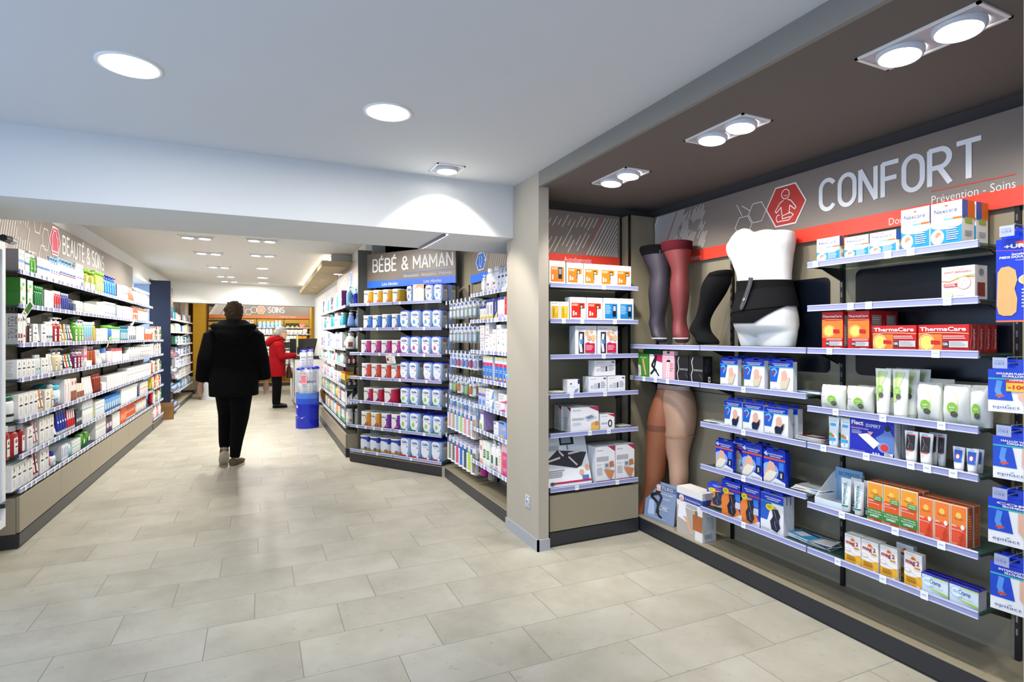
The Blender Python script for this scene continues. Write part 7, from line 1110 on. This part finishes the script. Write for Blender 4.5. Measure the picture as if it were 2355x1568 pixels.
t=empty('red_white_ornament',(.80,11.28,.957),0,'small red and white figurine shaped pack on counter front','pack'); MB().lathe([(.03,0),(.045,.03),(.03,.08),(.035,.1),(.01,.13)],('#d83030','gloss'),14).build('body',t); MB().lathe([(.047,.03),(.04,.055)],('white','card'),14,caps=False).build('band',t)
# handbag hanging on the counter side
t=empty('handbag',(.53,11.6,.55),R_(90),'brown patterned handbag held beside the red coat','bag'); MB().loft([ring(.13*a,.06*b,0,0,z,16,3) for a,b,z in ((.9,1,0),(1,1,.08),(.9,.7,.2),(.8,.2,.26))],('#6a4a2c','gloss')).build('bag_body',t); MB().tube([(-.08,0,.24),(-.06,0,.38),(.06,0,.38),(.08,0,.24)],.008,('#2a1a10','gloss'),8).build('handle',t)
0 and MB().build('teal_panel',None,(.50,12.2,.33),0,label='small teal panel low behind the woman in red',cat='panel')
# round display bin with cotton bags
t=empty('round_display_bin',(.657,8.76,0),0,'tall round blue display bin with cotton packs beside corner unit','display bin'); r=.165
m=MB(); m.lathe([(r,0),(r,.36)],('#1a2cc0','gloss'),32,caps=False); m.lathe([(r,.36),(r,.44)],('#2c50d0','gloss'),32,caps=False); m.lathe([(r,.44),(r,.52)],('#4a7ce0','gloss'),32,caps=False); m.lathe([(r,.52),(r,.88)],('#dfe6ee','film'),32,caps=False); m.lathe([(r,.001),(.001,.001)],('#1a2cc0','gloss'),32,caps=False)
pm=cyl_map(r,0); prints(m,[('p',[(.02,.40),(.12,.36),(.2,.3),(.32,.3),(.4,.33),(.3,.27),(.12,.27),(.02,.33)],'white'),('p',[(.05,.62),(.14,.62),(.16,.55),(.06,.56)],'white')],math.pi*r*.9,.55,pm); m.build('bin_wall',t)
bags=[]
def cbag(x,y,z,w_,h,lab,yaw=0,d_=.09,lean=0):
    e=empty('cotton_pad_bag',(x,y,z),yaw,lab,'bag'); m=MB()
    m.loft([ring(w_/2*a,d_/2*b,0,0,zz*h,16,3) for a,b,zz in ((.96,.7,0),(1,1,.1),(1,1,.7),(.97,.6,.86))],('#e6eaf2','gloss')); prints(m,[('t',.15,.62,.7,'CARRÉS DE COTON','#2a3a8a',.09,.01),('l',.25,.42,.75,.5,1,'#5a8ad8'),('r',.4,.25,.62,.34,'#9cc4ec')],w_,h*.86,lambda a,b,o:(a,-d_/2-o-.001,b)); m.build('pouch',e)
    c=MB(); c.loft([ring(w_/2*a,d_/2*b,0,0,zz*h,16,3) for a,b,zz in ((.98,.62,.85),(1.0,.5,.93),(1.03,.15,1.0))],('#1a2cc0','gloss')); prints(c,[('t',.28,.2,.44,'+URGO','white',.6,.04),('r',.76,.35,.92,.7,'#e8d82c')],w_,h*.15,lambda a,b,o:(a,-d_*.32-o-.001,b+h*.85)); c.build('blue_top',e); e.rotation_euler=(lean,0,yaw); return e
for i,(z,nm) in enumerate(((.50,'lower'),(.70,'upper'))):
    for j,yaw in enumerate((-12,45,-75)):
        a=R_(yaw); cbag(.657+math.sin(a)*.085,8.76-math.cos(a)*.085,z,.185,.20,'white and blue cotton bag inside round bin, %s layer facing %s'%(nm,['front','right','left'][j]),a,.07)
cbag(.600,8.72,.895,.10,.27,'left upright cotton bag standing on top of the blue bin',R_(-12),.06,-.02); cbag(.69,8.74,.895,.10,.28,'right upright cotton bag standing on top of the blue bin',R_(8),.06)
for a,b,zz in ((-.11,-.09,.86),(.12,-.07,.87),(.13,.05,.87)):
    MB().loft([ring(.055*k,.03*k,0,0,z,12,2) for k,z in ((.7,0),(1,.015),(.9,.03),(.3,.04))],('#1a2cc0','gloss')).build('crumpled_bag_top',None,(.657+a,8.76+b,zz+.0),a*4,label='crumpled blue bag top at bin rim, %s side'%('left' if a<0 else 'front right' if b<0 else 'rear right'),cat='bag')
t=empty('price_notice',(.595,8.60,.66),R_(-22),'pink price note stuck low on the round bin bags','notice'); m=MB(); m.box(-.045,.045,0,.001,0,.13,('#f4a8b8','card')); prints(m,[('l',.1,.15,.9,.9,4,'#c83048')],.09,.13,plane_map(0)); m.build('note',t)
# white round dental bin far left
t=empty('round_display_bin',(-.98,13.6,0),0,'white round display bin with oval blue logos at far left unit end','display bin'); m=MB(); m.lathe([(.17,0),(.17,.85)],('#d8dce0','gloss'),28); pm=cyl_map(.17,0)
prints(m,[('e',.6,.75,.35,.05,'#2c4c9c'),('t',.35,.73,.5,'Oral-B','white',.05,.02),('t',.2,.6,.7,'Parogencyl','#6a7a9c',.05),('t',.3,.9,.6,'ALADO','#6a7a9c',.05)],math.pi*.17*.9,.85,pm); m.build('bin_wall',t)
for i in range(6):
    o=MB(); o.box(-.05,.05,0,.02,0,.17,('#e4e8f0','gloss')); prints(o,[('r',.1,.5,.9,.8,'#4c74c8'),('l',.2,.1,.8,.4,3,'#8aa0c8')],.1,.17,plane_map(0)); o=o.build('boxed_toothbrush_pack'); o.location=(-1.08+i*.045,13.5+.03*(i%3),.80); o.rotation_euler=(-.25,R_(8*(i-3)),R_(10*(i%3)-10)); reg(o,'blue and white pack poking out','round white bin',i,'package')
# tall white framed glass cabinet at the left picture edge, with its chrome closer
t=empty('glass_door_cabinet',(-1.66,3.45,0),0,'white framed glass door cabinet at the left picture edge','cabinet')
MB().box(0,.27,0,.70,0,.24,('#e4e6e8','lam')).box(0,.02,0,.70,.24,1.88,('#e4e6e8','lam')).box(0,.27,0,.70,1.88,1.91,('#e4e6e8','lam')).build('body',t)
m=MB(); m.box(.275,.30,.0,.03,.235,1.905,('#eceef0','lam')); m.box(.275,.30,.70,.745,.235,1.905,('#eceef0','lam')); m.box(.275,.30,.03,.7,.235,.28,('#eceef0','lam')); m.box(.275,.30,.03,.7,1.86,1.905,('#eceef0','lam')); m.build('door_frame',t)
MB().box(.283,.290,.03,.70,.28,1.86,('#dfe8ee','film')).build('glass_pane',t); MB().box(.30,.325,.66,.735,.36,.385,('#141416','plastic')).build('handle',t)
t=empty('chrome_spotlight',(-1.38,4.30,1.92),R_(90),'small chrome cylindrical spot lying atop the left glass cabinet','lamp')
MB().loft([[(x,.02*math.cos(a*math.pi/8),.02+.02*math.sin(a*math.pi/8)) for a in range(16)] for x in (-.08,.0)],('#1a1a1c','plastic')).build('socket',t); MB().loft([[(x,r*math.cos(a*math.pi/8),.022+r*math.sin(a*math.pi/8)) for a in range(16)] for x,r in ((.0,.022),(.03,.024),(.035,.02),(.08,.02),(.085,.016))],('#c8ccce','metal')).build('barrel',t)
# small tickets clipped on rails
def flag(fx,px_,py,k,w_,h,c,lab,tilt=.0,roll=0,pr=()):
    s,z=fx.hit(px_,py,-.012); t=MB(); t.box(-w_/2,w_/2,0,.0015,0,h,('white','card')); prints(t,list(pr) or [('r',.1,.3,.9,.9,c),('l',.2,.1,.8,.25,1,'grey')],w_,h,plane_map(0)); o=t.build('shelf_ticket',None,fx.w(s,-.015,z),fx.a,label=lab,cat='ticket'); o.rotation_euler=(tilt,roll,fx.a)
flag(L,52,728,1,.07,.11,'#3a7a2c','tilted green and black offer ticket on left wall second shelf',.3,.45); flag(L,246,797,2,.08,.10,'#e8c04a','small tilted ticket with yellow picture on left wall third shelf',.3,-.3); flag(L,303,748,1,.06,.09,'#f0e8c8','pale tilted ticket far along left wall second shelf',.3,.3); flag(L,344,893,4,.06,.14,'#f0e03c','yellow tilted ticket near far end of left wall',.2,-.2); flag(M3,1169,880,3,.05,.06,'#8ac4ec','small white ticket on pillar unit test carton shelf',.2,0)
0 and flag(M1,739,690,0,.06,.13,'#e8e8e8','white upright ticket flag above far corner unit top shelf',0,.15)
# ================================================================ PEOPLE
def limb(mb,pts,rad,m,n=14,flat=1): 
    pts=[Vector(p) for p in pts]; P_=[];R2=[]
    for i in range(len(pts)-1):
        for k in range(4):
            t=k/4; P_.append(pts[i].lerp(pts[i+1],t)); R2.append(rad[i]+(rad[i+1]-rad[i])*t)
    P_.append(pts[-1]); R2.append(rad[-1]); mb.tube(P_,R2,m,n,flat); return mb
def blob(mb,c,rx,ry,rz,m,n=16):
    mb.loft([[(c[0]+rx*math.sin(q)*math.cos(2*math.pi*i/n),c[1]+ry*math.sin(q)*math.sin(2*math.pi*i/n),c[2]-rz*math.cos(q)) for i in range(n)] for q in [math.pi*k/10 for k in range(1,10)]],m)
def fuse(o,v,it=6,f=.5):
    md=o.modifiers.new('merge','REMESH'); md.mode='VOXEL'; md.voxel_size=v; md.use_smooth_shade=True; s_=o.modifiers.new('smooth','SMOOTH'); s_.factor=f; s_.iterations=it
def hand_(mb,w_,d,n_,m,s=1.0,curl=.3,side=1):
    """palm from wrist w_, pointing d, palm normal n_"""
    w_=Vector(w_); d=Vector(d).normalized(); n_=Vector(n_).normalized(); x=d.cross(n_).normalized()*side
    mb.tube([w_-d*.03*s,w_,w_+d*.04*s,w_+d*.085*s],[(.022*s,.018*s),(.026*s,.016*s),(.038*s,.014*s),(.036*s,.012*s)],m,10)
    for k,(o,L_) in enumerate(((-.028,.065),(-.009,.075),(.010,.070),(.028,.055))):
        b=w_+d*.078*s+x*o*s; p=[b]; dd3=d.copy()
        for j in range(3): dd3=(dd3+n_*curl).normalized(); p.append(p[-1]+dd3*L_*s/3)
        mb.tube([tuple(q) for q in p],[.0085*s,.008*s,.0075*s,.006*s],m,8)
    b=w_+d*.02*s-x*.025*s; mb.tube([tuple(b),tuple(b+(d*.6-x*.8).normalized()*.035*s),tuple(b+(d*.6-x*.8).normalized()*.035*s+(d-x*.2+n_*.3).normalized()*.03*s)],[.011*s,.0095*s,.0075*s],m,8)
def head_(mb,c,f,m,s=1.0):
    """c centre of the head, f facing direction (horizontal)"""
    c=Vector(c); f=Vector(f).normalized(); u=Vector((0,0,1)); r=f.cross(u)
    def pt(a,b,z): return tuple(c+f*a*s+r*b*s+u*z*s)
    rings=[]
    for z,rf,rb,rs,off in ((-.115,.03,.03,.03,.045),(-.10,.05,.06,.045,.03),(-.07,.075,.075,.06,.012),(-.03,.085,.088,.070,.003),(.02,.09,.095,.075,0),(.06,.085,.092,.072,0),(.095,.06,.07,.055,0),(.112,.02,.03,.02,0)):
        rings.append([pt(off+(rf if math.cos(a)>0 else rb)*math.cos(a),rs*math.sin(a),z) for a in [2*math.pi*i/16 for i in range(16)]])
    mb.loft(rings,m)
    mb.tube([pt(.085,0,.025),pt(.098,0,.0),pt(.112,0,-.022),pt(.095,0,-.034)],[.007*s,.009*s,.013*s,.009*s],m,8)      # nose
    for sg in (-1,1):
        mb.tube([pt(-.005,sg*.073,.025),pt(-.012,sg*.082,.02),pt(-.006,sg*.08,-.02)],[.009*s,.012*s,.008*s],m,8)      # ear
    mb.tube([pt(.082,-.02,-.056),pt(.093,0,-.055),pt(.082,.02,-.056)],.007*s,m,8)     # lips
    mb.tube([pt(.07,-.0,-.095),pt(.085,0,-.09)],.014*s,m,8)                           # chin
    return pt
# --- walker in black coat, seen from behind, walking away
SK=('#c79a80','skin')
t=empty('person',(-.24,6.47,0),0,'person in black hooded coat and black trousers walking away down the aisle','person')
b=MB(); pt=head_(b,(0,.02,1.60),(0.1,1,-.02),SK,1.0); b.tube([(0,-.0,1.38),(0,.005,1.45),(0,.01,1.52)],[.06,.052,.05],SK,14)
b.loft([ring(a,c_,0,.0,z,18,2.2) for a,c_,z in ((.16,.11,.85),(.17,.12,.95),(.14,.10,1.08),(.17,.12,1.25),(.18,.11,1.34),(.08,.07,1.42))],SK)
limb(b,[(-.19,0,1.36),(-.26,-.03,1.10),(-.305,.04,.87)],[.05,.042,.026],SK); limb(b,[(.19,0,1.36),(.26,.0,1.10),(.305,.06,.87)],[.05,.042,.026],SK)
hand_(b,(-.308,.045,.85),(-.1,.1,-1),(.85,.4,.1),SK,.95,.25,1); hand_(b,(.307,.065,.85),(.05,.15,-1),(-.85,.4,.1),SK,.95,.25,-1)
limb(b,[(.07,0,.86),(.055,-.01,.5),(.01,-.09,.08)],[.085,.058,.036],SK); limb(b,[(-.07,.02,.86),(-.075,.16,.52),(-.09,-.01,.16)],[.085,.058,.036],SK)
fuse(b.build('body',t),.009,4)
h=MB(); rn=random.Random(5)
blob(h,(0,.0,1.625),.088,.102,.105,('#4a3a2c','cloth'),18); blob(h,(0,-.045,1.57),.078,.05,.08,('#4a3a2c','cloth'),16)
for i in range(120):
    a=rn.uniform(0,2*math.pi); e=rn.uniform(-.5,1.4); d=Vector((math.cos(a)*math.cos(e),math.sin(a)*math.cos(e),math.sin(e)))
    if d.y>.55 and d.z<.5: continue
    c=Vector((0,0,1.62))+Vector((d.x*.08,d.y*.095,d.z*.10)); h.tube([tuple(c),tuple(c+d*.012+Vector((rn.uniform(-.012,.012),rn.uniform(-.012,.012),rn.uniform(-.015,.006))))],[.015,.007],('#4a3a2c','cloth'),6)
fuse(h.build('hair',t),.005,1)
BK=('#08090b','cloth'); c=MB()
c.loft([ring(a,d,x,y,z,24,2.3) for a,d,x,y,z in ((.235,.17,0,.0,.735),(.238,.165,0,0,.85),(.225,.15,0,0,.98),(.21,.135,0,0,1.10),(.225,.14,0,0,1.22),(.235,.14,0,0,1.33),(.215,.125,0,0,1.40),(.15,.11,0,0,1.455),(.09,.085,0,.0,1.49))],BK)
limb(c,[(-.20,0,1.375),(-.265,-.04,1.12),(-.30,.035,.90)],[.085,.074,.062],BK); limb(c,[(.20,0,1.375),(.265,-.01,1.12),(.30,.05,.90)],[.085,.074,.062],BK)
blob(c,(-.2,0,1.36),.075,.085,.075,BK); blob(c,(.2,0,1.36),.075,.085,.075,BK)
fuse(c.build('coat',t),.010,5)
hd=MB(); hd.loft([ring(a,d,0,y,z,20,2.2) for a,d,y,z in ((.06,.03,-.14,1.28),(.13,.06,-.14,1.33),(.18,.085,-.115,1.39),(.185,.11,-.07,1.45),(.15,.11,-.035,1.50),(.115,.085,-.02,1.53),(.09,.06,-.01,1.535))],BK); hd.tube([(.18*math.cos(R_(q)),-.05+.10*math.sin(R_(q)),1.46+.02*math.sin(R_(q))) for q in range(180,361,15)],.042,BK,10)
fuse(hd.build('hood',t),.010,5)
tr=MB(); limb(tr,[(.075,0,.90),(.055,-.01,.50),(.025,-.08,.28),(.01,-.09,.10)],[.125,.088,.066,.048],('#07080b','cloth')); limb(tr,[(-.075,.02,.90),(-.075,.16,.52),(-.085,.02,.27),(-.09,-.02,.20)],[.125,.085,.062,.048],('#07080b','cloth')); blob(tr,(0,0,.88),.17,.12,.12,('#07080b','cloth')); fuse(tr.build('trousers',t),.010,4)
def shoe(mb,p,yaw,pitch,c1,c2,L_=.27,w_=.048):
    M_=Matrix.Translation(p)@Matrix.Rotation(yaw,4,'Z')@Matrix.Rotation(pitch,4,'X')
    def T_(v): return tuple(M_@Vector(v))
    R3=[]
    for y,w2,h in ((-.075,.6,.05),(-.06,.85,.085),(-.02,.9,.085),(.03,.9,.07),(.09,1.05,.055),(.15,.95,.042),(.18,.5,.03)):
        R3.append([T_((w_*w2*math.cos(a),y,max(0,.5*h+.5*h*math.sin(a))+.018)) for a in [2*math.pi*i/14 for i in range(14)]])
    mb.loft(R3,c1); R3=[]
    for z,k in ((0,.96),(.02,1)):
        R3.append([T_((w_*1.08*k*x,.052+.135*k*y,z)) for x,y,_ in ring(1,1,0,0,0,18,2.4)])
    mb.loft(R3,c2)
s_=MB(); shoe(s_,(.012,-.06,.0),-.35,0,('#6a5c44','cloth'),('#cfc8b4','plastic')); s_.build('right_shoe',t); s_=MB(); shoe(s_,(-.09,.0,.10),.1,-.75,('#6a5c44','cloth'),('#cfc8b4','plastic')); s_.build('left_shoe',t)
# --- woman in red coat at the counter, facing right
t=empty('person',(.33,11.45,0),0,'grey haired woman in red coat and glasses standing at white counter','person')
b=MB(); pt=head_(b,(.07,0,1.425),(1,-.08,-.12),('#d9ab94','skin'),.93); b.tube([(.0,0,1.24),(.03,0,1.31),(.055,0,1.37)],[.058,.05,.046],('#d9ab94','skin'),12)
b.loft([ring(d,a,x,.0,z,18,2.2) for a,d,x,z in ((.15,.11,-.02,.75),(.16,.12,-.02,.9),(.15,.11,-.02,1.05),(.16,.11,-.01,1.17),(.08,.07,.0,1.27))],('#d9ab94','skin'))
for sg in (-1,1): limb(b,[(.0,sg*.165,1.19),(.06,sg*.2,.97),(.33,sg*.10,.99)],[.048,.04,.026],('#d9ab94','skin'))
hand_(b,(.345,-.10,.992),(1,.1,-.05),(0,0,-1),('#d9ab94','skin'),.9,.35,1); hand_(b,(.345,.10,.992),(1,-.15,-.05),(0,0,-1),('#d9ab94','skin'),.9,.35,-1)
for sg in (-1,1): limb(b,[(-.03,sg*.08,.78),(-.02,sg*.085,.42),(-.03,sg*.085,.08)],[.08,.055,.036],('#d9ab94','skin'))
fuse(b.build('body',t),.008,3)
h=MB(); GH=('#a9a8a4','cloth'); blob(h,(.045,0,1.475),.098,.088,.088,GH,18); blob(h,(-.01,0,1.43),.07,.08,.075,GH,16)
for i in range(40):
    a=rn.uniform(0,2*math.pi); e=rn.uniform(-.1,1.2); d=Vector((math.cos(a)*math.cos(e),math.sin(a)*math.cos(e),math.sin(e)))
    if d.x>.6 and d.z<.5: continue
    q=Vector((.045,0,1.47))+Vector((d.x*.09,d.y*.08,d.z*.08)); h.tube([tuple(q),tuple(q+d*.016)],[.02,.008],GH,6)
fuse(h.build('hair',t),.008,2)
g=MB(); 
for sg in (-1,1): g.tube([(.155,sg*.032+.02*math.cos(R_(q)),1.442+.018*math.sin(R_(q))) for q in range(0,361,30)],.0025,('#5a1c1c','plastic'),6); g.tube([(.15,sg*.05,1.445),(.08,sg*.072,1.445)],.002,('#5a1c1c','plastic'),6)
g.build('glasses',t)
RD=('#9c121a','cloth'); c=MB()
c.loft([ring(d,a,x,0,z,24,2.3) for a,d,x,z in ((.20,.165,-.03,.60),(.205,.165,-.03,.75),(.195,.15,-.03,.88),(.175,.135,-.025,.98),(.19,.14,-.02,1.10),(.195,.14,-.015,1.19),(.13,.11,-.01,1.27),(.08,.08,.01,1.31))],RD)
for sg in (-1,1): limb(c,[(-.01,sg*.175,1.20),(.05,sg*.21,.98),(.31,sg*.105,.995)],[.078,.068,.048],RD); blob(c,(-.01,sg*.17,1.2),.08,.07,.07,RD)
fuse(c.build('coat',t),.009,5); 
bt=MB(); bt.loft([ring(d,a,x,0,z,24,2.3) for a,d,x,z in ((.179,.139,-.026,.955),(.182,.142,-.026,.97),(.179,.139,-.026,.985))],RD); bt.build('waist_belt',t)
hd=MB(); hd.loft([ring(a,d,x,0,z,18,2.2) for a,d,x,z in ((.03,.08,-.17,1.17),(.07,.12,-.155,1.22),(.10,.135,-.12,1.28),(.105,.13,-.08,1.335),(.08,.10,-.045,1.375),(.05,.07,-.02,1.38))],RD); hd.tube([(-.04+.10*math.cos(R_(q)),.105*math.sin(R_(q)),1.30+.03*math.cos(R_(q))) for q in range(0,361,20)],.035,RD,10); fuse(hd.build('hood',t),.009,4)
tr=MB()
for sg in (-1,1): limb(tr,[(-.03,sg*.08,.78),(-.02,sg*.085,.42),(-.035,sg*.085,.07)],[.105,.085,.07],('#0a0a0c','cloth'))
fuse(tr.build('trousers',t),.009,4)
for sg,nm in ((-1,'right_shoe'),(1,'left_shoe')): s_=MB(); shoe(s_,(-.02,sg*.085,0),R_(-90),0,('#0c0c0e','gloss'),('#050505','gloss')); s_.build(nm,t)
MB().box(-.035,.035,-.02,.02,0,.0012,('#f0f0f0','card')).build('paper_slip',None,(.33+.46,11.36,1.0),0,label='small white card held out by the woman in red',cat='card').rotation_euler=(0,-.5,.2)
word_labels()
